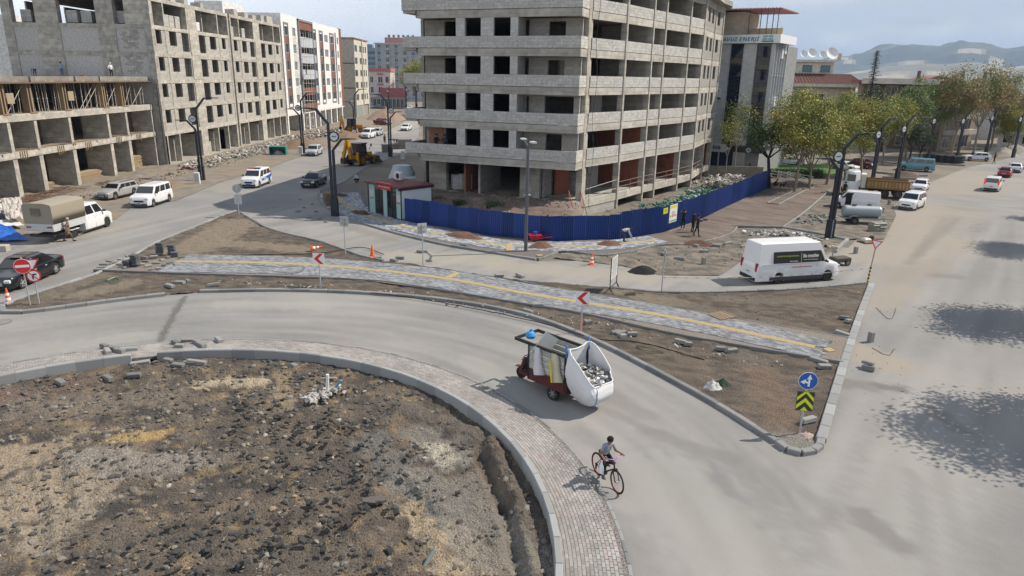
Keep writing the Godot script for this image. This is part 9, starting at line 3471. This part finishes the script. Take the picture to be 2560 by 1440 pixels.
	heap("soil_heap", "brown bedding sand heap beside the paver before the fence", V(6.96,0,-48.52) + V(0,.1,0), 1.1, .5, .35, brown, .1)
	heap("soil_heap", "dark sand heap on the shaded pavement by the kiosk", V(-13.15,0,-58.59) + V(0,.1,0), 1.5, .6, .25, K(.11,.07,.05), -.7)
	heap("soil_heap", "small dark sand heap right of the pallet stack", V(-17.11,0,-67.28) + V(0,.1,0), 1.0, .6, .3, K(.12,.08,.055))
	heap("asphalt_heap", "heap of black asphalt crumbs on the channel road by the notice board", V(8.23,0,-41.76), 1.0, .7, .42, K(.02,.02,.021), .0, "asphalt heap")
	heap("soil_heap", "reddish soil mound on the rough strip below the three men", V(13.68,0,-49.54), 1.5, .8, .35, K(.14,.075,.055))
	heap("soil_heap", "wide excavated soil heap beside the lamp and silver hatchback", V(-32.47,0,-116.43) + V(-3,0,0), 3.5, 6.0, 1.3, K(.25,.17,.11))
	heap("soil_heap", "soil heap at the far backhoe loader", V(-31.56,0,-133.21), 3.0, 5.0, 1.2, K(.26,.18,.12))
	heap("soil_heap", "pinkish gravel mound behind the dark red saloon", V(-35.0,0,-192), 6.0, 7.0, 2.6, K(.34,.25,.2))
	heap("soil_heap", "broad dark soil mound right of the gravel mound", V(-27.5,0,-200), 6.5, 7.0, 2.0, K(.2,.14,.11))
	heap("sand_heap", "pale sand heap at the far end of the right road", V(84.71,0,-122.37), 3.4, 2.4, 1.5, K(.4,.37,.32), .0, "sand heap")
	heap("sand_heap", "second pale sand heap beyond the first on the right road", V(92.14,0,-129.05), 3.0, 2.2, 1.3, K(.38,.35,.31), .0, "sand heap")
	heap("soil_heap", "low soil mound in the kerbed bed by the third lamp", V(51.68,0,-91.52), 2.2, 1.0, .6, K(.15,.11,.085))
	# rubble along the fronts
	var pale := [K(.5,.49,.46), K(.4,.38,.35), K(.3,.27,.23), K(.62,.62,.6)]
	debris("rubble_strip", "pale rubble and planks strewn along the foot of the concrete block", L2([-40.1,-84.84,-40.6,-91.76,-40.14,-101.61,-40.23,-115.67,-38.95,-125.68]), .9, 900, .45, pale, .36)
	debris("rubble_strip", "broken boards and rubble before the white building", L2([-39.76,-127.16,-37.93,-136.46,-37.11,-152.59]), 1.3, 420, .6, pale + [K(.26,.17,.1)], .45)
	debris("red_scrap", "tangle of red and brown scrap on the verge near the first lamp", L2([-39.98,-83.73,-40.3,-86.36]), .5, 90, .4, [K(.2,.04,.03), K(.12,.07,.05)], .3)
	debris("green_netting", "green netting and pale scrap thrown along the building's right foot", [U(9.5,-56.2), U(12.8,-61.0), U(16.4,-66.0), U(19.4,-70.5), U(22.5,-76.0)], .75, 900, .75, [K(.03,.17,.12), K(.05,.22,.16), K(.45,.46,.45), K(.09,.19,.15)], .3, "netting")
	debris("scrap_strip", "pale scrap sheets lying before the yard wall of the bank", [U(22.5,-80.0), U(27.5,-86.5)], 1.1, 220, .4, pale, .4)
	debris("broken_stone", "lumps of broken stone spilling down the bank beside the ramp", [U(2.6,-52.2), U(5.0,-54.2)], .7, 260, .9, [K(.42,.36,.3), K(.34,.26,.2)], .22)
	debris("broken_slabs", "broken grey slabs strewn over the rough strip by the square kerbed pit", L2([18.87,-53.19,21.64,-53.86,23.37,-51.88]), .6, 120, .2, pale, .3)
	debris("broken_slabs", "grey slab crumbs by the lamp and the planting kerb", L2([24.39,-58.01,26.59,-59.58,28.3,-61.93]), .5, 90, .2, [K(.34,.36,.35), K(.22,.23,.22)], .25)
	debris("torn_asphalt", "torn black asphalt lumps on the dug earth", L2([-9.29,-22.76,-4.44,-17.95,-4.76,-15.48,-9.1,-14.26]), 1.3, 330, -.04, [K(.05,.05,.05), K(.08,.075,.07)], .17, "asphalt")
	debris("island_crumbs", "kerb crumbs and twigs along the walkway's lower kerb", L2([-16.64,-37.97,-6.2,-36.3,3.96,-31.7,7.66,-29.01,11.51,-27.16]), .45, 240, .12, pale + [K(.2,.16,.12)], .11)
	debris("mortar_patch", "pale mortar spill with pipe ends on the dug earth", L2([-7.51,-23.16,-7.2,-23.68,-6.83,-24.29]), .2, 170, -.12, [K(.42,.4,.37), K(.5,.48,.45)], .13, "mortar")
	for q in [[V(-7.02,0,-24.03), V(.05,.75,.0), K(.66,.67,.66), "white upright pipe on the mortar spill", .06], [V(-6.93,0,-24.14), V(.4,.42,-.1), K(.12,.28,.38), "blue slanting pipe end on the mortar spill", .05], [V(-7.85,0,-25.48), V(.9,.1,.35), K(.42,.37,.3), "thin plank lying above the mortar spill", .04], [V(-2.1,0,-14.37), V(.25,.2,-.35), K(.16,.2,.2), "dark pipe end sticking out of the earth at the bottom edge", .05], [V(-1.89,0,-14.23), V(-.03,.1,.5), K(.3,.26,.22), "grey pole lying on the earth at the bottom edge", .04], [V(-23.4,0,-37.47), V(.5,.08,-.5), K(.45,.36,.24), "short wooden slat on the left island", .03]]:
		var o := put(pen(q[2]).cyl(V(0,-.1,0), q[1], q[4], q[4], 9), "pipe_piece", M.matte)
		o.position = q[0] + V(0,-.1 if q[0].z > -30 and q[0].x < 1.5 and q[0].x > -24 and q[0].z > -28 else .1,0)
		tag(o, q[3], "pipe" if "pipe" in q[3] else "pole")
	var slab := put(pen(K(.13,.12,.11)).prism(L2([-.3,-.14,.1,-.2,.36,-.02,.24,.17,-.1,.12,-.34,.04]).slice(0) as PackedVector2Array, Vector3.ZERO, Vector3.RIGHT, Vector3.FORWARD, .07), "asphalt_slab", M.paver)
	slab.position = V(-3.85,0,-17.05) + V(0,-.1,0)
	tag(slab, "large flat broken asphalt slab on the dug earth", "asphalt")
	# left edge: tarpaulins and wrapped goods
	sheet_cloth("blue_tarpaulin", "bright blue crumpled tarpaulin at the left edge of the road", L2([-40.1,-50.12,-36.39,-48.66,-33.92,-46.82,-36.9,-45.86]), [.9, .55, .02, .2], K(.02,.13,.5), .12)
	sheet_cloth("white_sheeting", "white plastic sheeting behind the blue tarpaulin", L2([-40.85,-51.95,-38.72,-52.44,-36.93,-50.82,-38.59,-49.28]), [.3, .35, .2, .5], K(.6,.6,.6), .08, "sheeting")
	sheet_cloth("pale_cover", "dusty pale cover over building goods left of the lorry", L2([-41.13,-54.6,-40.15,-55.53,-37.38,-51.65,-38.32,-50.99]), [1.3, 1.5, .5, .4], K(.47,.43,.39), .25, "cover")
	t = thing("kerb_pallet", "pale stone blocks lined up under the blue tarpaulin's edge", "blocks", V(-33.99,0,-44.03), .1)
	for i in 4:
		put(pen(vary(K(.5,.47,.4), .1)).block(V(i * .75 - 2.0,.22,0), V(.7,.42,.5), .04), "stone_block", M.paver, t)
	# teal container, wrapped bundles, slab stacks, crates
	t = thing("teal_container", "open teal skip lying tipped on the left verge", "skip", V(-35.1,0,-103.55), .1)
	for e in [[V(-1.2,0,-.7), V(1.2,.08,.7)], [V(-1.2,1.12,-.7), V(1.2,1.2,.7)], [V(-1.2,.09,-.7), V(1.2,1.11,-.62)], [V(1.12,.09,-.61), V(1.2,1.11,.7)], [V(-1.2,.09,-.61), V(-1.12,1.11,.7)]]:
		part_box(t, "side", Transform3D(), e[0], e[1], K(.02,.22,.2), M.paint)
	heap("skip_rubbish", "pale rubbish inside the teal skip", V(-35.1,0,-103.55) + V(0,.1,.1), .9, .5, .5, K(.5,.5,.5), .0, "rubbish")
	var bd := [["large pale plastic wrapped bundle between kiosk and shell", V(-10.6,.9,-65.2), 1.1, 2.6], ["grey netted bundle leaning at the wrapped one, nearer the kiosk", V(-9.8,.5,-63.8), .95, 2.1]]
	for q in bd:
		var rings := []
		for j in 8:
			var ring := []
			for i in 14:
				var a := TAU * i / 14
				var w: float = q[2] * (.82 + .25 * sin(PI * j / 7.0 + .3)) * (1.0 + .45 * n_mid.get_noise_2d(cos(a) * .9 + j * .5, sin(a) * .9 + q[2] * 9))
				ring.append(V(cos(a) * w, q[3] * j / 7.0, sin(a) * w))
			rings.append(ring)
		var o := put(pen(K(.36,.4,.42)).loft(rings), "wrapped_bundle", M.sack)
		o.position = q[1]
		tag(o, q[0], "bundle")
	for q in [[V(-19.5,0,-114.76), 3.0, 1.0, "grey slab stack beside the far street lamp left of the shell"], [V(-18.09,0,-115.01), 2.2, 1.6, "second grey slab stack nearer the shell"], [V(-20.03,0,-109.6), 1.6, 1.3, "beige stone stack left of the slab stacks"]]:
		t = thing("slab_stack", q[3], "slab stack", q[0], .3, "slab stacks")
		for j in int(q[2] / .16):
			put(pen(vary(K(.27,.26,.24), .2)).box(V(rr(-.06, .06), .08 + j * .16, rr(-.06, .06)), V(q[1],.145,1.3)), "slab", M.paver, t)
	for i in 5:
		t = thing("grey_crate", "open grey crate in the row behind the light blue van, " + ["first from the left", "second", "third", "fourth", "last by the lamp"][i], "crate", (V(65.73,0,-110.44)).lerp(V(68.83,0,-108.26), i / 4.0), .1, "grey crates in a row")
		for j in 4:
			part_box(t, "slat", Transform3D(), V(-.85,.05 + j * .28,-.5), V(.85,.26 + j * .28,.5), K(.045,.048,.05), M.matte)
	# bits on the pavement, hoses, bags
	t = thing("barrow", "red wheelbarrow with a blue bucket at the foot of the grey lamp", "wheelbarrow", V(1.64,0,-49.24), .2)
	put(pen(K(.5,.02,.03)).loft([[V(-.35,.3,-.2), V(.3,.3,-.2), V(.3,.3,.2), V(-.35,.3,.2)], [V(-.5,.62,-.33), V(.45,.62,-.33), V(.45,.62,.33), V(-.5,.62,.33)]]), "tray", M.paint, t)
	put(pen(K(.5,.02,.03)).cyl(V(-.6,.2,.15), V(1.2,.5,.3), .022, .022, 6).cyl(V(-.6,.2,-.15), V(1.2,.5,-.3), .022, .022, 6), "handles", M.paint, t)
	put(pen(K(.03,.03,.03)).cyl(V(-.6,.2,-.05), V(-.6,.2,.05), .2, .2, 14), "wheel", M.rubber, t)
	tag(put(pen(K(.03,.09,.4)).cyl(V(1.64,0,-49.24) + V(0,.55,0), V(1.64,0,-49.24) + V(0,.85,0), .12, .16, 12), "bucket", M.paint), "blue bucket standing in the red wheelbarrow", "bucket")
	tag(put(pen(K(.55,.03,.02)).cyl(V(-51.3,10.69,-84.8), V(-51.3,11.0,-84.8), .14, .18, 12), "bucket", M.paint), "red bucket on the podium roof", "bucket")
	t = thing("hand_cart", "dark loaded hand cart before the bent worker behind the white van", "cart", V(21.82,0,-44.44), .3)
	put(pen(K(.1,.09,.08)).block(V(0,.4,0), V(1.2,.3,.7), .05), "tray", M.rust, t)
	wheel(t, V(.3,.22,.38), .22, .1)
	wheel(t, V(.3,.22,-.38), .22, .1)
	heap("rubbish_bag", "white torn rubbish bag on the island left of the blue sign", V(7.92,0,-24.65) + V(0,.08,0), .42, .3, .26, K(.62,.62,.62), .2, "rubbish")
	heap("net_scrap", "dark green net scrap beside the white rubbish bag", V(8.42,0,-25.04) + V(0,.08,0), .4, .25, .18, K(.05,.08,.05), -.4, "netting")
	heap("tape_tangle", "pink and white tape tangle at the foot of the blue sign", V(10.12,0,-21.06) + V(0,.07,0), .32, .2, .08, K(.5,.38,.36), .3, "tape")
	wire("black_hose", "black hose running along the lower strip of the island", L2([-12.6,-36.89,-6.09,-35.58,.43,-32.38,3.76,-29.81,5.9,-29.32,8.34,-27.44]), .025, K(.03,.028,.026))
	wire("black_hose", "black hose lying along the walkway's upper edge on the left", L2([-18.9,-43.54,-15.94,-44.07,-12.9,-44.61,-10.63,-46.47,-8.61,-44.6]), .03, K(.04,.035,.03))
	wire("loose_cable", "thin cable looping over the walkway's left half", L2([-16.47,-41.22,-14.34,-40.81,-12.94,-41.09,-12.94,-39.47,-14.52,-39.89]), .012, K(.03,.03,.03), .17)
	wire("green_cord", "tangled green cord at the left end of the lower strip", L2([-23.16,-37.32,-23.11,-37.97,-22.45,-37.61,-22.36,-36.82,-23.12,-37.48]), .02, K(.03,.14,.09), .14)
	wire("green_cord", "green cord tangle below the chevron sign behind the tricycle", L2([5.65,-28.92,6.31,-28.57,6.73,-28.04,5.91,-28.36,5.63,-28.82]), .015, K(.05,.09,.03), .13)
	wire("bent_wire", "bent wire lying on the right road beside the island kerb", L2([19.71,-35.34,19.46,-33.4,20.83,-35.4]), .012, K(.05,.05,.05), .02)
	wire("bent_wire", "thin bent wire on the right road below the upright block", L2([16.57,-29.44,16.82,-28.51,17.56,-29.39]), .012, K(.05,.05,.05), .02)
	var mc := put(pen(K(.26,.26,.245)).cyl(Vector3.ZERO, V(0,.02,0), .42, .42, 24).paint(K(.1,.1,.1)).ring(V(0,.022,0), Vector3.UP, .36, .38, 24), "manhole_cover", M.paver)
	mc.position = V(-24.31,0,-30.72)
	tag(mc, "round pale manhole cover in the road at the left edge", "manhole cover")


# short hands for points, lists of points, outlines and a mesh in one colour
func V(x: float, y: float, z: float) -> Vector3:
	return Vector3(x, y, z)


func U(x: float, y: float) -> Vector2:
	return Vector2(x, y)


func poly(a) -> PackedVector2Array:
	return PackedVector2Array(a)


func L2(a: Array) -> Array:
	var o := []
	for i in range(0, a.size(), 2):
		o.append(Vector2(a[i], a[i + 1]))
	return o


func pen(c: Color) -> Mb:
	return Mb.new().paint(c)


func K(r: float, g: float, b: float) -> Color:
	return Color(r, g, b)
